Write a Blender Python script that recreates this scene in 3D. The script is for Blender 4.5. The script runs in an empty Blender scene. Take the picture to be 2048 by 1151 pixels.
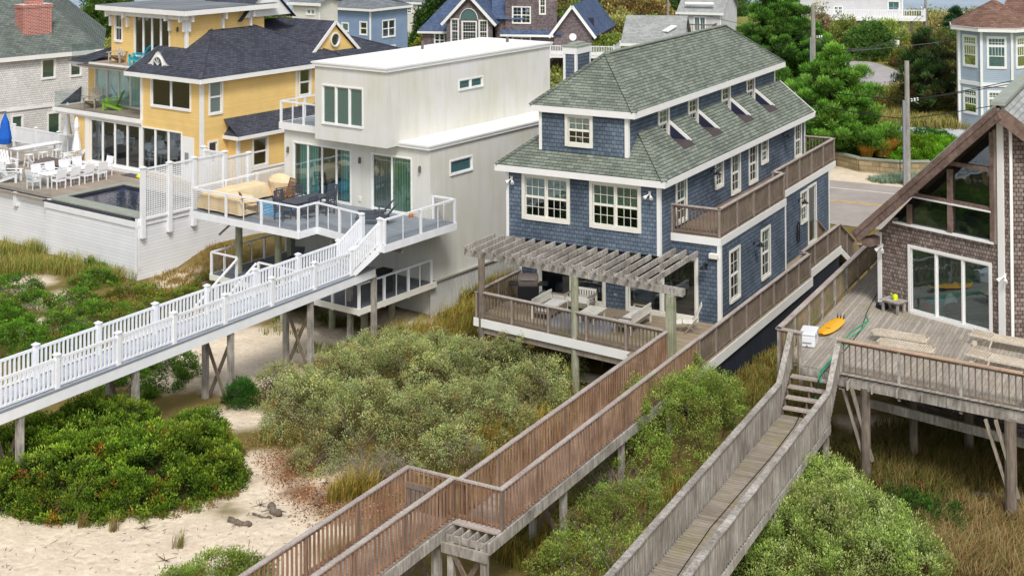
import bpy, math, random
import numpy as np
from mathutils import Vector, noise as mn
random.seed(7); RNG=np.random.default_rng(11)
sc=bpy.context.scene; COL=sc.collection
PI=math.pi
# ---------------------------------------------------------------- survey: camera model used to place things on real planes
F_,PX_,PY_=2669.,1089.,-251.
PIT,ROL=math.radians(-1.066),math.radians(-.307)
H=20.0
_cp,_sp,_cr,_sr=math.cos(PIT),math.sin(PIT),math.cos(ROL),math.sin(ROL)
def ray(px,py):
    a,b,c=(px-PX_)/F_,(py-PY_)/F_,1.
    a,b=_cr*a+_sr*b,-_sr*a+_cr*b
    b,c=_cp*b+_sp*c,-_sp*b+_cp*c
    return a,c,-b
def gz(px,py,z):
    x,y,d=ray(px,py); t=(z-H)/d; return (x*t,y*t,z)
class Fr:
    def __init__(s,ox,oy,yaw):
        s.o=(ox,oy);s.yaw=yaw;a=math.radians(yaw)
        s.ex=(math.sin(a),-math.cos(a));s.ey=(math.cos(a),math.sin(a)); s.rz=a-PI/2
    def w(s,x,y,z=0): return (s.o[0]+x*s.ex[0]+y*s.ey[0],s.o[1]+x*s.ex[1]+y*s.ey[1],z)
    def l(s,x,y,z=0):
        x-=s.o[0];y-=s.o[1];return (x*s.ex[0]+y*s.ex[1],x*s.ey[0]+y*s.ey[1],z)
    def at(s,px,py,x=None,y=None,z=None):
        r=ray(px,py);rl=(r[0]*s.ex[0]+r[1]*s.ex[1],r[0]*s.ey[0]+r[1]*s.ey[1],r[2])
        c=s.l(0,0);c=(c[0],c[1],H)
        if x is not None:t=(x-c[0])/rl[0]
        elif y is not None:t=(y-c[1])/rl[1]
        else:t=(z-c[2])/rl[2]
        return tuple(c[i]+t*rl[i] for i in range(3))
class Pl:
    """vertical plane of a frame: kind f (faces -y), r (faces +x), b (faces +y), l (faces -x)"""
    def __init__(s,fr,kind,c): s.fr=fr;s.k=kind;s.c=c
    def pt(s,u,z,d=0.):
        k=s.k
        if k=='f': return (u,s.c-d,z)
        if k=='b': return (u,s.c+d,z)
        if k=='r': return (s.c+d,u,z)
        return (s.c-d,u,z)
    def uv(s,px,py):
        if s.k in 'fb': a=s.fr.at(px,py,y=s.c); return a[0],a[2]
        a=s.fr.at(px,py,x=s.c); return a[1],a[2]
B=Fr(7.14,55.09,61.25); W=Fr(-5.434,62.621,54.5); P=Fr(-5.434,62.621,59.1)
Y=Fr(-20.875,67.789,53.7); R=Fr(12.935,52.187,40.3); Q=Fr(8.647,45.338,63.5)
# ---------------------------------------------------------------- mesh building
class MB:
    def __init__(s): s.v=[];s.f=[]
    def quad(s,*p): s.poly(p)
    def poly(s,p):
        n=len(s.v); s.v+= [tuple(q) for q in p]; s.f.append(tuple(range(n,n+len(p))))
    def _hex(s,c):
        n=len(s.v); s.v+=c
        for f in ((0,3,2,1),(4,5,6,7),(0,1,5,4),(1,2,6,5),(2,3,7,6),(3,0,4,7)): s.f.append(tuple(n+i for i in f))
    def box(s,x0,x1,y0,y1,z0,z1):
        s._hex([(x0,y0,z0),(x1,y0,z0),(x1,y1,z0),(x0,y1,z0),(x0,y0,z1),(x1,y0,z1),(x1,y1,z1),(x0,y1,z1)]); return s
    def pbox(s,pl,u0,u1,z0,z1,d0,d1):
        s._hex([pl.pt(u0,z0,d0),pl.pt(u1,z0,d0),pl.pt(u1,z0,d1),pl.pt(u0,z0,d1),pl.pt(u0,z1,d0),pl.pt(u1,z1,d0),pl.pt(u1,z1,d1),pl.pt(u0,z1,d1)]); return s
    def bar(s,p,q,w,h,up=None):
        p=Vector(p);q=Vector(q);d=(q-p)
        if d.length<1e-6: return s
        d.normalize()
        u=Vector(up) if up else (Vector((0,0,1)) if abs(d.z)<.9 else Vector((0,1,0)))
        r=d.cross(u).normalized(); u=r.cross(d).normalized()
        c=[]
        for e in (p,q):
            c+=[e-r*w/2-u*h/2,e+r*w/2-u*h/2,e+r*w/2+u*h/2,e-r*w/2+u*h/2]
        c=[tuple(k) for k in c]; s._hex(c); return s
    def tube(s,p,q,r0,r1=None,n=8,cap=True):
        r1=r0 if r1 is None else r1
        p=Vector(p);q=Vector(q);d=(q-p).normalized()
        u=Vector((0,0,1)) if abs(d.z)<.9 else Vector((1,0,0))
        a=d.cross(u).normalized(); b=d.cross(a).normalized(); k=len(s.v)
        for e,r in ((p,r0),(q,r1)):
            for i in range(n):
                t=2*PI*i/n; s.v.append(tuple(e+a*math.cos(t)*r+b*math.sin(t)*r))
        for i in range(n): s.f.append((k+i,k+(i+1)%n,k+n+(i+1)%n,k+n+i))
        if cap: s.f.append(tuple(k+i for i in range(n))); s.f.append(tuple(k+n+i for i in range(n)))
        return s
    def path(s,pts,r,n=6):
        for a,b in zip(pts[:-1],pts[1:]): s.tube(a,b,r,r,n,True)
        return s
    def prism(s,poly,z0,z1):
        n=len(poly);k=len(s.v)
        s.v+=[(x,y,z0) for x,y in poly]+[(x,y,z1) for x,y in poly]
        s.f.append(tuple(k+i for i in range(n))); s.f.append(tuple(k+n+i for i in range(n)))
        for i in range(n): s.f.append((k+i,k+(i+1)%n,k+n+(i+1)%n,k+n+i))
        return s
    def lathe(s,prof,c=(0,0,0),n=14,sx=1,sy=1):
        k=len(s.v)
        for r,z in prof:
            for i in range(n):
                t=2*PI*i/n; s.v.append((c[0]+r*sx*math.cos(t),c[1]+r*sy*math.sin(t),c[2]+z))
        for j in range(len(prof)-1):
            for i in range(n): s.f.append((k+j*n+i,k+j*n+(i+1)%n,k+(j+1)*n+(i+1)%n,k+(j+1)*n+i))
        s.f.append(tuple(k+i for i in range(n))); s.f.append(tuple(k+(len(prof)-1)*n+i for i in range(n)))
        return s
    def grid(s,fn,nu,nv):
        k=len(s.v)
        for j in range(nv+1):
            for i in range(nu+1): s.v.append(tuple(fn(i/nu,j/nv)))
        for j in range(nv):
            for i in range(nu):
                a=k+j*(nu+1)+i; s.f.append((a,a+1,a+nu+2,a+nu+1))
        return s
    def tr(s,loc=(0,0,0),rz=0,sc_=1.):
        c,n=math.cos(rz),math.sin(rz)
        s.v=[((x*c-y*n)*sc_+loc[0],(x*n+y*c)*sc_+loc[1],z*sc_+loc[2]) for x,y,z in s.v]; return s
    def add(s,o):
        k=len(s.v); s.v+=o.v; s.f+=[tuple(k+i for i in f) for f in o.f]; return s
    def mesh(s,name,mat):
        me=bpy.data.meshes.new(name); me.from_pydata(s.v,[],s.f); me.materials.append(mat); me.validate(); me.update(); return me
def tag(o,label=None,cat=None,group=None,kind=None):
    for k,v in (('label',label),('category',cat),('group',group),('kind',kind)):
        if v: o[k]=v
    return o
SPLIT={'corner_trim','brace','cross_brace','glass_railing','dormer_well','well_trim','well_floor','beam','bracket','stair_tread','wall_trim','roof_vent','tower_trim'}
def pieces(mb):
    par=list(range(len(mb.v)))
    def fd(i):
        while par[i]!=i: par[i]=par[par[i]]; i=par[i]
        return i
    for f in mb.f:
        for k in f[1:]: par[fd(k)]=fd(f[0])
    g={}
    for f in mb.f: g.setdefault(fd(f[0]),[]).append(f)
    out=[]
    for fs in g.values():
        ids=sorted({i for f in fs for i in f}); mp={i:k for k,i in enumerate(ids)}; m=MB(); m.v=[mb.v[i] for i in ids]; m.f=[tuple(mp[i] for i in f) for f in fs]; out.append(m)
    return out
def part(name,mb,mat,parent,*a,**k):
    if name in SPLIT and parent is not None and isinstance(mb,MB):
        o=None
        for m in pieces(mb): o=part1(name,m,mat,parent,*a,**k)
        return o
    return part1(name,mb,mat,parent,*a,**k)
def part1(name,mb,mat,parent,bevel=0,smooth=False,label=None,loc=None,rz=0):
    me=mb.mesh(name,mat) if isinstance(mb,MB) else mb
    o=bpy.data.objects.new(name,me); COL.objects.link(o); o.parent=parent
    if loc: o.location=loc
    if rz: o.rotation_euler[2]=rz
    if bevel:
        m=o.modifiers.new('bevel','BEVEL'); m.width=bevel; m.segments=2; m.limit_method='ANGLE'
    if smooth:
        for p_ in me.polygons: p_.use_smooth=True
    if label: o['label']=label
    return o
def thing(name,label,cat,fr=None,loc=(0,0,0),rz=0,group=None):
    o=bpy.data.objects.new(name,None); COL.objects.link(o); o.empty_display_size=.3
    if fr: o.location=fr.w(*loc); o.rotation_euler[2]=fr.rz+rz
    else: o.location=loc; o.rotation_euler[2]=rz
    return tag(o,label,cat,group)
def house(name,label,cat,fr,group=None):
    o=thing(name,label,cat,fr,(0,0,0),0,group); return o
def struct(name,mb,mat):
    o=part(name,mb,mat,None); o['kind']='structure'; return o
def dup(root,loc,rz,label,group=None):
    r=root.copy(); COL.objects.link(r); r.location=loc; r.rotation_euler[2]=rz; r['label']=label
    if group: r['group']=group
    for ch in list(root.children):
        c=ch.copy(); COL.objects.link(c); c.parent=r
        for g in list(ch.children):
            d=g.copy(); COL.objects.link(d); d.parent=c
    return r
# ---------------------------------------------------------------- materials
def lin(c):
    c=c.lstrip('#'); v=[int(c[i:i+2],16)/255 for i in (0,2,4)]
    return tuple((x/12.92 if x<=.04045 else ((x+.055)/1.055)**2.4) for x in v)+(1.,)
def L_(c,k=1.):
    if isinstance(c,str): c=lin(c)
    return (c[0]*k,c[1]*k,c[2]*k,1.)
class NT:
    def __init__(s,name,rough=.8,spec=.3):
        s.m=bpy.data.materials.new(name); s.m.use_nodes=True; s.t=s.m.node_tree
        s.b=s.t.nodes['Principled BSDF']; s.b.inputs['Roughness'].default_value=rough
        s.b.inputs['Specular IOR Level'].default_value=spec
    def n(s,t,ins=None,**pr):
        nd=s.t.nodes.new('ShaderNode'+t)
        for k,v in pr.items(): setattr(nd,k,v)
        for k,v in (ins or {}).items():
            if isinstance(v,bpy.types.NodeSocket): s.t.links.new(v,nd.inputs[k])
            else: nd.inputs[k].default_value=v
        return nd
    def mth(s,op,a,b=0.,c=None):
        i={0:a,1:b}
        if c is not None: i[2]=c
        return s.n('Math',i,operation=op).outputs[0]
    def mix(s,f,a,b,bt='MIX'):
        nd=s.n('MixRGB',{'Fac':f,'Color1':a,'Color2':b},blend_type=bt); return nd.outputs[0]
    def xyz(s,which='Object'):
        tc=s.n('TexCoord'); sp=s.n('SeparateXYZ',{0:tc.outputs[which]}); return tc,sp
    def noise(s,scale,detail=3,vec=None,rough=.55):
        i={'Scale':scale,'Detail':detail,'Roughness':rough}
        if vec is not None: i['Vector']=vec
        return s.n('TexNoise',i).outputs[0]
    def ramp(s,f,a,b,lo=0.,hi=1.):
        nd=s.n('MapRange',{'Value':f,'From Min':lo,'From Max':hi,'To Min':a,'To Max':b}); return nd.outputs[0]
    def hv(s,vs=1.):
        """(h,v) along and up the surface, from object normal"""
        tc,sp=s.xyz(); nn=s.n('SeparateXYZ',{0:tc.outputs['Normal']})
        ax=s.mth('ABSOLUTE',nn.outputs[0]); ay=s.mth('ABSOLUTE',nn.outputs[1])
        g=s.mth('GREATER_THAN',ax,ay)
        h=s.mth('ADD',s.mth('MULTIPLY',sp.outputs[1],g),s.mth('MULTIPLY',sp.outputs[0],s.mth('SUBTRACT',1.,g)))
        v=s.mth('MULTIPLY',sp.outputs[2],vs)
        return h,v,tc,sp
    def vec(s,x,y,z=0.): return s.n('CombineXYZ',{0:x,1:y,2:z}).outputs[0]
    def out(s,col,bump=None,bs=.3,bd=.02):
        s.t.links.new(col,s.b.inputs['Base Color'])
        if bump is not None:
            nd=s.n('Bump',{'Height':bump,'Strength':bs,'Distance':bd}); s.t.links.new(nd.outputs[0],s.b.inputs['Normal'])
        return s.m
def m_flat(name,c,rough=.6,var=.12,scale=3.,spec=.3,metal=0.):
    t=NT(name,rough,spec); t.b.inputs['Metallic'].default_value=metal
    tc,_=t.xyz(); n=t.noise(scale,4,tc.outputs['Object'])
    f=t.ramp(n,1-var,1+var*.6,.25,.75)
    return t.out(t.mix(1.,L_(c),t.n('CombineXYZ',{0:f,1:f,2:f}).outputs[0],'MULTIPLY'),n,.06,.01)
def m_shingle(name,c1,c2,gap,bw=.14,rh=.137,vs=1.,var=.25,rough=.85,bump=.5,big=.18,edge=.82):
    t=NT(name,rough,.15); h,v,tc,sp=t.hv(vs)
    wob=t.noise(1.3,2,tc.outputs['Object'])
    v2=t.mth('ADD',v,t.mth('MULTIPLY',wob,rh*.16))
    br=t.n('TexBrick',{'Vector':t.vec(h,v2),'Color1':L_(c1),'Color2':L_(c2),'Mortar':L_(gap),'Scale':1.,'Mortar Size':.008,'Mortar Smooth':.25,'Bias':-.05,'Brick Width':bw,'Row Height':rh})
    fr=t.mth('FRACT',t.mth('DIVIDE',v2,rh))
    sh=t.ramp(fr,edge,1.05,0.,.35)  # shadow line of each row, put into the colour
    # squashed noise: grain running down each shingle
    gr=t.noise(9.,3,t.vec(t.mth('MULTIPLY',h,6.),t.mth('MULTIPLY',v,.6)))
    bg=t.noise(.5,4,tc.outputs['Object'])
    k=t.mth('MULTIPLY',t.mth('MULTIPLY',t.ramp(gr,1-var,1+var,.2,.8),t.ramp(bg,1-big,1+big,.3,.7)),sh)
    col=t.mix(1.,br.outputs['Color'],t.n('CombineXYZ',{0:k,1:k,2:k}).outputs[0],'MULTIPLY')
    ht=t.mth('SUBTRACT',t.mth('MULTIPLY',t.mth('SUBTRACT',1.,fr),.8),br.outputs['Fac'])
    return t.out(col,ht,bump,.02)
def m_clap(name,c,rh=.11,rough=.6,dark=.62,var=.07):
    t=NT(name,rough,.25); h,v,tc,sp=t.hv()
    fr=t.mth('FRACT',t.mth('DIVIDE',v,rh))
    ln=t.ramp(fr,dark,1.,.0,.16)  # shade under each board's lap, painted as a dark line
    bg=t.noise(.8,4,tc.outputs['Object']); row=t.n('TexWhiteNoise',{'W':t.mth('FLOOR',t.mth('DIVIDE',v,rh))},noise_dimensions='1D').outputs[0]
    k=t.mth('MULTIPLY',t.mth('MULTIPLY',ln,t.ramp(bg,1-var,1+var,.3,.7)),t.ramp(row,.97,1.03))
    col=t.mix(1.,L_(c),t.n('CombineXYZ',{0:k,1:k,2:k}).outputs[0],'MULTIPLY')
    return t.out(col,t.mth('SUBTRACT',1.,fr),.5,.015)
def m_plank(name,c1,c2,axis=0,pw=.14,gap=.06,rough=.8,var=.3,gapd=.25,moss=None,ang=0.):
    """boards side by side along axis (0: x counts boards, 1: y counts boards)"""
    t=NT(name,rough,.2); tc,sp=t.xyz()
    if ang:
        rt=t.n('VectorRotate',{'Vector':tc.outputs['Object'],'Angle':ang},rotation_type='Z_AXIS'); sp=t.n('SeparateXYZ',{0:rt.outputs[0]})
    a=sp.outputs[axis]; b=sp.outputs[1-axis]
    q=t.mth('DIVIDE',a,pw); fr=t.mth('FRACT',q); fl=t.mth('FLOOR',q)
    wn=t.n('TexWhiteNoise',{'W':fl},noise_dimensions='1D').outputs[0]
    seg=t.mth('FLOOR',t.mth('ADD',t.mth('DIVIDE',b,3.6),t.mth('MULTIPLY',wn,7.)))
    wn2=t.n('TexWhiteNoise',{'Vector':t.vec(fl,seg)},noise_dimensions='2D').outputs[0]
    gr=t.noise(4.,4,t.vec(t.mth('MULTIPLY',a,9.),t.mth('MULTIPLY',b,.8),sp.outputs[2]))
    bg=t.noise(.6,4,tc.outputs['Object'])
    col=t.mix(wn2,L_(c1),L_(c2))
    if moss: col=t.mix(t.ramp(bg,0.,.75,.52,.72),col,L_(moss))
    g=t.mth('LESS_THAN',fr,gap)
    k=t.mth('MULTIPLY',t.mth('MULTIPLY',t.ramp(gr,1-var,1+var,.25,.75),t.ramp(bg,.88,1.12,.3,.7)),t.ramp(g,1.,gapd))
    col=t.mix(1.,col,t.n('CombineXYZ',{0:k,1:k,2:k}).outputs[0],'MULTIPLY')
    return t.out(col,t.mth('SUBTRACT',gr,g),.35,.012)
def m_wood(name,c1,c2,scale=2.,rough=.85,moss=None,stretch=(7,7,.9),var=.3):
    t=NT(name,rough,.15); tc,sp=t.xyz()
    mp=t.n('Mapping',{'Vector':tc.outputs['Object'],'Scale':stretch})
    g=t.noise(scale,5,mp.outputs[0],.65); b=t.noise(.9,4,tc.outputs['Object'])
    col=t.mix(t.ramp(b,0.,1.,.35,.65),L_(c1),L_(c2))
    if moss: col=t.mix(t.ramp(t.noise(1.7,4,tc.outputs['Object']),0.,.7,.5,.66),col,L_(moss))
    k=t.ramp(g,1-var,1+var,.3,.7)
    return t.out(t.mix(1.,col,t.n('CombineXYZ',{0:k,1:k,2:k}).outputs[0],'MULTIPLY'),g,.4,.012)
def m_stucco(name,c,streak=.12):
    t=NT(name,.9,.1); tc,sp=t.xyz()
    mp=t.n('Mapping',{'Vector':tc.outputs['Object'],'Scale':(1.6,1.6,.22)})
    a=t.noise(1.4,6,mp.outputs[0],.62); b=t.noise(.35,3,tc.outputs['Object']); f=t.noise(60.,2,tc.outputs['Object'])
    k=t.mth('MULTIPLY',t.ramp(a,1-streak,1.02,.3,.55),t.ramp(b,.93,1.04,.3,.7))
    return t.out(t.mix(1.,L_(c),t.n('CombineXYZ',{0:k,1:k,2:t.mth('MULTIPLY',k,k)}).outputs[0],'MULTIPLY'),f,.25,.006)
def m_glass(name,tint='#3a4a50',refl=.3,trans=.55,dark='#10161a'):
    m=bpy.data.materials.new(name); m.use_nodes=True; nt=m.node_tree; nt.nodes.clear()
    o=nt.nodes.new('ShaderNodeOutputMaterial'); tr=nt.nodes.new('ShaderNodeBsdfTransparent'); gl=nt.nodes.new('ShaderNodeBsdfGlossy'); df=nt.nodes.new('ShaderNodeBsdfDiffuse')
    tr.inputs[0].default_value=L_(tint) ; gl.inputs['Roughness'].default_value=.03; gl.inputs['Color'].default_value=(.75,.85,.9,1)
    df.inputs[0].default_value=L_(dark)
    fz=nt.nodes.new('ShaderNodeFresnel'); fz.inputs[0].default_value=1.5
    mr=nt.nodes.new('ShaderNodeMapRange'); mr.inputs['To Min'].default_value=refl*.6; mr.inputs['To Max'].default_value=min(1,refl*2.4)
    tc=nt.nodes.new('ShaderNodeTexCoord'); ns=nt.nodes.new('ShaderNodeTexNoise'); ns.inputs['Scale'].default_value=1.1; bp=nt.nodes.new('ShaderNodeBump'); bp.inputs['Strength'].default_value=.06; bp.inputs['Distance'].default_value=.15
    l=nt.links.new
    l(tc.outputs['Object'],ns.inputs['Vector']); l(ns.outputs[0],bp.inputs['Height']); l(bp.outputs[0],gl.inputs['Normal'])
    l(fz.outputs[0],mr.inputs[0])
    a=nt.nodes.new('ShaderNodeMixShader'); a.inputs[0].default_value=trans; l(df.outputs[0],a.inputs[1]); l(tr.outputs[0],a.inputs[2])
    b=nt.nodes.new('ShaderNodeMixShader'); l(mr.outputs[0],b.inputs[0]); l(a.outputs[0],b.inputs[1]); l(gl.outputs[0],b.inputs[2])
    l(b.outputs[0],o.inputs[0]); return m
def m_leaf(name,rough=.55,trans=.25,gain=1.):
    m=bpy.data.materials.new(name); m.use_nodes=True; nt=m.node_tree; nt.nodes.clear(); l=nt.links.new
    o=nt.nodes.new('ShaderNodeOutputMaterial'); at=nt.nodes.new('ShaderNodeAttribute'); at.attribute_name='Col'
    p=nt.nodes.new('ShaderNodeBsdfPrincipled'); p.inputs['Roughness'].default_value=rough; p.inputs['Specular IOR Level'].default_value=.25
    tl=nt.nodes.new('ShaderNodeBsdfTranslucent'); mx=nt.nodes.new('ShaderNodeMixShader'); mx.inputs[0].default_value=trans
    l(at.outputs['Color'],p.inputs['Base Color']); l(at.outputs['Color'],tl.inputs[0]); l(p.outputs[0],mx.inputs[1]); l(tl.outputs[0],mx.inputs[2]); l(mx.outputs[0],o.inputs[0]); return m
SUN_AZ,SKY_S,SUN_E=170,.15,2.2
# ---------------------------------------------------------------- material library
M={}
M['white']=m_flat('white_paint','#eeeeec',.5,.05,1.2)
M['vinyl']=m_flat('white_vinyl','#f0f2f6',.4,.07,2.2,.45)
M['trimold']=m_flat('cream_trim','#e6e4da',.6,.07,2.)
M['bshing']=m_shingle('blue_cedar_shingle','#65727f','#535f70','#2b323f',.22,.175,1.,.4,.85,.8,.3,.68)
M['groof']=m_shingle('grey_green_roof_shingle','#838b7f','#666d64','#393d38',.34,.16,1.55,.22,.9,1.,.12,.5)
M['broof']=m_shingle('charcoal_roof_shingle','#50535e','#3d404a','#22242a',.28,.16,1.9,.28,.9,.7,.12,.7)
M['navyroof']=m_shingle('navy_roof_shingle','#5a6a88','#46546f','#2a3347',.3,.15,1.5,.3,.9,.6,.15,.8)
M['brnroof']=m_shingle('brown_roof_shingle','#86695c','#6a5248','#43332e',.35,.2,1.6,.3,.9,.6,.15,.75)
M['oldroof']=m_shingle('mossy_grey_roof_shingle','#747c76','#5d6560','#3a413d',.3,.19,1.7,.3,.9,.7,.2,.7)
M['paleroof']=m_shingle('pale_grey_roof_shingle','#a6a8a6','#8f9391','#6d7170',.3,.18,1.5,.18,.9,.5,.12,.85)
M['grroof']=m_shingle('grey_roof_shingle','#83888c','#6a7076','#43484d',.3,.17,1.6,.3,.9,.5,.12,.8)
M['brnshing']=m_shingle('weathered_cedar_shingle','#928680','#65574f','#37302c',.12,.15,1.,.42,.9,1.,.22,.68)
M['farshing']=m_shingle('dark_cedar_shingle','#85797a','#655a5c','#3a3335',.2,.17,1.,.3,.9,.7,.2,.7)
M['wshing']=m_shingle('pale_grey_shingle','#e2e0de','#d0cecc','#a09d9b',.16,.15,1.,.16,.9,.6,.1,.85)
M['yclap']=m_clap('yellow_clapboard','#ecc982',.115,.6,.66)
M['yside']=m_clap('ochre_clapboard','#d9a84a',.115,.6,.6)
M['wclap']=m_clap('white_clapboard','#e6e8ec',.17,.5,.72,.05)
M['lbclap']=m_clap('light_blue_clapboard','#a6b4c4',.16,.6,.78)
M['bgclap']=m_clap('slate_blue_clapboard','#8398b6',.2,.6,.82)
M['grclap']=m_clap('light_grey_clapboard','#cfcfd2',.2,.6,.88)
M['crclap']=m_clap('cream_clapboard','#d9d7cf',.2,.6,.88)
M['stucco']=m_stucco('white_stucco','#dad9d3',.07)
M['roofmem']=m_stucco('white_roof_membrane','#efeeea',.08)
M['panelw']=m_plank('pale_panel_siding','#dfe0de','#d6d7d4',0,.15,.05,.7,.05,.8)
M['navypanel']=m_plank('navy_panel_siding','#2f3542','#2a303c',1,.61,.03,.7,.1,.3)
M['deckgrey']=m_plank('grey_composite_decking','#8f979f','#868e96',1,.14,.05,.7,.08,.55)
M['deckgrey2']=m_plank('dark_grey_decking','#666c78','#5e636e',0,.14,.05,.7,.1,.5)
M['walkgrey']=m_plank('pale_composite_decking','#b4bcc9','#a5adba',1,.14,.08,.7,.06,.6)
M['deckbrown']=m_plank('brown_weathered_decking','#8a7668','#77655a',1,.14,.06,.8,.25,.4,'#6f7050')
M['decktan']=m_plank('tan_weathered_decking','#a59782','#94846f',1,.14,.06,.8,.22,.45,'#80805c')
M['ramp']=m_plank('ramp_boards','#a3968b','#8e8178',1,.14,.08,.8,.22,.4)
M['deckold']=m_plank('old_silver_decking','#b0a89c','#988f85',0,.14,.07,.85,.28,.3,'#8f8674')
M['walkold']=m_plank('mossy_silver_boards','#a0978a','#887e70',1,.14,.08,.85,.3,.3,'#817a52')
M['pooldeck']=m_plank('pool_decking','#a79b8e','#978b7f',1,.14,.06,.75,.15,.5)
M['stone']=m_flat('bluestone_coping','#9aa095',.8,.18,3.)
M['wood']=m_wood('weathered_wood','#8d8178','#a3988c',2.2,.85,'#7f8062')
M['woodred']=m_wood('reddish_new_pickets','#8c6d58','#a98a74',2.5,.8,None,(5,5,.5),.42)
M['woodcap']=m_wood('silver_cap_rail','#b3aaa3','#9f938b',2.2,.8)
M['wooddark']=m_wood('dark_grey_brown_pickets','#75675e','#86786c',2.5,.85,'#6d6b52')
M['woodgold']=m_wood('tan_pickets','#99876f','#7e7263',2.5,.85,'#7a7a45')
M['woodold']=m_wood('silver_old_wood','#b2ada6','#8c867e',1.8,.9,None,(6,6,1.2),.45)
M['cedarcap']=m_wood('new_cedar_cap','#c0a48c','#b09682',2.2,.75)
M['rake']=m_wood('dark_stained_rake','#6b5a51','#85726a',2.,.8,None,(3,3,3),.35)
M['pilegreen']=m_wood('green_treated_post','#97997f','#a5a394',2.5,.85,'#7f8c66')
M['picketgrey']=m_wood('silver_pickets','#878079','#a8a39b',2.5,.9,None,(6,6,.5),.45)
M['wellnavy']=m_flat('shaded_navy','#2c3048',.9,.1)  # dormer well sides: shade put into a darker navy
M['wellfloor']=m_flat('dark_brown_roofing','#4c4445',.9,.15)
M['pile']=m_wood('grey_piling','#6a6057','#857b6f',2.,.9,None,(6,6,.8),.4)
M['grey']=m_flat('grey_paint','#8b9096',.6,.06)
M['metal']=m_flat('galvanised_metal','#9b9c9c',.4,.08,3.,.5,.6)
M['black']=m_flat('black_metal','#191b20',.4,.1,3.,.5)
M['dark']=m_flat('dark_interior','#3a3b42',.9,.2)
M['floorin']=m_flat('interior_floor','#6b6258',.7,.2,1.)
M['char']=m_flat('charcoal_plastic','#50545e',.5,.08)
M['tan']=m_flat('tan_canvas','#e6cfa8',.85,.12,2.2)
M['teak']=m_wood('teak_wood','#7a5d4a','#8b6d55',3.,.7)
M['greige']=m_flat('greige_resin','#b5ab9f',.5,.05)
M['teal']=m_flat('turquoise_resin','#22a7bd',.45,.05)
M['lime']=m_flat('lime_resin','#86b340',.45,.05)
M['bluefab']=m_flat('blue_canvas','#1d5fc0',.7,.12,1.5)
M['yellow']=m_flat('yellow_gelcoat','#f7b514',.25,.03,1.,.6)
M['limey']=m_flat('yellow_plastic','#e2e81c',.4,.05)
M['orange']=m_flat('terracotta','#c0702c',.6,.1)
M['cushion']=m_flat('pale_cushion','#e4e2de',.9,.08,2.)
M['cooler']=m_flat('cooler_plastic','#eef1f6',.3,.02,1.,.5)
M['hose']=m_flat('green_hose','#2fa377',.4,.05)
M['cord']=m_flat('black_cord','#2a2420',.5,.05)
M['rust']=m_flat('dark_bronze','#6c625e',.5,.1)
M['grass_mat']=m_flat('door_mat','#55545c',.9,.15)
M['green']=m_flat('interior_green_wall','#3c7a55',.9,.1)
M['concrete']=m_flat('concrete','#b7b4ab',.9,.1,2.)
M['glass']=m_glass('window_glass','#e2eaec',.30,.86)
M['polegrey']=m_wood('grey_pole','#a3a09a','#8d8983',2.,.9,None,(6,6,.6),.35)
M['red']=m_flat('red_canvas','#b8262c',.7,.1)
M['glassd']=m_glass('door_glass_dark','#8c989e',.30,.7,'#1a2028')
M['glassc']=m_glass('door_glass_teal','#e4f2f2',.34,.9,'#4d7a7c')
M['glassw']=m_glass('window_glass_far','#b5c9c8',.45,.15,'#557c7e')
M['clear']=m_glass('clear_panel','#f2f7f7',.05,.93)
def m_curtain(name,c,c2):
    t=NT(name,.9,.1); tc,sp=t.xyz(); h=t.mth('ADD',sp.outputs[0],sp.outputs[1])
    w=t.mth('SINE',t.mth('MULTIPLY',h,38.)); b=t.noise(2.2,2,t.vec(h,0.))
    col=t.mix(t.ramp(w,0.,1.,-1.,1.),L_(c),L_(c2)); k=t.ramp(b,.7,1.25,.3,.7)
    return t.out(t.mix(1.,col,t.n('CombineXYZ',{0:k,1:k,2:k}).outputs[0],'MULTIPLY'),w,.3,.02)
M['curt_teal']=m_curtain('teal_curtain','#a8e6e2','#62b4b4')
M['curt_green']=m_curtain('green_curtain','#c4d8a8','#76a478')
M['curt_grey']=m_curtain('beige_curtain','#b0ac98','#8f8d7c')
M['curt_pale']=m_curtain('pale_curtain','#f4fffb','#dcf4ec')
def m_blind(name,c):
    t=NT(name,.7,.2); tc,sp=t.xyz(); fr=t.mth('FRACT',t.mth('DIVIDE',sp.outputs[2],.055))
    k=t.ramp(fr,.45,1.05,.0,.5); return t.out(t.mix(1.,L_(c),t.n('CombineXYZ',{0:k,1:k,2:k}).outputs[0],'MULTIPLY'),fr,.4,.01)
M['blind']=m_blind('slat_blind','#8fb8aa'); M['blindg']=m_blind('green_blind','#9db8a4')
M['shade']=m_flat('roller_shade','#dfe6e2',.9,.04)
def m_brick():
    t=NT('red_brick',.9,.1); h,v,tc,sp=t.hv()
    br=t.n('TexBrick',{'Vector':t.vec(h,v),'Color1':L_('#b5675a'),'Color2':L_('#96504a'),'Mortar':L_('#d9c3b8'),'Scale':1.,'Mortar Size':.012,'Mortar Smooth':.2,'Bias':0.,'Brick Width':.3,'Row Height':.1})
    return t.out(br.outputs[0],t.mth('SUBTRACT',1.,br.outputs[1]),.5,.01)
M['brick']=m_brick()
def m_lattice():
    t=NT('white_lattice',.4,.4); h,v,tc,sp=t.hv()
    a=t.mth('FRACT',t.mth('DIVIDE',h,.105)); b=t.mth('FRACT',t.mth('DIVIDE',v,.105))
    hole=t.mth('MULTIPLY',t.mth('GREATER_THAN',a,.45),t.mth('GREATER_THAN',b,.45))
    col=t.mix(0.,L_('#f1f3f6'),L_('#f1f3f6')); t.t.links.new(col,t.b.inputs['Base Color'])
    t.t.links.new(t.mth('SUBTRACT',1.,hole),t.b.inputs['Alpha']); return t.m
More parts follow.
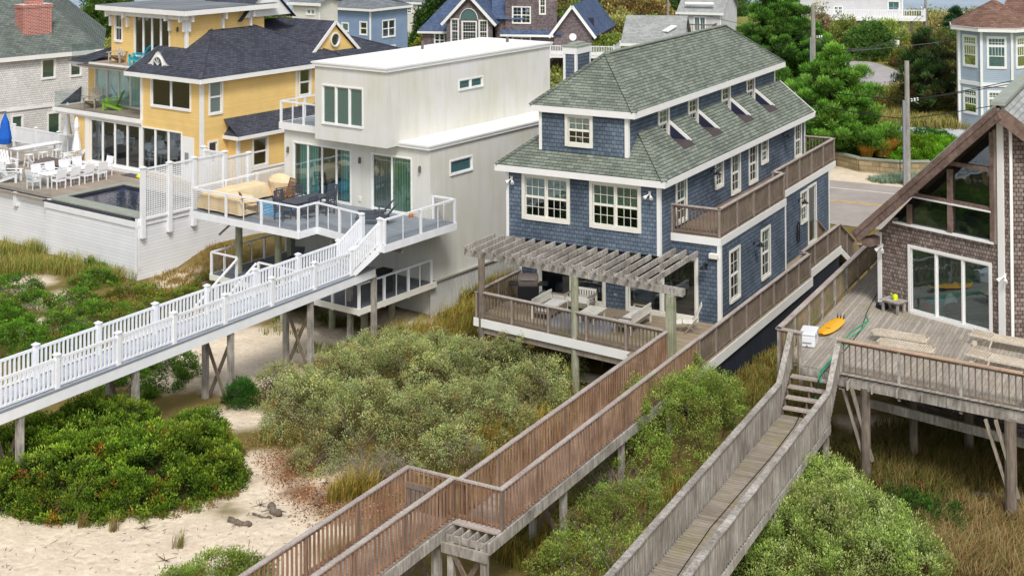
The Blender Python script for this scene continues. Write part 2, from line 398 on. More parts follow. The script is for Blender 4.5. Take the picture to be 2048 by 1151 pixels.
M['lattice']=m_lattice()
def m_water():
    t=NT('pool_water',.04,.8); tc,_=t.xyz(); n=t.noise(5.,3,tc.outputs['Object']); n2=t.noise(1.2,3,tc.outputs['Object'])
    return t.out(t.mix(t.ramp(n2,0.,1.,.45,.75),L_('#181b30'),L_('#39406a')),n,.35,.05)
M['pool']=m_water()
def m_bay():
    t=NT('bay_water',.18,.5); tc,_=t.xyz(); n=t.noise(.9,5,tc.outputs['Object']); n2=t.noise(.05,3,tc.outputs['Object'])
    return t.out(t.mix(t.ramp(n2,0.,1.,.4,.6),L_('#8aa4c0'),L_('#9db3ca')),n,.5,.3)
M['bay']=m_bay()
def m_asph(name,c,sp=.2):
    t=NT(name,.9,sp); tc,_=t.xyz(); n=t.noise(.5,6,tc.outputs['Object'],.7); f=t.noise(25.,3,tc.outputs['Object'])
    k=t.mth('MULTIPLY',t.ramp(n,.85,1.15,.3,.7),t.ramp(f,.85,1.15,.3,.7))
    return t.out(t.mix(1.,L_(c),t.n('CombineXYZ',{0:k,1:k,2:k}).outputs[0],'MULTIPLY'),f,.3,.01)
M['asphalt']=m_asph('asphalt','#a39b95'); M['asphalt2']=m_asph('pale_road','#a9a4a4'); M['drive']=m_asph('grey_driveway','#b4b8bc')
M['line']=m_flat('white_road_paint','#e8e6e0',.7,.12,2.); M['yline']=m_flat('yellow_road_paint','#d8b45a',.7,.15,2.)
M['lounge']=m_wood('bleached_lounger','#d8cdbb','#c5b9a5',2.,.8,None,(5,5,1),.2)
M['sandflat']=m_flat('pale_sand','#dccdb6',.95,.16,2.5,.05)
M['lawn']=m_flat('lawn','#567a24',.9,.18,1.2)
M['wallstone']=m_shingle('fieldstone','#a89878','#8b7c60','#5f5544',.5,.3,1.,.25,.9,.6)
# ---------------------------------------------------------------- building parts
def win(o,pl,u0,u1,z0,z1,n=1,split=True,grid=(3,2),cw=.1,fm='white',gm='glass',blind=None,bl=(0.,1.),name='window',prj=.04,rec=.06,cd=.075,mul=.07,label=None,lowpane=True,sf=.05):
    """casing u0..u1 z0..z1; returns hole; builds frame part with pane / blind sub-parts"""
    if u0>u1:u0,u1=u1,u0
    hu0,hu1,hz0,hz1=u0+cw,u1-cw,z0+cw,z1-cw
    fb=MB()
    fb.pbox(pl,u0,hu0,z0,z1,.0,prj); fb.pbox(pl,hu1,u1,z0,z1,.0,prj)
    fb.pbox(pl,hu0,hu1,hz1,z1,0,prj); fb.pbox(pl,hu0,hu1,z0,hz0,-rec,prj+.03)
    w=(hu1-hu0-(n-1)*mul)/n; g=MB(); bd=MB()
    for i in range(n):
        a=hu0+i*(w+mul); b=a+w
        if i<n-1: fb.pbox(pl,b,b+mul,hz0,hz1,-rec,prj-.012)
        zz=[(hz0,(hz0+hz1)/2),((hz0+hz1)/2,hz1)] if split else [(hz0,hz1)]
        for j,(c,d) in enumerate(zz):
            off=-.012*j if split else 0
            fb.pbox(pl,a,a+sf,c,d,-rec,-.02+off); fb.pbox(pl,b-sf,b,c,d,-rec,-.02+off)
            fb.pbox(pl,a+sf,b-sf,c,c+sf,-rec,-.02+off); fb.pbox(pl,a+sf,b-sf,d-sf,d,-rec,-.02+off)
            gc,gr_=grid if (not split or j==1 or lowpane) else (1,1)
            for k in range(1,gc):
                u=a+sf+(w-2*sf)*k/gc; fb.pbox(pl,u-.011,u+.011,c+sf,d-sf,-.045,-.03)
            for k in range(1,gr_):
                z=c+sf+(d-c-2*sf)*k/gr_; fb.pbox(pl,a+sf,b-sf,z-.011,z+.011,-.046,-.031)
        g.quad(pl.pt(a,hz0,-.05),pl.pt(b,hz0,-.05),pl.pt(b,hz1,-.05),pl.pt(a,hz1,-.05))
    f=part(name,fb,M[fm],o)
    if label: f['label']=label
    part('pane',g,M[gm],f)
    if blind:
        a=hu0+(hu1-hu0)*bl[0]; b=hu0+(hu1-hu0)*bl[1]; zb=hz0
        if blind in('blind','blindg') and split: zb=hz0+(hz1-hz0)*.5
        bd.quad(pl.pt(a,zb,-cd),pl.pt(b,zb,-cd),pl.pt(b,hz1,-cd),pl.pt(a,hz1,-cd))
        part('blind' if 'curt' not in blind else 'curtain',bd,M[blind],f)
    return (hu0,hu1,hz0,hz1)
def wallq(mb,pl,u0,u1,z0,z1,holes=(),depth=.2):
    us=sorted({u0,u1}|{h[0] for h in holes}|{h[1] for h in holes}); zs=sorted({z0,z1}|{h[2] for h in holes}|{h[3] for h in holes})
    us=[u for u in us if u0-1e-6<=u<=u1+1e-6]; zs=[z for z in zs if z0-1e-6<=z<=z1+1e-6]
    for a,b in zip(us[:-1],us[1:]):
        for c,d in zip(zs[:-1],zs[1:]):
            mu,mz=(a+b)/2,(c+d)/2
            if any(h[0]<mu<h[1] and h[2]<mz<h[3] for h in holes): continue
            mb.quad(pl.pt(a,c),pl.pt(b,c),pl.pt(b,d),pl.pt(a,d))
    for h in holes:
        a,b,c,d=h
        for p,q in (((a,c),(b,c)),((b,c),(b,d)),((b,d),(a,d)),((a,d),(a,c))):
            mb.quad(pl.pt(*p),pl.pt(*q),pl.pt(*q,-depth),pl.pt(*p,-depth))
def fill(o,x0,x1,y0,y1,zs,mat='dark'):
    """floors and dark back walls inside a hollow house"""
    f=MB()
    for z in zs: f.box(x0,x1,y0,y1,z-.06,z)
    part('floor',f,M['floorin'],o)
def hip_roof(mb,x0,x1,y0,y1,ze,p,gable_b=False):
    hw=(x1-x0)/2; cx=(x0+x1)/2; zr=ze+p*hw
    ya=y0+hw; yb=y1 if gable_b else y1-hw
    mb.poly([(x0,y0,ze),(x1,y0,ze),(cx,ya,zr)])
    mb.poly([(x1,y0,ze),(x1,y1,ze),(cx,yb,zr),(cx,ya,zr)]); mb.poly([(x0,y1,ze),(x0,y0,ze),(cx,ya,zr),(cx,yb,zr)])
    if not gable_b: mb.poly([(x1,y1,ze),(x0,y1,ze),(cx,yb,zr)])
    return (cx,ya,zr),(cx,yb,zr)
def eave(mb,x0,x1,y0,y1,zt,h=.28,t=.03):
    """fascia ring and soffit"""
    mb.box(x0-t,x1+t,y0-t,y0,zt-h,zt); mb.box(x0-t,x1+t,y1,y1+t,zt-h,zt)
    mb.box(x0-t,x0,y0,y1,zt-h,zt); mb.box(x1,x1+t,y0,y1,zt-h,zt)
    mb.box(x0,x1,y0,y1,zt-h+.01,zt-h+.03)
# ---------------------------------------------------------------- railings
PSEEN={}
def fresh(o,q):
    L=PSEEN.setdefault(o.name,[])
    for e in L:
        if (e-q).length<.3 and abs(e.x-q.x)<.12 and abs(e.y-q.y)<.12: return False
    L.append(q.copy()); return True
def runs(pts): return [(Vector(a),Vector(b)) for a,b in zip(pts[:-1],pts[1:])]
def rail_wood(o,pts,h=1.07,bal=.16,post=1.8,mats=('wood','woodcap','wooddark'),cap=(.15,.045),ends=True,low=.09,bw=.042,pw=.09,drop=.25,name='railing',bdrop=0.):
    """pickets + cap in one 'railing' part whose posts are sub-parts"""
    cb=MB(); bb=MB(); ps=[]
    for i,(a,b) in enumerate(runs(pts)):
        L=(b-a).length; d=(b-a)/L; n=max(1,round(L/post))
        cb.bar(a+Vector((0,0,h))-d*(.07 if ends else 0),b+Vector((0,0,h))+d*.07,cap[0],cap[1])
        bb.bar(a+Vector((0,0,low)),b+Vector((0,0,low)),.04,.085); bb.bar(a+Vector((0,0,h-.075)),b+Vector((0,0,h-.075)),.04,.085)
        for k in range(n+1):
            if k==0 and i>0: continue
            ps.append(a+(b-a)*k/n)
        m=int(L/bal); side=Vector((-d.y,d.x,0)).normalized()*.034
        for k in range(m):
            q=a+(b-a)*((k+.5)/m)+side
            bb.box(q.x-bw/2,q.x+bw/2,q.y-bw/2,q.y+bw/2,q.z+low-.05-bdrop,q.z+h-.03)
    r=part(name,bb,M[mats[2]],o); part('cap_rail',cb,M[mats[1]],r)
    pm=MB().box(-pw/2,pw/2,-pw/2,pw/2,-drop,h-.03).mesh('post',M[mats[0]])
    for q in ps:
        if fresh(o,q): part('post',pm,None,r,loc=q)
    return r
def rail_vinyl(o,pts,h=1.0,bal=.18,post=2.6,name='railing',drop=.32,postat=None):
    bb=MB(); ps=[]
    for i,(a,b) in enumerate(runs(pts)):
        L=(b-a).length; n=max(1,round(L/post))
        bb.bar(a+Vector((0,0,h-.05)),b+Vector((0,0,h-.05)),.07,.09); bb.bar(a+Vector((0,0,.1)),b+Vector((0,0,.1)),.05,.07)
        for k in range(n+1):
            if k==0 and i>0: continue
            ps.append(a+(b-a)*k/n)
        m=int(L/bal)
        for k in range(m):
            q=a+(b-a)*((k+.5)/m); bb.box(q.x-.03,q.x+.03,q.y-.03,q.y+.03,q.z+.1,q.z+h-.06)
    r=part(name,bb,M['vinyl'],o)
    pb=MB().box(-.075,.075,-.075,.075,-drop,h+.08); pb.box(-.11,.11,-.11,.11,h+.08,h+.115)
    pb.poly([(-.1,-.1,h+.115),(.1,-.1,h+.115),(0,0,h+.175)]);pb.poly([(.1,-.1,h+.115),(.1,.1,h+.115),(0,0,h+.175)]);pb.poly([(.1,.1,h+.115),(-.1,.1,h+.115),(0,0,h+.175)]);pb.poly([(-.1,.1,h+.115),(-.1,-.1,h+.115),(0,0,h+.175)])
    pm=pb.mesh('post',M['vinyl'])
    for q in ps:
        if fresh(o,q): part('post',pm,None,r,loc=q)
    return r
def rail_cable(o,pts,h=1.05,post=2.3,name='railing',cab=10,pw=.06,drop=.3):
    tb=MB(); cbm=MB(); ps=[]; th=[]
    for i,(a,b) in enumerate(runs(pts)):
        L=(b-a).length; n=max(1,round(L/post))
        tb.bar(a+Vector((0,0,h)),b+Vector((0,0,h)),.09,.07)
        for k in range(n+1):
            if k==0 and i>0: continue
            ps.append(a+(b-a)*k/n)
        for k in range(n): th.append(a+(b-a)*(k+.5)/n)
        for k in range(cab): cbm.bar(a+Vector((0,0,.08+k*.092)),b+Vector((0,0,.08+k*.092)),.009,.009)
    for q in th: tb.box(q.x-.018,q.x+.018,q.y-.018,q.y+.018,q.z-drop,q.z+h)
    r=part(name,tb,M['vinyl'],o); part('cable',cbm,M['metal'],r)
    pm=MB().box(-pw,pw,-pw*.7,pw*.7,-drop,h).mesh('post',M['vinyl'])
    for q in ps:
        if fresh(o,q): part('post',pm,None,r,loc=q)
    return r
def posts(o,spec,mat='pile',name='support_post'):
    """spec: (x,y,z0,z1,r,round)"""
    for x,y,z0,z1,r,rd in spec:
        m=MB()
        if rd: m.tube((x,y,z0),(x,y,z1),r,r*.94,12)
        else: m.box(x-r,x+r,y-r,y+r,z0,z1)
        part(name,m,M[mat],o,smooth=False)
def lamp_barn(o,pl,u,z,mat='black',name='wall_lamp'):
    m=MB(); m.tube(pl.pt(u,z,0),pl.pt(u,z,.04),.07,.07,10)
    m.path([pl.pt(u,z,.03),pl.pt(u,z+.14,.12),pl.pt(u,z+.16,.24),pl.pt(u,z+.06,.33)],.016,6)
    c=pl.pt(u,z-.08,.33); m.lathe([(.03,.16),(.06,.13),(.08,.08),(.19,.0),(.18,-.01)],c,12)
    part(name,m,M[mat],o)
def lamp_box(o,pl,u,z,mat='rust',name='wall_lamp'):
    m=MB(); m.pbox(pl,u-.06,u+.06,z-.15,z+.15,0,.05); m.tube(pl.pt(u+.04,z-.12,.11),pl.pt(u+.04,z+.1,.11),.05,.05,8)
    part(name,m,M[mat],o)
def lamp_flood(o,pl,u,z,name='flood_light'):
    m=MB(); m.pbox(pl,u-.05,u+.05,z+.05,z+.18,0,.05)
    for s in (-1,1):
        m.tube(pl.pt(u,z+.08,.05),pl.pt(u+s*.09,z,.14),.03,.03,8); m.tube(pl.pt(u+s*.09,z,.14),pl.pt(u+s*.16,z-.08,.24),.045,.085,10)
    part(name,m,M['white'],o)
# ================================================================ BLUE SHINGLED HOUSE
bh=house('beach_house','three-storey blue shingled house with grey-green hipped roofs in the middle','house',B)
XL,XR=-9.5,-2.19; YF,YB=-1.14,18.1
JY,XJ,GYB=8.3,-.55,17.0
DZ=2.5
sh=MB(); tr=MB()
f0=Pl(B,'f',0.); r0=Pl(B,'r',0.); rj=Pl(B,'r',XJ); fu=Pl(B,'f',YF); ru=Pl(B,'r',XR); lu=Pl(B,'l',XL)
# ground floor
hs=[win(bh,f0,-8.6,-5.25,2.5,4.85,2,False,(1,1),.12,'trimold','glassd',name='sliding_door',sf=.07),
    win(bh,f0,-4.3,-.98,2.5,5.15,2,False,(1,1),.12,'trimold','glassd',name='sliding_door',sf=.07)]
wallq(sh,f0,XL,0,0.2,5.75,hs)
hs=[win(bh,r0,.98,2.27,3.08,5.28,1,True,(2,2),.11,'trimold'),win(bh,r0,4.88,6.13,3.05,5.3,1,True,(2,2),.11,'trimold',blind='blind')]
wallq(sh,r0,0,JY,2.2,5.75,hs)
wallq(sh,Pl(B,'b',JY),XJ,0,0.2,5.75)
hs=[win(bh,rj,12.2,13.3,3.9,5.5,1,True,(2,2),.1,'trimold'),win(bh,rj,13.34,14.75,2.55,5.55,1,False,(1,1),.11,'trimold','glassd',name='side_door')]
wallq(sh,rj,JY,GYB,.2,5.75,hs)
wallq(sh,Pl(B,'b',GYB),XL,XJ,.2,5.75); wallq(sh,Pl(B,'l',XL),0,YB,0.2,8.45)
# upper floor
hs=[win(bh,fu,-8.72,-6.36,6.14,8.13,2,True,(3,2),.15,'trimold',blind='blindg'),win(bh,fu,-5.43,-3.03,6.14,8.13,2,True,(3,2),.15,'trimold',blind='blindg')]
wallq(sh,fu,XL,XR,5.3,8.45,hs)
hs=[]
for a,b,c,bl in ((.5,1.72,6.2,'blind'),(4.98,6.05,6.83,'blind'),(7.0,8.25,6.17,'blind'),(9.38,10.65,6.2,None),(11.13,12.2,6.86,None),(16.31,17.5,6.22,None)):
    hs.append(win(bh,ru,a,b,c,8.1,1,True,(2,2),.12,'trimold',blind=bl))
wallq(sh,ru,YF,YB,5.3,8.45,hs)
sh.quad((XL,YF,5.32),(XR,YF,5.32),(XR,0,5.32),(XL,0,5.32)); wallq(sh,Pl(B,'b',YB),XL,XR,.2,8.45)
# third level
X3L,X3R,Y3F,Y3B=-8.12,-3.85,-.65,18.1
f3=Pl(B,'f',Y3F); r3=Pl(B,'r',X3R)
ZE,PT=8.45,.79
hs=[win(bh,f3,-6.84,-5.5,9.36,10.78,1,True,(3,2),.14,'trimold',blind='blind')]
wallq(sh,f3,X3L,X3R,8.9,10.8,hs)
wells=[(2.45,3.7),(5.87,7.12),(10.1,11.35),(13.65,14.9)]
hs=[win(bh,r3,a,b,9.28,10.72,1,True,(2,2),.14,'trimold',blind='blind' if k==0 else None) for k,(a,b) in enumerate(wells)]
wallq(sh,r3,Y3F,Y3B,8.9,10.8,hs)
wallq(sh,Pl(B,'l',X3L),Y3F,Y3B,8.9,10.8); wallq(sh,Pl(B,'b',Y3B),X3L,X3R,8.4,10.8)
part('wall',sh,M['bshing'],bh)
# trims
def corner(pl1,c1,pl2,c2,z0,z1,w=.13):
    tr.pbox(pl1,min(c1,c1-w) if pl1.k=='f' and c1>-9 else c1,(c1) if c1>-9 else c1+w,z0,z1,0,.03)
def vt(pl,a,b,z0,z1,d=.03): tr.pbox(pl,a,b,z0,z1,0,d)
vt(f0,XL,XL+.12,.2,5.3);vt(f0,-.13,0.03,2.5,5.75);vt(r0,0,.13,2.5,5.75);vt(r0,JY-.12,JY,2.5,5.75);vt(rj,GYB-.13,GYB,.2,5.75)
vt(fu,XL,XL+.13,5.3,8.2);vt(fu,XR-.13,XR+.03,5.3,8.2);vt(ru,YF,YF+.13,5.3,8.2);vt(ru,YB-.13,YB,6.,8.2);vt(ru,1.8,1.86,5.3,6.1,.02)
vt(f3,X3L,X3L+.14,9.1,10.8);vt(f3,X3R-.14,X3R+.03,9.1,10.8);vt(r3,Y3F,Y3F+.14,9.1,10.8);vt(r3,Y3B-.12,Y3B,9.4,10.8)
# balcony edge band
tr.box(XR,.04,-.04,0,5.72,6.03); tr.box(0,.04,0,JY+.04,5.72,6.03); tr.box(XJ,.0,JY,JY+.04,5.72,6.03); tr.box(XJ,XJ+.04,JY+.04,YB,5.72,6.03)
part('corner_trim',tr,M['white'],bh)
bf=MB(); bf.box(XR,0,0,JY,5.98,6.06); bf.box(XR,XJ,JY,YB,5.98,6.06); part('balcony_floor',bf,M['deckbrown'],bh)
rail_wood(bh,[(XR+.02,.06,6.06),(-.06,.06,6.06),(-.06,JY-.05,6.06),(XJ-.02,JY-.05,6.06),(XJ-.06,YB,6.06),(XR,YB,6.06)],1.15,.16,2.0,('wood','woodcap','wooddark'),name='balcony_railing',drop=.05)
# lower roof with dormer wells
rf=MB(); ex0,ex1,ey0,ey1=-9.88,-1.84,-1.45,18.75
def zr(x): return ZE+PT*(ex1-x)
xf=-2.86
hl=X3R-0.0; t=ex1-X3R
ycorn=ey0+t
rf.poly([(ex1,ey0,ZE),(X3R,ycorn,zr(X3R)),(X3R,wells[0][0],zr(X3R)),(xf,wells[0][0],zr(xf)),(xf,ycorn-.0,zr(xf)) if False else (ex1,wells[0][0],ZE)])
prev=wells[0][0]
for k,(a,b) in enumerate(wells):
    rf.quad((ex1,a,ZE),(ex1,b,ZE),(xf,b,zr(xf)),(xf,a,zr(xf)))
    nx=wells[k+1][0] if k<3 else ey1
    rf.quad((ex1,b,ZE),(ex1,nx,ZE),(X3R,nx,zr(X3R)),(X3R,b,zr(X3R)))
rf.poly([(ex0,ey0,ZE),(ex1,ey0,ZE),(ex1-t,ycorn,zr(X3R)),(ex0+t,ycorn,zr(X3R))])
rf.poly([(ex0,ey1,ZE),(ex0,ey0,ZE),(ex0+t,ycorn,zr(X3R)),(ex0+t,ey1,zr(X3R))])
part('lower_roof',rf,M['groof'],bh)
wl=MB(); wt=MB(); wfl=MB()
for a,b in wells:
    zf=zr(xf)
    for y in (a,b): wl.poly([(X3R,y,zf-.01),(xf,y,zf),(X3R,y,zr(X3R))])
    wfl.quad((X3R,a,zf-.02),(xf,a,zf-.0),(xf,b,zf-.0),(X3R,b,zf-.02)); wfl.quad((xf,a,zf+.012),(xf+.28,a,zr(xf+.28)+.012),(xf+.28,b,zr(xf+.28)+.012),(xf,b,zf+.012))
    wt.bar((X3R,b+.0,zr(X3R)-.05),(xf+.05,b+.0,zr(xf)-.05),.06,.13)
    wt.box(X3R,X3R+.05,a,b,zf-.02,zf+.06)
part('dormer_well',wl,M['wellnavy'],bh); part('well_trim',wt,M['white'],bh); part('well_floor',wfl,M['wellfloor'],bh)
rf=MB(); a,b=hip_roof(rf,-8.5,-3.47,-.82,18.7,11.05,.84); part('upper_roof',rf,M['groof'],bh)
cp=MB()
for p,q in (((-8.5,-.82,11.05),a),((-3.47,-.82,11.05),a),(a,b),((-3.47,18.7,11.05),b),((ex1,ey0,ZE),(ex1-t,ycorn,zr(X3R))),((ex0,ey0,ZE),(ex0+t,ycorn,zr(X3R)))): cp.bar(p,q,.26,.05)
part('ridge_cap',cp,M['groof'],bh)
fa=MB(); eave(fa,-8.5,-3.47,-.82,18.7,11.04,.27); part('upper_eave',fa,M['white'],bh)
fa=MB(); 
fa.box(ex0-.03,ex1+.03,ey0-.03,ey0,ZE-.28,ZE-.01); fa.box(ex1,ex1+.03,ey0,ey1,ZE-.28,ZE-.01); fa.box(ex0-.03,ex0,ey0,ey1,ZE-.28,ZE-.01)
fa.box(ex0,ex1,ey0,YF,ZE-.27,ZE-.25); fa.box(XR,ex1,YF,ey1,ZE-.27,ZE-.25); fa.bar((ex1,ey1,ZE-.12),(X3R,ey1,zr(X3R)-.12),.04,.25,(0,0,1)); part('lower_eave',fa,M['white'],bh)
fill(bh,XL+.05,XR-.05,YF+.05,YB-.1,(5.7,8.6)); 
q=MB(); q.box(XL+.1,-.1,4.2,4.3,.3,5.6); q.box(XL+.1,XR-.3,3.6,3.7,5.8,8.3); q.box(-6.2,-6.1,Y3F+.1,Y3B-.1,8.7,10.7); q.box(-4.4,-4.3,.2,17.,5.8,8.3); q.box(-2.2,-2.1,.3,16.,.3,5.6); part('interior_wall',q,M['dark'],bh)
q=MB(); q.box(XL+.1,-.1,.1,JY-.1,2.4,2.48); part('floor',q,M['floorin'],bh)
# chimney
ch=MB(); ch.box(-10.42,-9.72,6.0,7.5,0.3,12.75); c=part('chimney',ch,M['bshing'],bh)
q=MB(); q.box(-10.46,-9.68,5.96,7.54,12.45,12.8)
for x in (-10.44,-9.82):
    for y in (5.975,7.4): q.box(x,x+.12,y,y+.12,7,12.45)
part('chimney_trim',q,M['white'],c); q=MB(); q.box(-10.5,-9.64,5.92,7.58,12.8,12.85); q.box(-10.3,-9.9,6.2,7.3,12.85,12.95); part('chimney_cap',q,M['stone'],c)
for u,z in ((3.95,4.95),): lamp_barn(bh,r0,u,z)
lamp_barn(bh,rj,11.9,5.15); lamp_barn(bh,ru,4.5,7.75); lamp_barn(bh,ru,14.5,7.85); lamp_barn(bh,f0,-.62,4.88)
lamp_flood(bh,fu,-9.22,7.75); lamp_flood(bh,fu,-2.63,7.75)
q=MB(); q.pbox(f0,-.45,-.06,5.2,5.42,0,.2); part('speaker',q,M['trimold'],bh,.03)
q=MB(); q.pbox(f0,-4.86,-4.72,3.05,3.15,0,.03); q.pbox(rj,8.7,9.0,5.3,5.45,0,.3); part('outlet_box',q,M['grey'],bh)
q=MB()
for z in (3.9,3.5): 
    for k in range(12):
        t0=2*PI*k/12;t1=2*PI*(k+1)/12; u=11.55
        q.tube(rj.pt(u+.17*math.cos(t0),z+.3*math.sin(t0),.1),rj.pt(u+.17*math.cos(t1),z+.3*math.sin(t1),.1),.03,.03,6,False)
hr=part('garden_hose_coil',q,M['black'],None); hr.location=B.w(0,0,0); hr.rotation_euler[2]=B.rz; tag(hr,'dark garden hose coiled on the blue house wall beside the side door','hose')
# ---------------------------------------------------------------- deck of the blue house
dk=house('wooden_deck','brown weathered deck with picket railing and side walkway at the blue house','deck',B)
q=MB(); q.prism([(XL,-3.75),(-1.9,-4.62),(-1.9,-5.0),(1.15,-5.0),(1.15,-.01),(XL,-.01)],DZ-.05,DZ); part('deck_floor',q,M['decktan'],dk)
q=MB(); q.prism([(.02,0),(1.15,0),(1.15,8.55),(.72,8.55),(.72,14.7),(XJ+.02,14.7),(XJ+.02,JY+.02),(.02,JY+.02)],DZ-.05,DZ); part('side_walk_floor',q,M['decktan'],dk)
q=MB(); q.bar((XL-.05,-3.82,DZ-.17),(-.55,-4.86,DZ-.17),.04,.34); q.box(1.15,1.19,-5.9,8.55,DZ-.42,DZ-.03); q.box(.72,.76,8.6,14.7,DZ-.42,DZ-.03);q.box(.76,1.19,8.55,8.59,DZ-.42,DZ-.03); part('fascia',q,M['white'],dk)
q=MB(); q.bar((XL+.1,-3.7,DZ-.48),(-.6,-4.72,DZ-.48),.12,.26); q.box(XL+.1,-.5,-.3,-.2,2.1,2.4)
for k in range(16): x=XL+.3+k*.6; q.box(x,x+.05,-3.6-.11*(x-XL),0,DZ-.28,DZ-.06)
part('beam',q,M['wood'],dk)
rail_wood(dk,[(XL+.06,-.15,DZ),(XL+.04,-3.72,DZ),(-.32,-4.76,DZ)],1.07,.165,1.85,('wood','woodcap','wooddark'))
rail_wood(dk,[(1.08,-5.0,DZ),(1.08,8.5,DZ),(.68,8.5,DZ),(.68,14.6,DZ)],1.07,.15,1.75,('wood','woodcap','wooddark'),name='walk_railing')
rail_wood(dk,[(.68,14.6,DZ),(.68,17.2,1.1)],1.07,.12,1.5,('wood','woodcap','wooddark'),name='stair_railing')
rail_wood(dk,[(-.5,14.7,DZ),(-.5,17.2,1.1),(-.5,18.5,.9)],1.07,.12,1.5,('wood','woodcap','wooddark'),name='stair_railing')
rail_wood(dk,[(.9,17.3,.9),(2.2,17.3,.9),(2.2,20,.9)],1.07,.12,1.5,('wood','woodcap','wooddark'),name='gate_railing')
q=MB()
for k in range(8): q.box(-.5,.7,14.7+k*.3,15.02+k*.3,2.2-k*.18,2.32-k*.18)
part('stair_tread',q,M['decktan'],dk)
q=MB(); q.bar((.74,14.7,2.2),(.74,17.2,.85),.05,.3); part('stringer',q,M['white'],dk)
q=MB(); q.box(1.0,1.06,-3.8,8.5,.3,2.1); q.box(.6,.66,8.5,14.6,.3,2.1); part('skirt_wall',q,M['navypanel'],dk)
q=MB(); q.box(.3,1.0,-5.3,-3.9,.9,2.1); part('skirt_boards',q,M['wooddark'],dk)
posts(dk,[(XL+.3,-3.55,-.3,2.0,.15,1),(.2,-4.6,0,2.2,.14,1)],'pile')
# pergola
pg=house('pergola','weathered grey timber pergola with scalloped rafters over the blue house deck','pergola',B)
q=MB(); q.bar((-10.1,-3.42,5.09),(.35,-4.6,5.09),.07,.25); q.bar((-10.1,-3.62,5.09),(.35,-4.8,5.09),.07,.25); part('beam',q,M['woodold'],pg)
n=19
for i in range(n):
    x=-9.95+i*(8.95/(n-1)); ye=-3.6-.115*(x+10.)
    m=MB(); y1=YF-.02 if x<XR+.0 else -.03
    zt=5.42; y1=y1-(.25 if x<XR else 0)
    pr=[(ye-.3,zt),(ye-.3,zt-.09),(ye-.2,zt-.14),(ye-.14,zt-.2),(ye-.05,zt-.22),(y1,zt-.2),(y1,zt)]
    if x<-9.4: y1=1.0
    k0=len(m.v); w=.036
    for s in (-w,w): m.v+=[(x+s,a_,b_) for a_,b_ in pr]
    N=len(pr); m.f.append(tuple(range(k0,k0+N))); m.f.append(tuple(range(k0+N,k0+2*N)))
    for j in range(N): m.f.append((k0+j,k0+(j+1)%N,k0+N+(j+1)%N,k0+N+j))
    part('rafter',m,M['woodold'],pg)
q=MB()
for i in range(n): x=-9.95+i*(8.95/(n-1))+.16; ye=-3.4-.115*(x+10.); q.box(x,x+.2,ye-.02,ye+.02,5.22,5.32)
part('blocking',q,M['woodold'],pg)
for x,y,z0,mt,rr in ((-9.2,-3.75,-.3,'pile',.15),(-4.55,-4.22,-.2,'pilegreen',.165),(-.15,-4.78,0.,'pilegreen',.0)):
    m=MB()
    if rr: m.tube((x,y,z0),(x,y,4.97),rr,rr*.92,14)
    else: m.box(x-.16,x+.16,y-.15,y+.15,z0,4.95)
    part('post',m,M[mt],pg,smooth=False)
# ---------------------------------------------------------------- ramp / boardwalk to the beach
rp=house('boardwalk','reddish picket boardwalk running from the blue house deck down to the sand','boardwalk',B)
q=MB(); q.box(-.28,1.1,-19.5,-5.0,DZ-.05,DZ-.005); q.box(-2.1,-.45,-31,-19.52,DZ-.05,DZ-.002); part('boards',q,M['ramp'],rp)
q=MB(); q.box(1.1,1.17,-20.3,-5.9,DZ-.38,DZ-.06); q.box(-.36,-.28,-19.5,-4.9,DZ-.38,DZ-.06); q.box(-.45,-.38,-31,-19.6,DZ-.38,DZ-.06); q.box(-2.17,-2.1,-31,-19.6,DZ-.38,DZ-.06)
q.box(-.38,1.1,-20.35,-20.27,DZ-.6,DZ-.33)
q.box(-.38,1.17,-20.2,-20.14,DZ-.34,DZ-.16)
for k in range(6): x=-.36+k*.27; q.box(x,x+.04,-20.3,-19.5,DZ-.34,DZ-.1)
part('stringer',q,M['woodold'],rp)
q=MB(); q.box(-.36,1.1,-19.78,-19.5,DZ-.06,DZ-.01); part('step_board',q,M['woodcap'],rp)
mt=('wooddark','woodcap','woodred')
rail_wood(rp,[(-.28,-4.9,DZ),(-.28,-19.4,DZ)],1.1,.18,2.1,mt,drop=.3,bdrop=.02,bw=.05)
rail_wood(rp,[(1.08,-5.2,DZ),(1.08,-19.5,DZ)],1.1,.18,2.1,mt,drop=.3,bdrop=.02,bw=.05)
rail_wood(rp,[(1.03,-19.504,DZ-.004),(-2.046,-19.504,DZ-.004)],1.1,.16,1.6,mt,drop=.3,bdrop=.02,bw=.05,name='cross_railing',cap=(.1,.05))
rail_wood(rp,[(-.5,-19.6,DZ),(-.5,-31,DZ)],1.1,.18,2.1,mt,drop=.3,bdrop=.02,bw=.05)
rail_wood(rp,[(-2.05,-19.6,DZ),(-2.05,-31,DZ)],1.1,.18,2.1,mt,drop=.3,bdrop=.02,bw=.05)
q=MB(); q.box(-2.0,-.55,-19.72,-19.67,3.1,3.26)
for k in range(9): x=-1.98+k*.16; q.box(x,x+.13,-19.7,-19.67,2.5,3.1)
part('board_gate',q,M['wooddark'],rp)
sp=[]
for y in (-7.5,-11.5,-15.6,-20.2): sp+=[(-.12,y,-.2,2.2,.09,0),(.95,y,-.2,2.2,.09,0)]
sp+=[(-.62,-20.2,-.2,2.2,.11,0),(-1.95,-20.2,-.2,2.2,.1,0),(-.62,-25.5,-.2,2.2,.1,0),(-1.95,-25.5,-.2,2.2,.1,0)]
posts(rp,sp,'woodold')
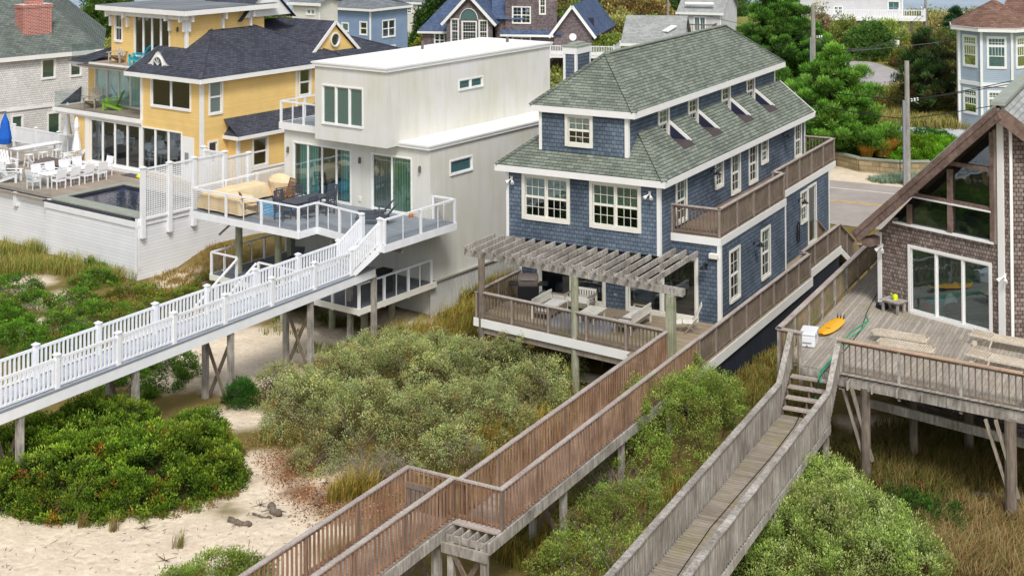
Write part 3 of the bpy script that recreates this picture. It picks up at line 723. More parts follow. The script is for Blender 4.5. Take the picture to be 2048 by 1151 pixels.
for y in (-11.5,-15.6,-20.2):
    q=MB(); q.bar((-.12,y-.1,2.1),(.95,y-.1,.5),.05,.14); q.bar((.95,y+.1,2.1),(-.12,y+.1,.5),.05,.14); part('cross_brace',q,M['wooddark'],rp)
q=MB(); q.bar((-.62,-20.35,2.1),(-1.95,-20.35,.5),.05,.16); q.bar((-1.95,-20.1,2.1),(-.62,-20.1,.5),.05,.16); part('cross_brace',q,M['wooddark'],rp)
# ================================================================ WHITE STUCCO HOUSE
wh=house('modern_house','flat-roofed white stucco modern house between the yellow and the blue house','house',W)
f=Pl(W,'f',0.); r=Pl(W,'r',0.); fb_=Pl(W,'f',-1.0); rb=Pl(W,'r',-1.8); lb=Pl(W,'l',-6.5)
st=MB()
hs=[win(wh,f,-9.07,-5.03,5.1,7.82,4,False,(1,1),.06,'white','glassc',name='sliding_door',sf=.045,mul=.02),
    win(wh,f,-3.7,-1.1,5.1,7.82,2,False,(1,1),.06,'white','glassc',blind='curt_green',bl=(.48,1.),name='sliding_door',sf=.045,mul=.02)]
for a,b,m_ in ((-8.75,-7.4,'curt_teal'),(-5.9,-5.1,'curt_teal'),(-3.6,-2.45,'curt_grey')):
    q=MB(); q.quad(f.pt(a,5.15,-.16),f.pt(b,5.15,-.16),f.pt(b,7.75,-.16),f.pt(a,7.75,-.16)); part('curtain',q,M[m_],wh)
wallq(st,f,-9.7,0,2.2,8.4,hs)
hs=[win(wh,r,1.45,3.2,6.85,7.58,1,False,(1,1),.06,'white','glassw',name='window')]
wallq(st,r,0,12.3,2.18,8.4,hs); wallq(st,Pl(W,'l',-9.7),0,12.3,.4,8.4); wallq(st,Pl(W,'b',12.3),-9.7,0,.4,8.4)
hs=[win(wh,fb_,-6.02,-3.28,9.12,11.05,3,False,(1,1),.06,'white','glassw',name='window',sf=.045,blind='curt_pale',bl=(.34,.66))]
wallq(st,fb_,-6.5,-1.8,8.35,11.95,hs)
a=rb.uv(917,160);b=rb.uv(966,183)
hs=[win(wh,rb,a[0],b[0],rb.uv(917,182)[1],rb.uv(917,160)[1],2,False,(1,1),.05,'white','glassw')]
wallq(st,rb,-1.0,12.3,8.35,11.95,hs); wallq(st,lb,-1.0,12.3,8.35,11.95); wallq(st,Pl(W,'b',12.3),-6.5,-1.8,8.3,11.95)
st.quad((-6.5,-1,8.36),(-1.8,-1,8.36),(-1.8,0,8.36),(-6.5,0,8.36))
part('wall',st,M['stucco'],wh)
def coping(x0,x1,y0,y1,z,skip=''):
    q=MB(); q.box(x0,x1,y0,y1,z-.03,z+.06); part('roof_membrane',q,M['roofmem'],wh)
    q=MB()
    for o_,h0,h1 in ((.10,-.02,.12),(.14,.12,.2)):
        for bx in ((x0-o_,x1+o_,y0-o_,y0),(x0-o_,x1+o_,y1,y1+o_),(x0-o_,x0,y0,y1),(x1,x1+o_,y0,y1)): q.box(bx[0],bx[1],bx[2],bx[3],z-.12+h0,z-.12+h1)
    part('roof_edge',q,M['white'],wh)
coping(-6.5,-1.8,-1.0,12.3,12.05)
coping(-1.78,0,-.05,12.3,8.45)
q=MB(); q.tube((-5.6,6,12.1),(-5.6,6,12.55),.07,.07,8); q.tube((-3.9,11.2,12.1),(-3.9,11.2,12.4),.08,.08,8); part('roof_vent',q,M['rust'],wh)
q=MB(); q.box(-9.85,-6.5,-.15,5,8.6,8.72); q.box(-9.9,-6.5,-.2,-.15,8.4,8.75); q.box(-9.9,-9.85,-.2,5,8.4,8.75); part('balcony_floor',q,M['white'],wh)
q=MB(); q.box(-9.8,-6.5,-.1,5,8.72,8.74); part('balcony_surface',q,M['deckgrey'],wh)
rail_cable(wh,[(-6.55,-.12,8.75),(-9.8,-.12,8.75),(-9.8,4.8,8.75)],1.05,1.7,'balcony_railing',4)
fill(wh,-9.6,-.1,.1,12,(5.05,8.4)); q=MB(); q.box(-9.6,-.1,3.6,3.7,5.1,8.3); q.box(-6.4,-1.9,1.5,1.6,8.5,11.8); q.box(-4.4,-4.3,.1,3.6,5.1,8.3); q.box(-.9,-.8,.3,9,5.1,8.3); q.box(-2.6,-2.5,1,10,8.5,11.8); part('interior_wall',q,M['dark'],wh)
fo=MB(); wallq(fo,r,-.0,12.3,.2,2.18); wallq(fo,Pl(W,'f',.3),-9.7,0,.2,2.3); part('foundation_wall',fo,M['panelw'],wh)
q=MB(); q.box(0,.1,0,12.3,2.12,2.2); part('ledge',q,M['concrete'],wh)
for u in (-9.42,-4.45,-.6): lamp_box(wh,f,u,7.35)
q=MB(); q.pbox(f,-4.52,-4.36,5.38,5.6,0,.05); part('outlet_box',q,M['trimold'],wh,.01)
# deck
wd=house('cable_rail_deck','grey upper deck with white cable railing in front of the white house','deck',W)
poly=[(-10.75,-5.12),(-3.4,-5.12),(-3.4,-3.95),(-.2,-4.45),(1.4,-4.75),(1.4,.2),(-10.75,.9)]
q=MB(); q.prism([(-10.75,-5.12),(-3.4,-5.12),(-3.4,-3.95),(1.4,-4.7),(1.4,.2),(.02,.2),(.02,-.01),(-9.72,-.01),(-9.72,1.2),(-10.75,1.2)],5.02,5.1); part('deck_floor',q,M['deckgrey'],wd)
q=MB()
for a,b in (((-10.78,-5.15),(-3.37,-5.15)),((-3.37,-5.15),(-3.37,-3.98)),((-3.37,-3.98),(1.43,-4.73)),((1.43,-4.73),(1.43,.22)),((1.43,.22),(.05,.22)),((-10.78,1.2),(-10.78,-5.15))): q.bar((a[0],a[1],4.93),(b[0],b[1],4.93),.04,.32)
part('fascia',q,M['vinyl'],wd)
z=5.1
rail_cable(wd,[(-10.7,1.1,z),(-10.7,-5.07,z),(-3.45,-5.07,z),(-3.45,-3.9,z),(-.1,-4.4,z)],1.06,2.1)
rail_cable(wd,[(1.15,-4.6,z),(1.36,-4.62,z),(1.36,.15,z),(.08,.15,z)],1.06,2.1)
posts(wd,[(-8.6,-4.0,.3,4.8,.18,1),(-5.9,-4.0,.3,4.8,.17,1),(-8.6,-.6,.3,4.8,.15,0),(-5.2,-.6,.3,4.8,.15,0),(-3.0,-3.4,.3,4.8,.16,1),(-1.0,-3.4,.3,2.1,.17,1),(-1.5,-1.0,.3,2.1,.16,1)],'pilegreen')
q=MB(); q.box(-3.2,-1.1,-3.5,-3.3,4.55,4.8); q.bar((1.3,-3.4,4.62),(-.6,-3.4,4.62),.1,.3); q.bar((-10,-4,3.8),(-8.7,-4,2.6) if False else (-8.8,-4.,4.7),.08,.08); q.box(-10.5,-3.6,-4.1,-3.95,4.6,4.8); part('beam',q,M['wood'],wd)
# lower deck
ld=house('lower_deck','lower dark grey deck under the white house with thin cable railing','deck',W)
q=MB(); q.box(-9.5,.2,-5.0,.2,2.12,2.2); part('deck_floor',q,M['deckgrey2'],ld)
q=MB(); q.box(-9.5,.24,-5.04,-5.,1.95,2.22); q.box(.2,.24,-5.,.2,1.95,2.22); q.box(-9.54,-9.5,-5,.2,1.95,2.22); part('fascia',q,M['trimold'],ld)
rail_cable(ld,[(.15,-.1,2.2),(.15,-4.95,2.2),(-6.2,-4.95,2.2)],1.05,1.75); rail_cable(ld,[(-7.7,-4.95,2.2),(-9.45,-4.95,2.2),(-9.45,.1,2.2)],1.05,1.75)
rail_cable(ld,[(-6.3,-5.0,2.2),(-6.3,-7.5,.6)],1.0,2.4,'stair_railing',2); rail_cable(ld,[(-7.6,-5.0,2.2),(-7.6,-7.5,.6)],1.0,2.4,'stair_railing',2)
q=MB(); 
for k in range(7): q.box(-7.6,-6.3,-5.3-k*.3,-5.0-k*.3,1.9-k*.22,1.98-k*.22)
part('stair_tread',q,M['deckgrey2'],ld)
posts(ld,[(-9,-4.6,.2,2.1,.12,1),(-5,-4.6,.2,2.1,.12,1)],'pilegreen')
# stairs and long white walkway
ww=house('boardwalk','long white railed boardwalk with grey boards leading from the white house to the dunes','boardwalk',P)
ZW=3.9
q=MB(); q.box(-1.5,.08,-34,-4.3,ZW-.05,ZW); part('boards',q,M['walkgrey'],ww)
q=MB(); q.box(.08,.13,-34,-4.25,ZW-.42,ZW-.07); q.box(-1.55,-1.5,-34,-4.3,ZW-.42,ZW-.07); part('fascia',q,M['vinyl'],ww)
q=MB(); q.box(.1,.14,-34,-4.3,ZW-.07,ZW+.01); part('edge_trim',q,M['grey'],ww)
rail_vinyl(ww,[(.02,-5.6,ZW),(.02,-34,ZW)],1.02,.18,2.6); rail_vinyl(ww,[(-1.44,-4.9,ZW),(-1.44,-34,ZW)],1.02,.18,2.6)
# flight of stairs up to the deck
s0=P.l(*W.w(-.1,-4.5)[:2]); s1=P.l(*W.w(1.15,-4.7)[:2])
b0=(-1.44,-5.0); b1=(.02,-5.8)
q=MB(); nst=6
for k in range(nst):
    t=(k+.5)/nst; A=Vector((b0[0]+(s0[0]-b0[0])*t,b0[1]+(s0[1]-b0[1])*t)); C=Vector((b1[0]+(s1[0]-b1[0])*t,b1[1]+(s1[1]-b1[1])*t))
    zz=ZW+(5.1-ZW)*(k+1)/(nst+1); q.bar((A.x,A.y,zz-.02),(C.x,C.y,zz-.02),.3,.045)
part('stair_tread',q,M['grey'],ww)
q=MB(); q.bar((b0[0],b0[1],ZW+.0),(s0[0],s0[1],4.9),.05,.3); q.bar((b1[0],b1[1],ZW+.0),(s1[0],s1[1],4.9),.05,.3)
for k in range(nst+1):
    t=k/nst; A=Vector((b0[0]+(s0[0]-b0[0])*t,b0[1]+(s0[1]-b0[1])*t)); C=Vector((b1[0]+(s1[0]-b1[0])*t,b1[1]+(s1[1]-b1[1])*t)); zz=ZW+(5.1-ZW)*(k+.4)/(nst+1)
    q.bar((A.x,A.y,zz-.06),(C.x,C.y,zz-.06),.02,.15)
part('stringer',q,M['vinyl'],ww)
rail_vinyl(ww,[(b0[0],b0[1],ZW),(s0[0],s0[1],5.1)],1.0,.13,3.,'stair_railing'); rail_vinyl(ww,[(b1[0],b1[1],ZW),(s1[0],s1[1],5.1)],1.0,.13,3.,'stair_railing')
sp=[]
for y in (-4.2,-8.4,-13.0,-17.7,-22.5): sp+=[(-1.35,y,.0,ZW-.35,.1,0),(-.02,y,.0,ZW-.35,.1,0)]
posts(ww,sp,'woodold')
for y in (-8.4,-13.0,-17.7,-22.5):
    q=MB(); q.bar((-1.35,y-.1,3.3),(-.02,y-.1,.6),.05,.14); q.bar((-.02,y+.1,3.3),(-1.35,y+.1,.6),.05,.14); part('cross_brace',q,M['wooddark'],ww)
# ================================================================ YELLOW HOUSE
yh=house('clapboard_house','yellow clapboard house with charcoal roofs, glass door walls and stacked balconies','house',Y)
wl=MB(); sd=MB(); t=MB()
FY=7.41; fy=Pl(Y,'f',FY); ry=Pl(Y,'r',-3.79); fy2=Pl(Y,'f',9.4)
PD=3.9
def Yuv(pl,x,y): return pl.uv(x,y)
hs=[win(yh,fy,-14.25,-9.35,4.1,6.72,4,False,(1,1),.07,'white','glassd',blind=None,name='folding_glass_door',sf=.03,mul=.08),
    win(yh,fy,-9.2,-5.5,4.1,6.72,3,False,(1,1),.07,'white','glassd',name='folding_glass_door',sf=.03,mul=.08)]
wallq(wl,fy,-15.9,-3.79,3.9,6.8,hs)
hs=[win(yh,fy,-8.36,-4.7,7.95,9.75,2,False,(1,1),.1,'white','glassd',name='window')]
wallq(wl,fy,-9.2,-3.79,6.8,9.95,hs)
wallq(wl,fy2,-17.3,-9.2,7.13,9.7,[win(yh,fy2,-16.6,-10.6,7.2,9.58,5,False,(1,1),.07,'white','glassc',blind='curt_pale',name='sliding_door',sf=.03,mul=.05)])
wallq(wl,Pl(Y,'l',-9.2),FY,9.4,6.8,9.95); wallq(wl,Pl(Y,'l',-15.9),FY,20,3.9,6.8); wallq(wl,Pl(Y,'l',-17.3),9.4,20,7.1,9.7)
part('front_wall',wl,M['yclap'],yh)
hs=[win(yh,ry,7.9,8.95,7.75,9.78,1,True,(1,1),.11,'white',blind='shade'),win(yh,ry,14.85,15.9,7.95,9.7,1,True,(1,1),.11,'white'),
    win(yh,ry,7.85,8.6,4.9,6.3,1,True,(1,1),.09,'white')]
wallq(sd,ry,FY,24,2.,9.95,hs)
# bump-out with low roof
rb_=Pl(Y,'r',-2.9)
hs=[win(yh,rb_,10.35,11.6,4.45,6.25,1,True,(1,1),.12,'white')]
wallq(sd,rb_,9.3,18,2.,6.45,hs); wallq(sd,Pl(Y,'f',9.3),-3.79,-2.9,2.,6.45)
part('side_wall',sd,M['yclap'],yh)
def vt(pl,a,b,z0,z1,d=.03,m=t): m.pbox(pl,a,b,z0,z1,0,d)
vt(fy,-3.95,-3.76,3.9,9.9);vt(ry,FY,FY+.16,2,9.9);vt(fy,-9.32,-9.1,3.9,9.8);vt(fy,-14.75,-14.35,3.9,6.8);vt(rb_,9.3,9.45,2,6.4);vt(Pl(Y,'f',9.3),-3.05,-2.88,2,6.4)
vt(ry,14.6,14.75,2,9.9,.02);vt(fy,-9.3,-3.8,9.7,9.95,.04);vt(ry,FY,24,9.7,9.95,.04); vt(fy,-5.5,-4.45,4.0,6.5,.02)
t.box(-17.75,-9.1,7.3,9.4,6.78,7.1); t.box(-17.9,-9.1,7.2,7.3,6.9,7.13); t.box(-14.4,-9.1,7.1,7.41,3.9,4.1)
t.box(-17.3,-10.2,8.2,11.5,9.62,9.98); t.box(-17.4,-10.2,8.1,8.2,9.75,10.0)
part('trim',t,M['white'],yh)
q=MB(); q.pbox(fy,-5.2,-4.9,4.9,5.6,0,.06); part('notice_box',q,M['grey'],yh)
q=MB(); q.box(-17.7,-9.25,7.32,9.39,7.1,7.135); q.box(-17.3,-10.3,8.22,9.9,9.98,10.0); part('balcony_floor',q,M['pooldeck'],yh)
q=MB()
for a,b in ((-17.8,-15.5),(-15.48,-13.2),(-13.18,-10.9),(-10.88,-9.25)): q.quad((a,7.3,7.15),(b,7.3,7.15),(b,7.3,8.1),(a,7.3,8.1))
q.quad((-17.8,7.3,7.15),(-17.8,9.4,7.15),(-17.8,9.4,8.1),(-17.8,7.3,8.1)); q.quad((-17.3,8.2,10),(-14.9,8.2,10),(-14.9,8.2,11),(-17.3,8.2,11)); q.quad((-17.3,8.2,10),(-17.3,10.,10),(-17.3,10.,11),(-17.3,8.2,11))
part('glass_railing',q,M['clear'],yh)
q=MB(); a_=ry.uv(536,268); q.pbox(ry,a_[0]-.45,a_[0]+.45,a_[1]-.2,a_[1]+.35,0,.45); part('air_conditioner',q,M['white'],yh,.03)
# main roof
def half_hip(x1,y0,y1,ze,p,hw,xl):
    cx=x1-hw; z=ze+p*hw; m=MB(); ya,yb=y0+hw,y1-hw
    m.poly([(xl,y0,ze),(x1,y0,ze),(cx,ya,z),(xl,ya,z)] if xl<cx else [(xl,y0,ze),(x1,y0,ze),(cx,ya,z),(xl,ya-(cx-xl)*0,z)])
    m.poly([(x1,y0,ze),(x1,y1,ze),(cx,yb,z),(cx,ya,z)]); m.poly([(x1,y1,ze),(xl-5,y1,ze),(cx,yb,z)]); m.poly([(cx,ya,z),(cx,yb,z),(cx-hw,y1,ze),(cx-hw,15.5,ze)])
    return m,(cx,ya,z),(cx,yb,z)
rf,a,b=half_hip(-3.35,6.95,24.3,9.95,.385,6.02,-10.25); part('roof',rf,M['broof'],yh)
rf,c,d=half_hip(-3.36,6.96,19.0,9.955,.52,4.6,-10.24); part('front_roof',rf,M['broof'],yh)
q=MB(); q.poly([(-10.26,6.95,9.7),(-10.26,9.4,9.7),(-10.26,9.4,11.22),(-10.26,6.95,9.96)]); part('roof_end',q,M['white'],yh)
rf=MB(); rf.quad((-3.9,9.0,7.5),(-3.9,18.4,7.5),(-2.5,18.4,6.5),(-2.5,9.0,6.5)); rf.poly([(-3.9,9.9,7.5),(-2.5,9.0,6.5),(-3.9,9.0,6.5)]); rf.quad((-3.8,9.0,6.5),(-2.5,9.0,6.5),(-2.5,18.4,6.48),(-3.8,18.4,6.48)); part('low_roof',rf,M['broof'],yh)
rf=MB(); rf.poly([(-17.4,7.9,9.98),(-15.4,7.9,9.98),(-14.9,12,10.9),(-16.5,12,10.9)]); rf.quad((-19.4,11.,9.9),(-16.9,8.4,9.99),(-16.9,12,10.8),(-17.4,13,10.8)); part('side_roof',rf,M['broof'],yh)
cp=MB()
for p,q_ in ((a,b),(c,d),((-3.36,6.96,9.97),c),((-3.36,19.0,9.97),d),((-3.35,24.3,9.97),b)): cp.bar(p,q_,.24,.06)
part('ridge_cap',cp,M['broof'],yh)
fa=MB(); fa.box(-10.26,-3.32,6.92,6.95,9.68,9.93); fa.box(-3.35,-3.3,6.95,24.3,9.68,9.93); fa.box(-10.2,-3.35,6.95,7.4,9.7,9.72); fa.box(-3.79,-3.35,7.4,24.3,9.7,9.72); fa.box(-2.5,-2.45,8.95,18.4,6.3,6.5); fa.box(-3.9,-2.45,8.93,8.98,6.3,6.5); fa.box(-2.9,-2.5,9.0,18.,6.3,6.32)
part('eave',fa,M['white'],yh)
# gable dormer facing the side
gx=-4.55; rg=Pl(Y,'r',gx); zb=10.45; y0,y1=16.5,20.8; ym=(y0+y1)/2; za=12.25
q=MB(); q.poly([rg.pt(y0+.2,zb-.15),rg.pt(y1-.2,zb-.15),rg.pt(ym,za-.2)]); gd=part('gable_dormer',q,M['yclap'],yh)
q=MB(); q.quad((gx+.15,y0-.1,zb-.2),(gx+.15,ym,za+.05),(gx-5,ym,za+.05),(gx-5,y0-.1,zb-.2)); q.quad((gx+.15,y1+.1,zb-.2),(gx+.15,ym,za+.05),(gx-5,ym,za+.05),(gx-5,y1+.1,zb-.2)); part('dormer_roof',q,M['broof'],gd)
q=MB(); q.bar((gx+.17,y0-.1,zb-.27),(gx+.17,ym,za-.02),.05,.2,(0,0,1)); q.bar((gx+.17,y1+.1,zb-.27),(gx+.17,ym,za-.02),.05,.2,(0,0,1)); part('rake_trim',q,M['white'],gd)
q=MB(); cc=(gx,ym,11.1)
for k in range(20):
    a0=2*PI*k/20;a1=2*PI*(k+1)/20
    q.bar((gx+.04,ym+.38*math.cos(a0),cc[2]+.42*math.sin(a0)),(gx+.04,ym+.38*math.cos(a1),cc[2]+.42*math.sin(a1)),.08,.2,(1,0,0))
ov=part('oval_window',q,M['white'],gd); q=MB(); q.poly([(gx+.03,ym+.33*math.cos(2*PI*k/20),cc[2]+.37*math.sin(2*PI*k/20)) for k in range(20)]); part('pane',q,M['glassd'],ov)
# eyebrow dormer
q=MB(); pts=[]; ex_,ey_,ez_=-8.1,7.75,10.33
def bell(s): return .85*math.exp(-(s*s)/.42)
N=18
for k in range(N): 
    s0=-1.25+2.5*k/N; s1=-1.25+2.5*(k+1)/N
    q.quad((ex_+s0,ey_,ez_-.25),(ex_+s1,ey_,ez_-.25),(ex_+s1,ey_,ez_+bell(s1)),(ex_+s0,ey_,ez_+bell(s0)))
eb=part('eyebrow_dormer',q,M['white'],yh)
q=MB()
for k in range(N): 
    s0=-1.25+2.5*k/N; s1=-1.25+2.5*(k+1)/N
    q.quad((ex_+s0,ey_-.06,ez_+bell(s0)+.03),(ex_+s1,ey_-.06,ez_+bell(s1)+.03),(ex_+s1,ey_+2.6,ez_+bell(s1)*.9+.05),(ex_+s0,ey_+2.6,ez_+bell(s0)*.9+.05))
part('dormer_roof',q,M['broof'],eb)
q=MB(); q.poly([(ex_+.42*math.cos(PI*k/12),ey_-.02,ez_-.02+.5*math.sin(PI*k/12)) for k in range(13)]); pn=part('pane',q,M['glassd'],eb)
q=MB()
for k in range(1,5): q.bar((ex_,ey_-.04,ez_),(ex_+.42*math.cos(PI*k/5),ey_-.04,ez_+.5*math.sin(PI*k/5)),.02,.035,(0,1,0))
for k in range(12): q.bar((ex_+.45*math.cos(PI*k/12),ey_-.05,ez_+.53*math.sin(PI*k/12)),(ex_+.45*math.cos(PI*(k+1)/12),ey_-.05,ez_+.53*math.sin(PI*(k+1)/12)),.05,.07,(0,1,0))
part('muntin',q,M['white'],eb)
# third-floor tower
tw=MB(); ft=Pl(Y,'f',9.4); rt=Pl(Y,'r',-7.6); 
hs=[win(yh,ft,-12.6,-9.15,10.4,12.98,4,False,(1,1),.07,'white','glassd',name='folding_glass_door',sf=.03,mul=.07),win(yh,ft,-14.6,-13.75,11.2,13.0,1,True,(2,1),.1,'white')]
wallq(tw,ft,-14.9,-7.6,9.9,13.2,hs); wallq(tw,rt,9.4,15.5,9.9,13.2,[]); wallq(tw,Pl(Y,'l',-14.9),9.4,15.5,9.9,13.2); wallq(tw,Pl(Y,'b',15.5),-14.9,-7.6,9.9,13.2)
part('tower_wall',tw,M['yclap'],yh)
q=MB(); q.box(-15.6,-6.9,8.7,16.1,13.2,13.5); q.box(-15.2,-7.3,9.1,9.4,12.9,13.2); part('tower_eave',q,M['white'],yh)
q=MB(); 
for x in (-14.9,-13.2,-9.1,-7.75):
    q.box(x,x+.14,9.2,9.4,12.2,13.2); q.box(x,x+.14,8.9,9.3,12.8,13.2)
for y in (9.45,12.,14.2): q.box(-7.6,-7.4,y,y+.14,12.2,13.2); q.box(-7.5,-7.1,y,y+.14,12.8,13.2)
part('bracket',q,M['white'],yh)
q=MB(); q.pbox(rt,9.4,9.55,9.9,13.2,0,.03); q.pbox(ft,-7.75,-7.58,9.9,13.2,0,.03); part('tower_trim',q,M['white'],yh)
rf=MB(); hip_roof(rf,-15.6,-6.9,8.7,16.1,13.5,.25) if False else rf.quad((-15.6,8.7,13.52),(-6.9,8.7,13.52),(-6.9,16.1,13.54),(-15.6,16.1,13.54)); part('tower_roof',rf,M['grroof'],yh)
lamp_box(yh,ft,-8.4,12.3)
# small white-panelled gable behind tower
q=MB(); g1=Y.at(470,68,x=-7.); 
q.poly([(-7.4,13.6,12.7),(-7.4,17.6,12.7),(-7.4,15.6,14.6)]); gp=part('panel_gable',q,M['white'],yh)
q=MB(); q.quad((-7.2,13.3,12.5),(-7.2,15.6,14.7),(-12,15.6,14.7),(-12,13.3,12.5)); q.quad((-7.2,17.9,12.5),(-7.2,15.6,14.7),(-12,15.6,14.7),(-12,17.9,12.5)); part('gable_roof',q,M['broof'],gp)
fill(yh,-15.8,-3.9,FY+.1,20,(3.95,6.85,9.9)); q=MB(); q.box(-15.7,-3.9,11.3,11.4,4,6.8); q.box(-17,-4,11.6,11.7,7,9.6); q.box(-14.8,-7.7,12,12.1,10,13.1); q.box(-5.6,-5.5,FY+.2,20,4,9.8); part('interior_wall',q,M['dark'],yh)
# ---------------------------------------------------------------- pool terrace
pt=house('pool_terrace','raised terrace with a small dark pool behind tall white board walls','terrace',Y)
q=MB(); X0=-27
q.box(X0,-7.65,.1,7.4,PD-.06,PD); q.box(-7.65,.25,4.95,7.4,PD-.06,PD); q.box(-.4,.2,.1,4.95,PD-.06,PD); part('terrace_floor',q,M['pooldeck'],pt)
q=MB(); wallq(q,Pl(Y,'f',0.02),-7.6,0.3,.2,PD-.35); wallq(q,Pl(Y,'f',.36),X0,-7.6,.2,PD-.35); wallq(q,Pl(Y,'r',.3),0.02,9.3,.2,PD-.1); part('retaining_wall',q,M['wclap'],pt)
q=MB(); q.box(-7.7,.34,-.03,.0,PD-.36,PD-.06); q.box(X0,-7.7,.3,.34,PD-.36,PD-.04); q.box(.3,.33,-.03,.12,.2,PD+.1); q.box(.18,.33,-.035,.0,.2,PD+.1)
for x in (-7.85,-11.): q.box(x,x+.3,.2,.36,PD-.75,PD+.02)
q.box(.31,.36,0,5.6,PD-.3,PD-.02)
for y in (1.9,3.47,5.3): q.box(.31,.4,y-.12,y+.12,PD-.9,PD)
part('wall_trim',q,M['vinyl'],pt)
q=MB(); q.box(-7.9,-7.5,.45,5.35,PD,PD+.05); q.box(-7.5,.2,4.9,5.35,PD,PD+.05); q.box(-7.5,.2,.35,1.25,PD-.01,PD+.05); q.box(-.9,.2,1.25,4.9,PD,PD+.05); part('pool_coping',q,M['stone'],pt)
q=MB(); q.box(-7.9,.25,-.0,.3,PD-.06,PD-.0); q.box(X0,-7.9,.28,.42,PD-.02,PD+.03); part('dark_edge',q,M['dark'],pt)
q=MB(); q.quad((-7.5,1.25,PD-.12),(-.9,1.25,PD-.12),(-.9,4.9,PD-.12),(-7.5,4.9,PD-.12)); part('pool_water',q,M['pool'],pt)
q=MB(); q.box(-7.55,-7.5,1.25,4.9,PD-.3,PD); q.box(-7.5,-.9,4.9,4.95,PD-.3,PD); part('pool_wall',q,M['dark'],pt)
q=MB()
for k in range(7): a=X0+.1+k*2.75; q.quad((a,.42,PD),(a+2.7,.42,PD),(a+2.7,.42,PD+1.05),(a,.42,PD+1.05))
part('glass_railing',q,M['clear'],pt)
# lattice screen
lf=house('lattice_screen','tall white lattice privacy screen with square posts beside the pool','fence',Y)
def lat(a,b,z0,z1):
    q=MB(); q.quad((a[0],a[1],z0),(b[0],b[1],z0),(b[0],b[1],z1),(a[0],a[1],z1)); part('lattice_panel',q,M['lattice'],lf)
    q=MB(); q.bar((a[0],a[1],z1),(b[0],b[1],z1),.09,.09); q.bar((a[0],a[1],z0+.04),(b[0],b[1],z0+.04),.06,.12); part('rail',q,M['vinyl'],lf)
def lpost(x,y,z0,z1):
    q=MB(); q.box(x-.11,x+.11,y-.11,y+.11,z0,z1); q.box(x-.15,x+.15,y-.15,y+.15,z1,z1+.05); q.box(x-.09,x+.09,y-.09,y+.09,z1+.05,z1+.09); part('post',q,M['vinyl'],lf)
L=[(.42,.25),(.42,1.9),(.42,3.47),(.42,5.5)]
for a,b in zip(L[:-1],L[1:]): lat(a,b,PD,PD+2.55)
for x,y in L: lpost(x,y,PD-.9,PD+2.62)
lat((-1.3,5.5),(.42,5.5),PD,PD+2.55); lpost(-1.3,5.5,PD,PD+2.7); lat((.42,5.5),(.42,7.2),PD+.5,PD+2.3); lpost(.42,7.2,PD-1,PD+2.3)
lat((.5,7.3),(.5,13.5),PD-.6,PD+1.35); lpost(.5,10.3,PD-1,PD+1.4)
# white picket fence at the terrace back
wf=house('picket_fence','white picket fence along the far side of the pool terrace','fence',Y)
rail_vinyl(wf,[(-30,9.,PD),(-17.4,9.,PD)],1.1,.13,2.4)
# ================================================================ GREY SHINGLED HOUSE AT THE LEFT
o=gz(170,104,9.4); G=Fr(o[0],o[1],46.)
gh=house('shingle_house','pale shingled house with mossy grey roof and brick chimney at the left edge','house',G)
rg=Pl(G,'r',-.3); q=MB(); hs=[]
for x0,y0,x1,y1 in ((82,115,112,160),(139,110,164,155)):
    a=rg.uv(x0,y1);b=rg.uv(x1,y0); hs.append(win(gh,rg,a[0],b[0],a[1],b[1],1,False,(1,1),.1,'white','glass',blind='blindg',bl=(0,1)))
for x0,y0,x1,y1 in ((22,228,47,283),(94,222,122,278)):
    a=rg.uv(x0,y1);b=rg.uv(x1,y0); hs.append(win(gh,rg,a[0],b[0],a[1],b[1],1,False,(1,1),.1,'white','glass',blind='blind'))
ge=G.at(-60,120,x=-.3)[1]
wallq(q,rg,ge-8,1.0,1.,9.4,hs); wallq(q,Pl(G,'b',1.0),-12,-.3,1,9.4); part('wall',q,M['wshing'],gh)
q=MB(); zz=rg.uv(60,218)[1]; q.box(-.4,-.22,ge-8,1.,zz,zz+.18); q.box(-.1,.06,ge-8,1.4,9.2,9.5); part('trim',q,M['white'],gh)
q=MB(); q.quad((.05,ge-8,9.5),(.05,1.4,9.5),(-8.,1.4-3,14.6),(-8,ge-8,14.6)); q.poly([(.05,1.4,9.5),(-14,9,9.5),(-14,3,14.2),(-8.,-1.6,14.6)]); part('roof',q,M['oldroof'],gh)
CX=-1.85; c0=G.at(47,40,x=CX)[1]; c1=G.at(104,40,x=CX)[1]; ct=G.at(82,12,x=CX)[2]; q=MB(); q.box(CX-1.3,CX,c0,c1,9.8,ct); ch=part('chimney',q,M['brick'],gh)
q=MB(); q.box(CX-1.36,CX+.05,c0-.06,c1+.06,ct-.1,ct+.12); q.box(CX-1.0,CX-.3,c0+.5,c1-.5,ct+.12,ct+.35); part('chimney_band',q,M['brick'],ch)
fill(gh,-11,-.5,ge,0.8,(5.,)); q=MB(); q.box(-2.8,-2.7,ge-7,.8,1.2,9.2); part('interior_wall',q,M['dark'],gh)
q=MB(); q.quad((.1,ge-2,zz+.2),(1.6,ge-2,zz-.5),(1.6,.6,zz-.5),(.1,.6,zz+.2)) if False else q.poly([rg.pt(G.at(118,212,x=-.3)[1],zz+.1,.1),rg.pt(G.at(160,205,x=-.3)[1],zz+.1,.1),rg.pt(G.at(162,185,x=-.3)[1],zz+1.2,.1)]); part('skirt_roof',q,M['broof'],gh)
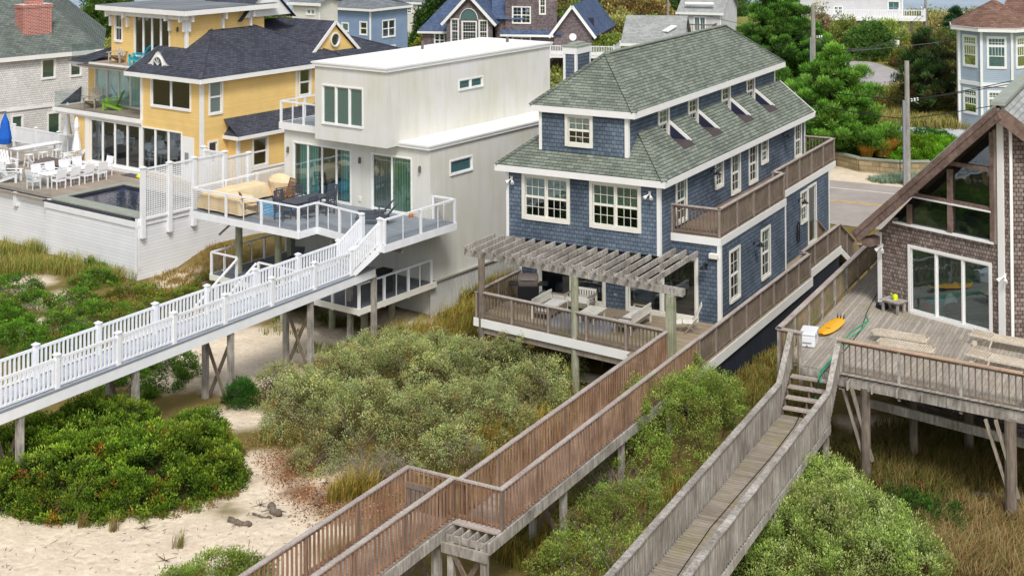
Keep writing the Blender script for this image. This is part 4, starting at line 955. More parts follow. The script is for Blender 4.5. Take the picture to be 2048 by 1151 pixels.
# ================================================================ WEATHERED GABLE HOUSE AT THE RIGHT
ah=house('gable_house','weathered brown shingled gable house with a glazed prow front at the right edge','house',R)
fr_=Pl(R,'f',0.); RD=4.2
SL=.917; 
def zu(x): return 7.02+SL*x     # underside of the roof on the facade
bk=(-.394*9,.919*9)
q=MB()
dh=win(ah,fr_,1.33,4.88,4.2,6.78,3,False,(1,1),.11,'white','glassc',name='sliding_door',sf=.05,mul=.05)
wallq(q,fr_,0,5.2,1.2,7.0,[dh]); 
q.poly([fr_.pt(0,7.),fr_.pt(.72,7.),fr_.pt(.72,zu(.72)),fr_.pt(0,zu(0))]); q.quad(fr_.pt(.72,7.),fr_.pt(5.2,7.),fr_.pt(5.2,7.5),fr_.pt(.72,7.5))
q.quad(fr_.pt(4.95,7.5),fr_.pt(5.2,7.5),fr_.pt(5.2,zu(5.2)),fr_.pt(4.95,zu(4.95))); q.quad(fr_.pt(5.2,1.2),fr_.pt(5.6,1.2),fr_.pt(5.6,12.1),fr_.pt(5.2,11.8))
q.quad((0,0,1.2),(bk[0],bk[1],1.2),(bk[0],bk[1],7.0),(0,0,7.0))
part('wall',q,M['brnshing'],ah)
# right wing of the prow
ay=math.radians(87-40.3); # direction of its outward/forward axis in local coords
ex2=(math.cos(ay)*1.0,math.sin(ay)*1.0)  # local x of second facade
R2=Fr(*R.w(5.6,0)[:2],87.)
def r2(u,z,d=0.): return R.l(*R2.w(u,-d)[:2])[:2]+(z,)
q=MB()
def q2(a,b,c,d_): q.quad(r2(a,c),r2(b,c),r2(b,d_),r2(a,d_))
q2(0,.62,1.2,11.9);q2(.62,6,1.2,4.2);q2(.62,.82,4.2,12);q2(.62,6,6.8,7.5);q2(2.9,6,4.2,6.8)
part('prow_wall',q,M['brnshing'],ah)
q=MB()
for z0,z1 in ((4.2,6.8),):
    q.v+=[];
q.box(5.16,5.4,-.07,.0,4.2,12.0)
def b2(u0,u1,z0,z1,d0,d1,m):
    c=[r2(u0,z0,d0),r2(u1,z0,d0),r2(u1,z0,d1),r2(u0,z0,d1),r2(u0,z1,d0),r2(u1,z1,d0),r2(u1,z1,d1),r2(u0,z1,d1)]; m._hex(c)
b2(.0,.1,4.2,12,0,.07,q); b2(.82,.94,4.2,6.8,-.02,.05,q); b2(.9,6,6.68,6.8,-.02,.05,q); b2(.82,6,4.2,4.32,-.02,.06,q); b2(.8,6,7.45,7.53,-.02,.1,q); b2(.8,6,9.0,9.08,-.02,.1,q)
q.box(-.03,.13,-.06,0,1.6,7.0)
part('corner_trim',q,M['white'],ah)
q=MB(); q.quad(r2(.9,4.3,-.04),r2(6,4.3,-.04),r2(6,6.7,-.04),r2(.9,6.7,-.04)); q.quad(r2(.8,7.5,-.04),r2(6,7.5,-.04),r2(6,12,-.04),r2(.8,12,-.04)); part('prow_glass',q,M['glassd'],ah)
q=MB(); q.box(4.98,5.12,-.05,0,7.5,11.6); b2(.6,.85,7.5,12,0,.08,q); part('prow_post',q,M['wood'],ah)
# clerestory glazing
cl=MB(); cl.poly([fr_.pt(.78,7.56,-.05),fr_.pt(4.92,7.56,-.05),fr_.pt(4.92,zu(4.92),-.05),fr_.pt(.78,zu(.78),-.05)])
w1=MB()
def fb(u0,u1,z0,z1,d0=-.08,d1=.08): w1.pbox(fr_,u0,u1,z0,z1,d0,d1)
fb(.7,.84,7.5,zu(.7)+.02); fb(1.33,1.5,7.56,zu(1.4)); fb(3.1,3.28,7.56,zu(3.15)); fb(4.86,5.02,7.5,zu(4.9))
fb(1.4,4.9,8.66,8.78,-.06,.05); fb(3.0,4.9,10.05,10.2,-.06,.06)
cw_=part('clerestory_window',w1,M['rake'],ah); part('pane',cl,M['glassd'],cw_)
q=MB(); q.pbox(fr_,.7,5.0,7.48,7.56,-.06,.1); q.pbox(fr_,1.4,4.9,8.6,8.66,-.05,.09); part('sill',q,M['white'],cw_)
# roof
oh=.8; f0=(oh*.394,-oh*.919)
ap=(5.62,-.73); tp=(-.45,-.73)
zt=lambda x: 7.6+SL*(x+.45)-.45
def P3(p,z,s=0.): return (p[0]-.394*s,p[1]+.919*s,z)
zA,zT=12.62,7.1
c2=R.l(*R2.w(6.8,-.9)[:2])
q=MB(); 
q.quad(P3(tp,zT),P3(ap,zA),P3(ap,zA,14),P3(tp,zT,12)); q.quad(P3(ap,zA),(c2[0],c2[1],7.0),(c2[0]-.394*14,c2[1]+.919*14,7.0),P3(ap,zA,14))
q.quad(P3(tp,zT-.1),P3(ap,zA-.1),P3(ap,zA-.1,14),P3(tp,zT-.1,12)); q.quad(P3(ap,zA-.1),(c2[0],c2[1],6.9),(c2[0]-.394*14,c2[1]+.919*14,6.9),P3(ap,zA-.1,14))
part('roof',q,M['paleroof'],ah)
q=MB(); q.bar(P3(ap,zA+.05,.0),P3(ap,zA+.05,14),.5,.12); part('ridge_cap',q,M['stone'],ah)
q=MB(); q.bar((tp[0]-.1,tp[1]-.02,zT-.28),(ap[0],ap[1]-.02,zA-.28),.09,.46,(0,0,1)); q.bar((tp[0]-.1,tp[1]-.08,zT-.12),(ap[0],ap[1]-.08,zA-.12),.05,.2,(0,0,1))
q.bar((ap[0],ap[1],zA-.28),(c2[0],c2[1],6.72),.09,.5,(0,0,1)); part('rake_board',q,M['rake'],ah)
q=MB(); q.box(-.28,.1,-.72,0.02,6.55,6.85); part('eave_block',q,M['rake'],ah)
# interior
q=MB(); q.box(-.2,4.6,4.6,4.7,4.2,8.0); q.box(2.4,4.6,4.62,4.72,8.0,9.4); part('interior_wall',q,M['green'],ah)
q=MB(); q.prism([(.0,.1),(5.3,.1),(9,3),(5,9),(-3.5,8.2)],4.1,4.18); part('floor',q,M['floorin'],ah)
q=MB(); q.prism([(.3,1.2),(5.3,1.2),(5,5),(-1.,5)],6.95,7.1); part('loft_floor',q,M['white'],ah)
q=MB(); q.box(2.6,5.,3.6,3.68,7.3,8.6); part('picture',q,M['orange'],ah)
q=MB(); 
for k in range(14): q.box(2.4+k*.2,2.46+k*.2,5.5,5.54,9.3,10.2)
q.box(2.3,5.2,5.48,5.56,10.2,10.28); q.box(2.3,5.2,5.48,5.56,9.0,9.3); part('loft_railing',q,M['white'],ah)
q=MB(); a_=P3((-.2,0),0,8.5); b_=(c2[0]-.394*9,c2[1]+.919*9); m_=P3((5.6,-.7),0,9.)
q.poly([(a_[0],a_[1],1.5),(b_[0],b_[1],1.5),(b_[0],b_[1],6.8),(m_[0],m_[1],12.3),(a_[0],a_[1],6.9)]); part('back_wall',q,m_flat('interior_tan_wall','#8f8774',.9,.1),ah)
lamp_flood(ah,fr_,.16,6.4); lamp_flood(ah,fr_,5.4,6.35)
# lower storey under the deck
q=MB(); q.quad((.2,.2,.6),(5.4,.2,.6),(5.4,.2,4.1),(.2,.2,4.1)); q.quad((5.4,.2,.6),(10,3,.6),(10,3,4.1),(5.4,.2,4.1)); part('lower_wall',q,M['farshing'],ah)
# ---------------------------------------------------------------- deck
bd=house('old_deck','silvery old plank deck with open picket railing at the brown gable house','deck',Q)
q=MB(); q.prism([(-.8,.3),(-.1,.15),(1.2,0),(7.2,-.75),(13,-1.4),(13,12),(-.6,15)],4.12,4.2); part('deck_floor',q,M['deckold'],bd)
q=MB(); q.bar((1.2,-.05,3.95),(7.2,-.8,3.95),.08,.34); q.bar((7.2,-.8,3.95),(13,-1.45,3.95),.08,.34); q.bar((-.1,.1,4.02),(1.2,-.02,4.02),.06,.22); q.bar((-.85,.3,4.0),(-.65,15,4.0),.06,.25); q.box(2.9,3.1,.6,.8,3.5,3.9) if False else None
for k in range(14): q.box(1.6+k*.8,1.65+k*.8,-.6,7,3.85,4.1)
q.bar((1.5,1.3,2.9),(7.5,.6,2.6),.1,.3); part('beam',q,M['woodold'],bd)
m3=('woodold','woodcap','woodgold')
rail_wood(bd,[(-.14,.16,4.2),(-.92,.25,4.2),(-.7,14.6,4.2)],1.08,.15,1.9,m3,drop=.9,cap=(.19,.045))
rail_wood(bd,[(1.26,.0,4.2),(7.2,-.7,4.2),(13,-1.35,4.2)],1.08,.2,2.2,('woodold','cedarcap','wooddark'),drop=.55,cap=(.18,.045),low=.02,bw=.04)
q=MB()
for k in range(32):
    x=1.3+k*.25; y=-.02-.125*(x-1.2)*1.0; q.box(x,x+.23,y-.16,y+.0,4.2,4.22)
part('board_end',q,M['woodold'],bd)
posts(bd,[(2.1,-.1,.2,3.85,.17,1),(6.75,-.85,.2,3.85,.19,1),(3.2,2.2,.3,3.85,.15,1),(7.6,.9,.2,3.85,.18,1),(-.85,.35,.6,3.9,.09,0),(4.8,3.6,.5,3.9,.16,1)],'pile')
q=MB()
for x,y in ((2.1,-.1),(6.75,-.85)):
    q.bar((x-.75,y+.1,3.7),(x-.1,y,1.7),.09,.13); q.bar((x-.42,y-.1,3.8),(x+.22,y,1.5),.09,.14)
part('brace',q,M['wood'],bd)
# stairs and walkway
bw_=house('boardwalk','old silver boardwalk with mossy planks descending from the plank deck of the gable house','boardwalk',Q)
ZB=2.93
q=MB(); q.box(-.42,1.14,-34,-1.15,ZB-.05,ZB); part('boards',q,M['walkold'],bw_)
q=MB(); q.box(1.18,1.24,-34,-1.2,ZB-.28,ZB-.04); q.box(-.5,-.44,-34,-1.2,ZB-.28,ZB-.04); part('stringer',q,M['woodold'],bw_)
q=MB()
for k in range(4): q.box(-.36,1.12,-1.25+k*.3,-.97+k*.3,ZB+.2+k*.25,ZB+.25+k*.25)
part('stair_tread',q,M['woodcap'],bw_)
q=MB()
for x in (-.38,.35,1.1):
    for k in range(4): q.box(x-.03,x+.03,-1.2+k*.3,-.97+k*.3,ZB-.05+k*.25,ZB+.2+k*.25)
part('stair_stringer',q,M['wooddark'],bw_)
m4=('wood','woodold','picketgrey')
for x in (-.46,1.19):
    rail_wood(bw_,[(x,-1.3,ZB),(x,-34,ZB)],1.05,.17,2.2,m4,drop=.35,cap=(.2,.05),bw=.045)
    rail_wood(bw_,[(x,.12,4.2),(x,-1.3,ZB+.02)],1.05,.14,2.0,m4,drop=.2,cap=(.18,.05),name='stair_railing')
sp=[]
for y in (-1.3,-7.,-13): sp+=[(-.35,y,.3,ZB-.1,.08,0),(1.1,y,.3,ZB-.1,.08,0)]
posts(bw_,sp,'woodold')
for y in (-1.3,-7.):
    q=MB(); q.bar((-.35,y-.1,2.7),(1.1,y-.1,.9),.05,.15); q.bar((1.1,y+.1,2.7),(-.35,y+.1,.9),.05,.15); part('cross_brace',q,M['wooddark'],bw_)
# ================================================================ BACKGROUND HOUSES
def pxwin(o,pl,x0,y0,x1,y1,**k):
    xm=(x0+x1)/2; a=pl.uv(x0,(y0+y1)/2);b=pl.uv(x1,(y0+y1)/2); c=pl.uv(xm,y1);d=pl.uv(xm,y0)
    return win(o,pl,a[0],b[0],c[1],d[1],**k)
def gable(o,x0,x1,y0,y1,z0,ze,p,mat,rmat,axis='y',oh=.3,holes_f=(),pl=None,nm='roof'):
    """box with a ridge roof; ridge along y (gables front/back) or along x"""
    q=MB(); fr=o['_fr'] if '_fr' in o else None
    return q
def ridge(rm,x0,x1,y0,y1,ze,p,axis='y',oh=.35):
    if axis=='y':
        cx=(x0+x1)/2; zr=ze+p*(x1-x0)/2; a=ze-p*oh
        rm.quad((x0-oh,y0-oh,a),(x0-oh,y1+oh,a),(cx,y1+oh,zr),(cx,y0-oh,zr)); rm.quad((x1+oh,y0-oh,a),(x1+oh,y1+oh,a),(cx,y1+oh,zr),(cx,y0-oh,zr))
    else:
        cy=(y0+y1)/2; zr=ze+p*(y1-y0)/2; a=ze-p*oh
        rm.quad((x0-oh,y0-oh,a),(x1+oh,y0-oh,a),(x1+oh,cy,zr),(x0-oh,cy,zr)); rm.quad((x0-oh,y1+oh,a),(x1+oh,y1+oh,a),(x1+oh,cy,zr),(x0-oh,cy,zr))
    return zr
def boxw(q,fr,x0,x1,y0,y1,z0,z1,hf=(),hr=()):
    wallq(q,Pl(fr,'f',y0),x0,x1,z0,z1,hf); wallq(q,Pl(fr,'r',x1),y0,y1,z0,z1,hr); wallq(q,Pl(fr,'l',x0),y0,y1,z0,z1); wallq(q,Pl(fr,'b',y1),x0,x1,z0,z1)
# --- slate blue house (top centre-left)
d=138.; r_=ray(742,60); k=d/r_[1]; C1=Fr(r_[0]*k,r_[1]*k,56.)
o=house('blue_house','slate blue clapboard house with grey roof behind the yellow house','house',C1)
f=Pl(C1,'f',0.); r=Pl(C1,'r',0.); zt=f.uv(742,18)[1]; u0=f.uv(742,60)[0]
# front wall faces left-front (600-742), the wider wall runs 742-815
fl=Pl(C1,'f',0.); wr=Pl(C1,'r',0.); ur=wr.uv(815,50)[0]; ul=fl.uv(640,60)[0]
hr=[pxwin(o,wr,764,39,791,75,n=2,split=True,grid=(1,1),cw=.12),pxwin(o,wr,777,90,791,103,n=1,split=False,grid=(1,1),cw=.12)]
hf=[pxwin(o,fl,719,43,735,71,n=1,split=True,grid=(1,1),cw=.12),pxwin(o,fl,683,45,698,64,n=1,split=False,grid=(1,1),cw=.12,gm='glassw')]
q=MB(); boxw(q,C1,ul-2,0,0,ur,1,zt,hf,hr); part('wall',q,M['bgclap'],o)
q=MB(); z2=hip_roof(q,ul-2.4,.4,-.4,ur+.4,zt+.02,.3); part('roof',q,M['grroof'],o); q=MB(); eave(q,ul-2.4,.4,-.4,ur+.4,zt,.25); q.box(-.2,.03,-.03,0,1,zt); part('eave',q,M['white'],o)
q=MB(); q.box(ul-1,ul+7,4,4.1,1,zt-.2); q.box(-4,-3.9,1,ur-1,1,zt-.2); part('interior_wall',q,M['dark'],o)
q=MB(); q.box(ul+4,-1.,-3,0,zt-5.2,zt-5.0); part('balcony_floor',q,M['white'],o); rail_vinyl(o,[(ul+4,-3,zt-5),(-1,-3,zt-5),(-1,-.1,zt-5)],1.,.2,2.5,'balcony_railing')
# --- dark shingled house with navy roofs
d=150.; r_=ray(1148,60); k=d/r_[1]; C2=Fr(r_[0]*k,r_[1]*k,78.)
o=house('navy_roof_house','dark shingled house with navy roofs and a tall arched window behind the white house','house',C2)
f=Pl(C2,'f',0.); 
def fu_(x,y,yy=0.): 
    p=C2.at(x,y,y=yy); return p[0],p[2]
zb=1.0
# right gable wing: faces camera, apex 1148,8 ; eaves 1110,72 / 1190,62
x0,_=fu_(1108,90); x1,_=fu_(1184,90); ze=fu_(1184,62)[1]; za=fu_(1148,10)[1]; cx=(x0+x1)/2
q=MB(); boxw(q,C2,x0,x1,0,14,zb,ze); q.poly([(x0,0,ze),(x1,0,ze),(cx,0,za-.2)])
# centre block wall (between) set at y=0.3
xa,_=fu_(1010,60); hs=[]
fc=Pl(C2,'f',.3)
w_=[pxwin(o,fc,1024,13,1062,48,n=2,split=True,grid=(2,2),cw=.12),pxwin(o,fc,1078,-6,1092,30,n=1,split=True,grid=(2,2),cw=.12),pxwin(o,fc,1024,73,1062,92,n=2,split=True,grid=(2,2),cw=.12)]
wallq(q,fc,xa,x0+.3,zb,fu_(1030,-40)[1],w_)
# left gable with arched window: apex 940,-5; from 900 to 975
xl,_=fu_(890,60); xr,_=fu_(1012,60); fg=Pl(C2,'f',-1.2)
g0=C2.at(893,60,y=-1.2)[0]; g1=C2.at(985,60,y=-1.2)[0]; gze=C2.at(893,38,y=-1.2)[2]; gza=C2.at(938,-12,y=-1.2)[2]; gc=(g0+g1)/2
ws=[pxwin(o,fg,901,37,918,88,n=1,split=True,grid=(3,3),cw=.14),pxwin(o,fg,923,42,954,86,n=1,split=True,grid=(5,3),cw=.14),pxwin(o,fg,957,40,976,88,n=1,split=True,grid=(3,3),cw=.14)]
wallq(q,fg,g0,g1,zb,gze,ws); q.poly([fg.pt(g0,gze),fg.pt(g1,gze),fg.pt(gc,gza)]); wallq(q,Pl(C2,'l',g0),-1.2,10,zb,gze)
ll=C2.at(845,60,y=.6)[0]; fl2=Pl(C2,'f',.6); w2=[pxwin(o,fl2,868,66,890,95,n=2,split=True,grid=(1,2),cw=.12)]
lz=C2.at(860,60,y=.6)[2]; wallq(q,fl2,ll,g0+.1,zb,lz,w2); wallq(q,Pl(C2,'l',ll),.6,9,zb,lz); wallq(q,fl2,g1-.1,xa+.1,zb,C2.at(1000,36,y=.6)[2],[pxwin(o,fl2,990,76,1003,92,n=1,split=False,grid=(2,1),cw=.1)])
part('wall',q,M['farshing'],o)
q=MB(); 
ph=(za-ze)/(cx-x0+.01); oh=.5
q.quad((x0-oh,-.4,ze-ph*oh),(x0-oh,14,ze-ph*oh),(cx,14,za),(cx,-.4,za)); q.quad((x1+oh,-.4,ze-ph*oh),(x1+oh,14,ze-ph*oh),(cx,14,za),(cx,-.4,za))
pg_=(gza-gze)/(gc-g0); q.quad((g0-oh,-1.6,gze-pg_*oh),(g0-oh,12,gze-pg_*oh),(gc,12,gza),(gc,-1.6,gza)); q.quad((g1+oh,-1.6,gze-pg_*oh),(g1+oh,12,gze-pg_*oh),(gc,12,gza),(gc,-1.6,gza))
q.quad((ll-.5,.2,lz-.1),(g0+1,.2,lz-.1),(g0+1.5,8,lz+5.5),(ll+3.5,8,lz+5.5)); e36=C2.at(1000,36,y=.6)[2]
q.quad((g1-.4,.1,e36-.1),(xa+2.2,.1,e36-.1),(xa+2.2,9,e36+7),(gc,9,e36+7))
q.quad((xa-.5,-.3,fu_(1030,68)[1]),(x0+1,-.3,fu_(1030,68)[1]),(x0+1,.3,fu_(1030,62)[1]+.1),(xa-.5,.3,fu_(1030,62)[1]+.1))
part('roof',q,M['navyroof'],o)
q=MB(); 
for a,b in (((x0-oh,-.45,ze-ph*oh),(cx,-.45,za)),((x1+oh,-.45,ze-ph*oh),(cx,-.45,za)),((g0-oh,-1.65,gze-pg_*oh),(gc,-1.65,gza)),((g1+oh,-1.65,gze-pg_*oh),(gc,-1.65,gza))): q.bar((a[0],a[1],a[2]-.12),(b[0],b[1],b[2]-.12),.06,.32,(0,0,1))
q.bar((ll-.5,.15,lz-.25),(g0,.15,lz-.25),.05,.25); q.bar((xa-.5,-.35,fu_(1030,69)[1]-.1),(x0,-.35,fu_(1030,69)[1]-.1),.05,.25)
aw=C2.at(938,41,y=-1.2); 
for k in range(14): 
    a0=PI*k/14;a1=PI*(k+1)/14; q.bar((aw[0]+1.05*math.cos(a0)-.0,-1.26,aw[2]+.1+1.25*math.sin(a0)),(aw[0]+1.05*math.cos(a1),-1.26,aw[2]+.1+1.25*math.sin(a1)),.06,.2,(0,1,0))
q.tube((cx,-.05,za-3.6),(cx,0,za-3.6),.42,.42,14)
part('trim',q,M['white'],o)
q=MB(); q.poly([(aw[0]+.98*math.cos(PI*k/12),-1.22,aw[2]+.1+1.15*math.sin(PI*k/12)) for k in range(13)]); part('arched_pane',q,M['glassw'],o)
q=MB(); q.box(g0+.2,x1-.2,2.4,2.5,1,gze); part('interior_wall',q,M['dark'],o)
# terraces of that house: white railings seen left and right of the blue house chimney
q=MB(); t0=C2.at(1092,125,y=-5); t1=C2.at(1228,110,y=-5); zt_=C2.at(1160,112,y=-5)[2]
q.box(t0[0]-3,t1[0],-5,-.5,zt_-.25,zt_); part('terrace_floor',q,M['white'],o); rail_vinyl(o,[(t0[0]-3,-5,zt_),(t1[0],-5,zt_),(t1[0],-.6,zt_)],1.1,.18,3.,'terrace_railing')
q=MB(); t2=C2.at(1085,170,y=-9); q.box(t2[0],t2[0]+4,-9,-5,zt_-3.3,zt_-3.1)
for x in (t2[0]+.4,t2[0]+2.6): q.box(x,x+.3,-8.8,-8.5,1,zt_-3.2)
part('porch',q,M['white'],o)
# --- cream house and a blue-tarped roof far behind
def cube_house(px0,px1,py_e,d,yaw,name,label,mat,rmat,p=.35,dep=9,wins=(),rpx=None,axis='x'):
    r_=ray((px0+px1)/2,py_e); k=d/r_[1]; F0=Fr(r_[0]*k,r_[1]*k,yaw); o=house(name,label,'house',F0)
    x0=F0.at(px0,py_e,y=0)[0]; x1=F0.at(px1,py_e,y=0)[0]; ze=F0.at((px0+px1)/2,py_e,y=0)[2]; f=Pl(F0,'f',0.)
    hs=[pxwin(o,f,*w,n=nn,split=sp,grid=(2,1),cw=.12,gm='glassw') for (*w,nn,sp) in wins]
    q=MB(); boxw(q,F0,x0,x1,0,dep,.8,ze,hs)
    if axis=='x': 
        for x in (x0,x1): q.poly([(x,0,ze),(x,dep,ze),(x,dep/2,ze+p*dep/2)])
    else:
        for y in (0,dep): q.poly([(x0,y,ze),(x1,y,ze),((x0+x1)/2,y,ze+p*(x1-x0)/2)])
    part('wall',q,M[mat],o); q=MB(); ridge(q,x0,x1,0,dep,ze+.05,p,axis); part('roof',q,M[rmat],o)
    q=MB(); q.box(x0-.4,x1+.4,-.42,-.36,ze-.32,ze-.05) if axis=='x' else q.box(x0-.05,x1+.05,-.05,0,ze-.2,ze); q.box(x0,x0+.15,-.03,0,.8,ze); q.box(x1-.15,x1,-.03,0,.8,ze); part('trim',q,M['white'],o)
    q=MB(); q.box(x0+.3,x1-.3,2,2.1,1,ze-.1); part('interior_wall',q,M['dark'],o)
    return o,F0,x0,x1,ze
cube_house(795,866,4,185,72,'cream_house','cream clapboard house between the slate blue house and the arched-window house','crclap','grroof',.3,9,((813,14,824,28,1,True),(833,6,845,29,1,True),(849,17,860,35,1,True)))
o,F0,x0,x1,ze=cube_house(845,915,14,176,78,'tarped_house','pale house with a bright blue cover on its roof just behind the arched-window house','crclap','grroof',.3,8)
q=MB(); q.quad((x0+.5,-.3,ze+.25),(x1-1,-.3,ze+.25),(x1-1,2.6,ze+1.1),(x0+.5,2.6,ze+1.1)); part('roof_cover',q,M['bluefab'],o)
o,F0,x0,x1,ze=cube_house(585,640,4,126,60,'white_bracket_house','white house with bracketed eaves peeking over the yellow house roof','crclap','grroof',.3,2.6,((612,17,631,31,2,False),))
# --- white cottage with balcony and low grey garage (top right of centre)
o,F0,x0,x1,ze=cube_house(1359,1442,24,158,70,'white_cottage','white cottage with grey roof and brown balcony beyond the blue house ridge','grclap','paleroof',.55,9,((1387,33,1412,64,2,False),))
rr=Pl(F0,'r',x1); zf=F0.at(1400,66,y=-2)[2]; xa=F0.at(1366,66,y=-2)[0]; xb=F0.at(1425,60,y=-2)[0]
q=MB(); q.box(xa,xb,-2,0,zf-.2,zf); part('balcony_floor',q,M['wood'],o); rail_wood(o,[(xa,-2,zf),(xb,-2,zf),(xb,0,zf)],1.,.2,2.2,('wood','wood','wood'),name='balcony_railing')
q=MB(); a=F0.at(1371,18,y=.5); b=F0.at(1428,18,y=.5); q.tube((a[0],.4,ze+.9),(b[0],.4,ze+.9),.22,.22,10); part('rolled_awning',q,M['white'],o)
o,F0,x0,x1,ze=cube_house(1248,1362,86,138,80,'low_garage','low pale garage with shallow grey roof and skylight beside the white cottage','grclap','paleroof',.42,11)
q=MB(); a=F0.at(1338,50,y=2.4); q.bar((a[0]-.4,1.8,ze+1.0),(a[0]+.5,3.,ze+1.5),.8,.12); part('skylight',q,M['white'],o)
# --- white stilt house top right
o,F0,x0,x1,ze=cube_house(1600,1806,-16,176,80,'stilt_house','white two-level stilt house with a long deck by the bay','grclap','grroof',.3,10,((1667,12,1686,28,2,True),(1775,2,1800,22,1,False)))
zd=F0.at(1800,37,y=-2)[2]; xa=F0.at(1640,37,y=-2)[0]; xb=F0.at(1850,30,y=-2)[0]
q=MB(); q.box(xa,xb,-2,2,zd-.35,zd); part('deck',q,M['white'],o); rail_vinyl(o,[(xa,-1.9,zd),(xb,-1.9,zd),(xb,2,zd)],1.1,.3,3.,'deck_railing')
q=MB()
for k in range(9): x=xa+(xb-xa)*k/8; q.tube((x,-1.6,.8),(x,-1.6,zd-.3),.16,.16,8)
part('stilt',q,M['pile'],o)
q=MB(); a=F0.at(1656,88,y=-.5); b=F0.at(1672,52,y=-.5); q.box(a[0]-.2,b[0]+.4,-.6,-.4,.9,b[2]+.4); part('garage_door',q,M['trimold'],o)
q=MB(); 
for px_ in (1651,1677,1690): a=F0.at(px_,80,y=-.8); q.box(a[0]-.2,a[0]+.2,-1.,-.6,.8,b[2]+.6)
part('porch_post',q,M['white'],o)
ff=house('low_fence','brown post-and-rail fence in front of the stilt house','fence',F0); a=F0.at(1652,100,y=-6); b=F0.at(1702,100,y=-6)
rail_wood(ff,[(a[0],-6,1.),(b[0],-6,1.)],1.4,.5,2.,('rake','rake','rake'))
# --- light blue turreted house at right
o1=gz(1910,262,1.0); T=Fr(o1[0],o1[1],75.)
o=house('turret_house','light blue clapboard house with octagonal turret and brown roof at the upper right','house',T)
# turret: octagon centre
cx_,cz=T.at(1990,200,y=2.5)[0],0; Rr=abs(T.at(1990,200,y=2.5)[0]-T.at(1918,200,y=2.5)[0])
zeave=T.at(1990,62,y=-.4)[2]; zmid=T.at(1975,170,y=-.4)[2]; zap=T.at(1995,-2,y=2.6)[2]
oc=[(cx_+Rr*1.08*math.cos(PI/8+k*PI/4),2.6+Rr*1.08*math.sin(PI/8+k*PI/4)) for k in range(8)]
q=MB()
for k in range(8):
    a=oc[k];b=oc[(k+1)%8]; q.quad((a[0],a[1],.9),(b[0],b[1],.9),(b[0],b[1],zeave),(a[0],a[1],zeave))
q.box(cx_,cx_+14,3,12,.9,zeave); part('wall',q,M['lbclap'],o)
def facewin(i,z0,z1,wf,grid):
    a=Vector((*oc[i],0));b=Vector((*oc[(i+1)%8],0)); m=(a+b)/2; dd=(b-a).normalized(); nn=Vector((m.x-cx_,m.y-2.6,0)).normalized(); L=(b-a).length*wf/2
    q=MB(); g=MB(); 
    def bx(u0,u1,z0,z1,d0,d1,mb):
        c=[]
        for z in (z0,z1):
            for u,d in ((u0,d0),(u1,d0),(u1,d1),(u0,d1)): p=m+dd*u+nn*d; c.append((p.x,p.y,z))
        mb._hex(c)
    bx(-L-.18,-L,z0-.2,z1+.2,0,.06,q); bx(L,L+.18,z0-.2,z1+.2,0,.06,q); bx(-L,L,z1,z1+.2,0,.06,q); bx(-L,L,z0-.2,z0,0,.07,q); zt=z0+(z1-z0)*.74; bx(-L,L,zt-.1,zt+.1,0,.055,q)
    bx(-L,L,z0+(zt-z0)/2-.03,z0+(zt-z0)/2+.03,0,.05,q)
    for k_ in range(1,grid): u=-L+2*L*k_/grid; bx(u-.015,u+.015,z0+(zt-z0)/2,z1,0,.04,q)
    bx(-L,L,(zt+z1)/2-.015,(zt+z1)/2+.015,0,.04,q)
    bx(-L,L,z0,z1,.01,.03,g); w_=part('window',q,M['white'],o); part('pane',g,M['glassw'],w_)
for i in (4,5,6,3):
    facewin(i,T.at(1975,133,y=-.4)[2],T.at(1975,78,y=-.4)[2],.5,5); facewin(i,T.at(1975,228,y=-.4)[2],T.at(1975,186,y=-.4)[2],.5,5)
q=MB()
for k in range(8):
    a=oc[k];b=oc[(k+1)%8]; e=1.22; q.bar((a[0],a[1],zmid),(b[0],b[1],zmid),.14,.3)
    q.poly([((a[0]-cx_)*e+cx_,(a[1]-2.6)*e+2.6,zeave-.0),((b[0]-cx_)*e+cx_,(b[1]-2.6)*e+2.6,zeave-.0),(b[0],b[1],zeave-.01),(a[0],a[1],zeave-.01)])
    A=((a[0]-cx_)*e+cx_,(a[1]-2.6)*e+2.6,zeave+.1);B2=((b[0]-cx_)*e+cx_,(b[1]-2.6)*e+2.6,zeave+.1); q.bar(A,B2,.06,.34)
    q.box(a[0]-.1,a[0]+.1,a[1]-.1,a[1]+.1,.9,zeave)
part('trim',q,M['white'],o)
q=MB()
for k in range(8):
    a=oc[k];b=oc[(k+1)%8]; e=1.24; q.poly([((a[0]-cx_)*e+cx_,(a[1]-2.6)*e+2.6,zeave+.22),((b[0]-cx_)*e+cx_,(b[1]-2.6)*e+2.6,zeave+.22),(cx_,2.6,zap)])
q.quad((cx_,2.2,zeave+.2),(cx_+15,2.2,zeave+.2),(cx_+15,8,zap+1),(cx_+2,8,zap+1)); part('roof',q,M['brnroof'],o)
# ================================================================ POLES AND WIRES
def pole(px,pyb,pyt,z,r,label,arm=True,d=None):
    x,y,_=gz(px,pyb,z); 
    c=T.l(x,y); t=Fr(x,y,90).at(px,pyt,y=0)[2]
    o=thing('utility_pole',label,'utility pole',None,(x,y,z))
    q=MB(); q.tube((0,0,-.3),(0,0,t-z),r,r*.75,10); part('pole',q,M['polegrey'],o)
    if arm:
        q=MB(); q.tube((.05,-.1,t-z-2.4),(.9,.6,t-z-2.9),.03,.03,6); q.box(-.3,-.12,-.1,.1,0,t-z-2.6); part('conduit',q,M['grey'],o)
        q=MB()
        for k_ in range(3): q.lathe([(.05,0),(.07,.05),(.05,.1),(.07,.15),(.04,.2)],(.35+.25*k_,.2+.2*k_,t-z-2.7),8)
        part('insulator',q,M['white'],o)
    return Vector((x,y,t))
p1=pole(1816,372,122,1.,.2,'grey utility pole with conduit beside the road, left of the gable house roof')
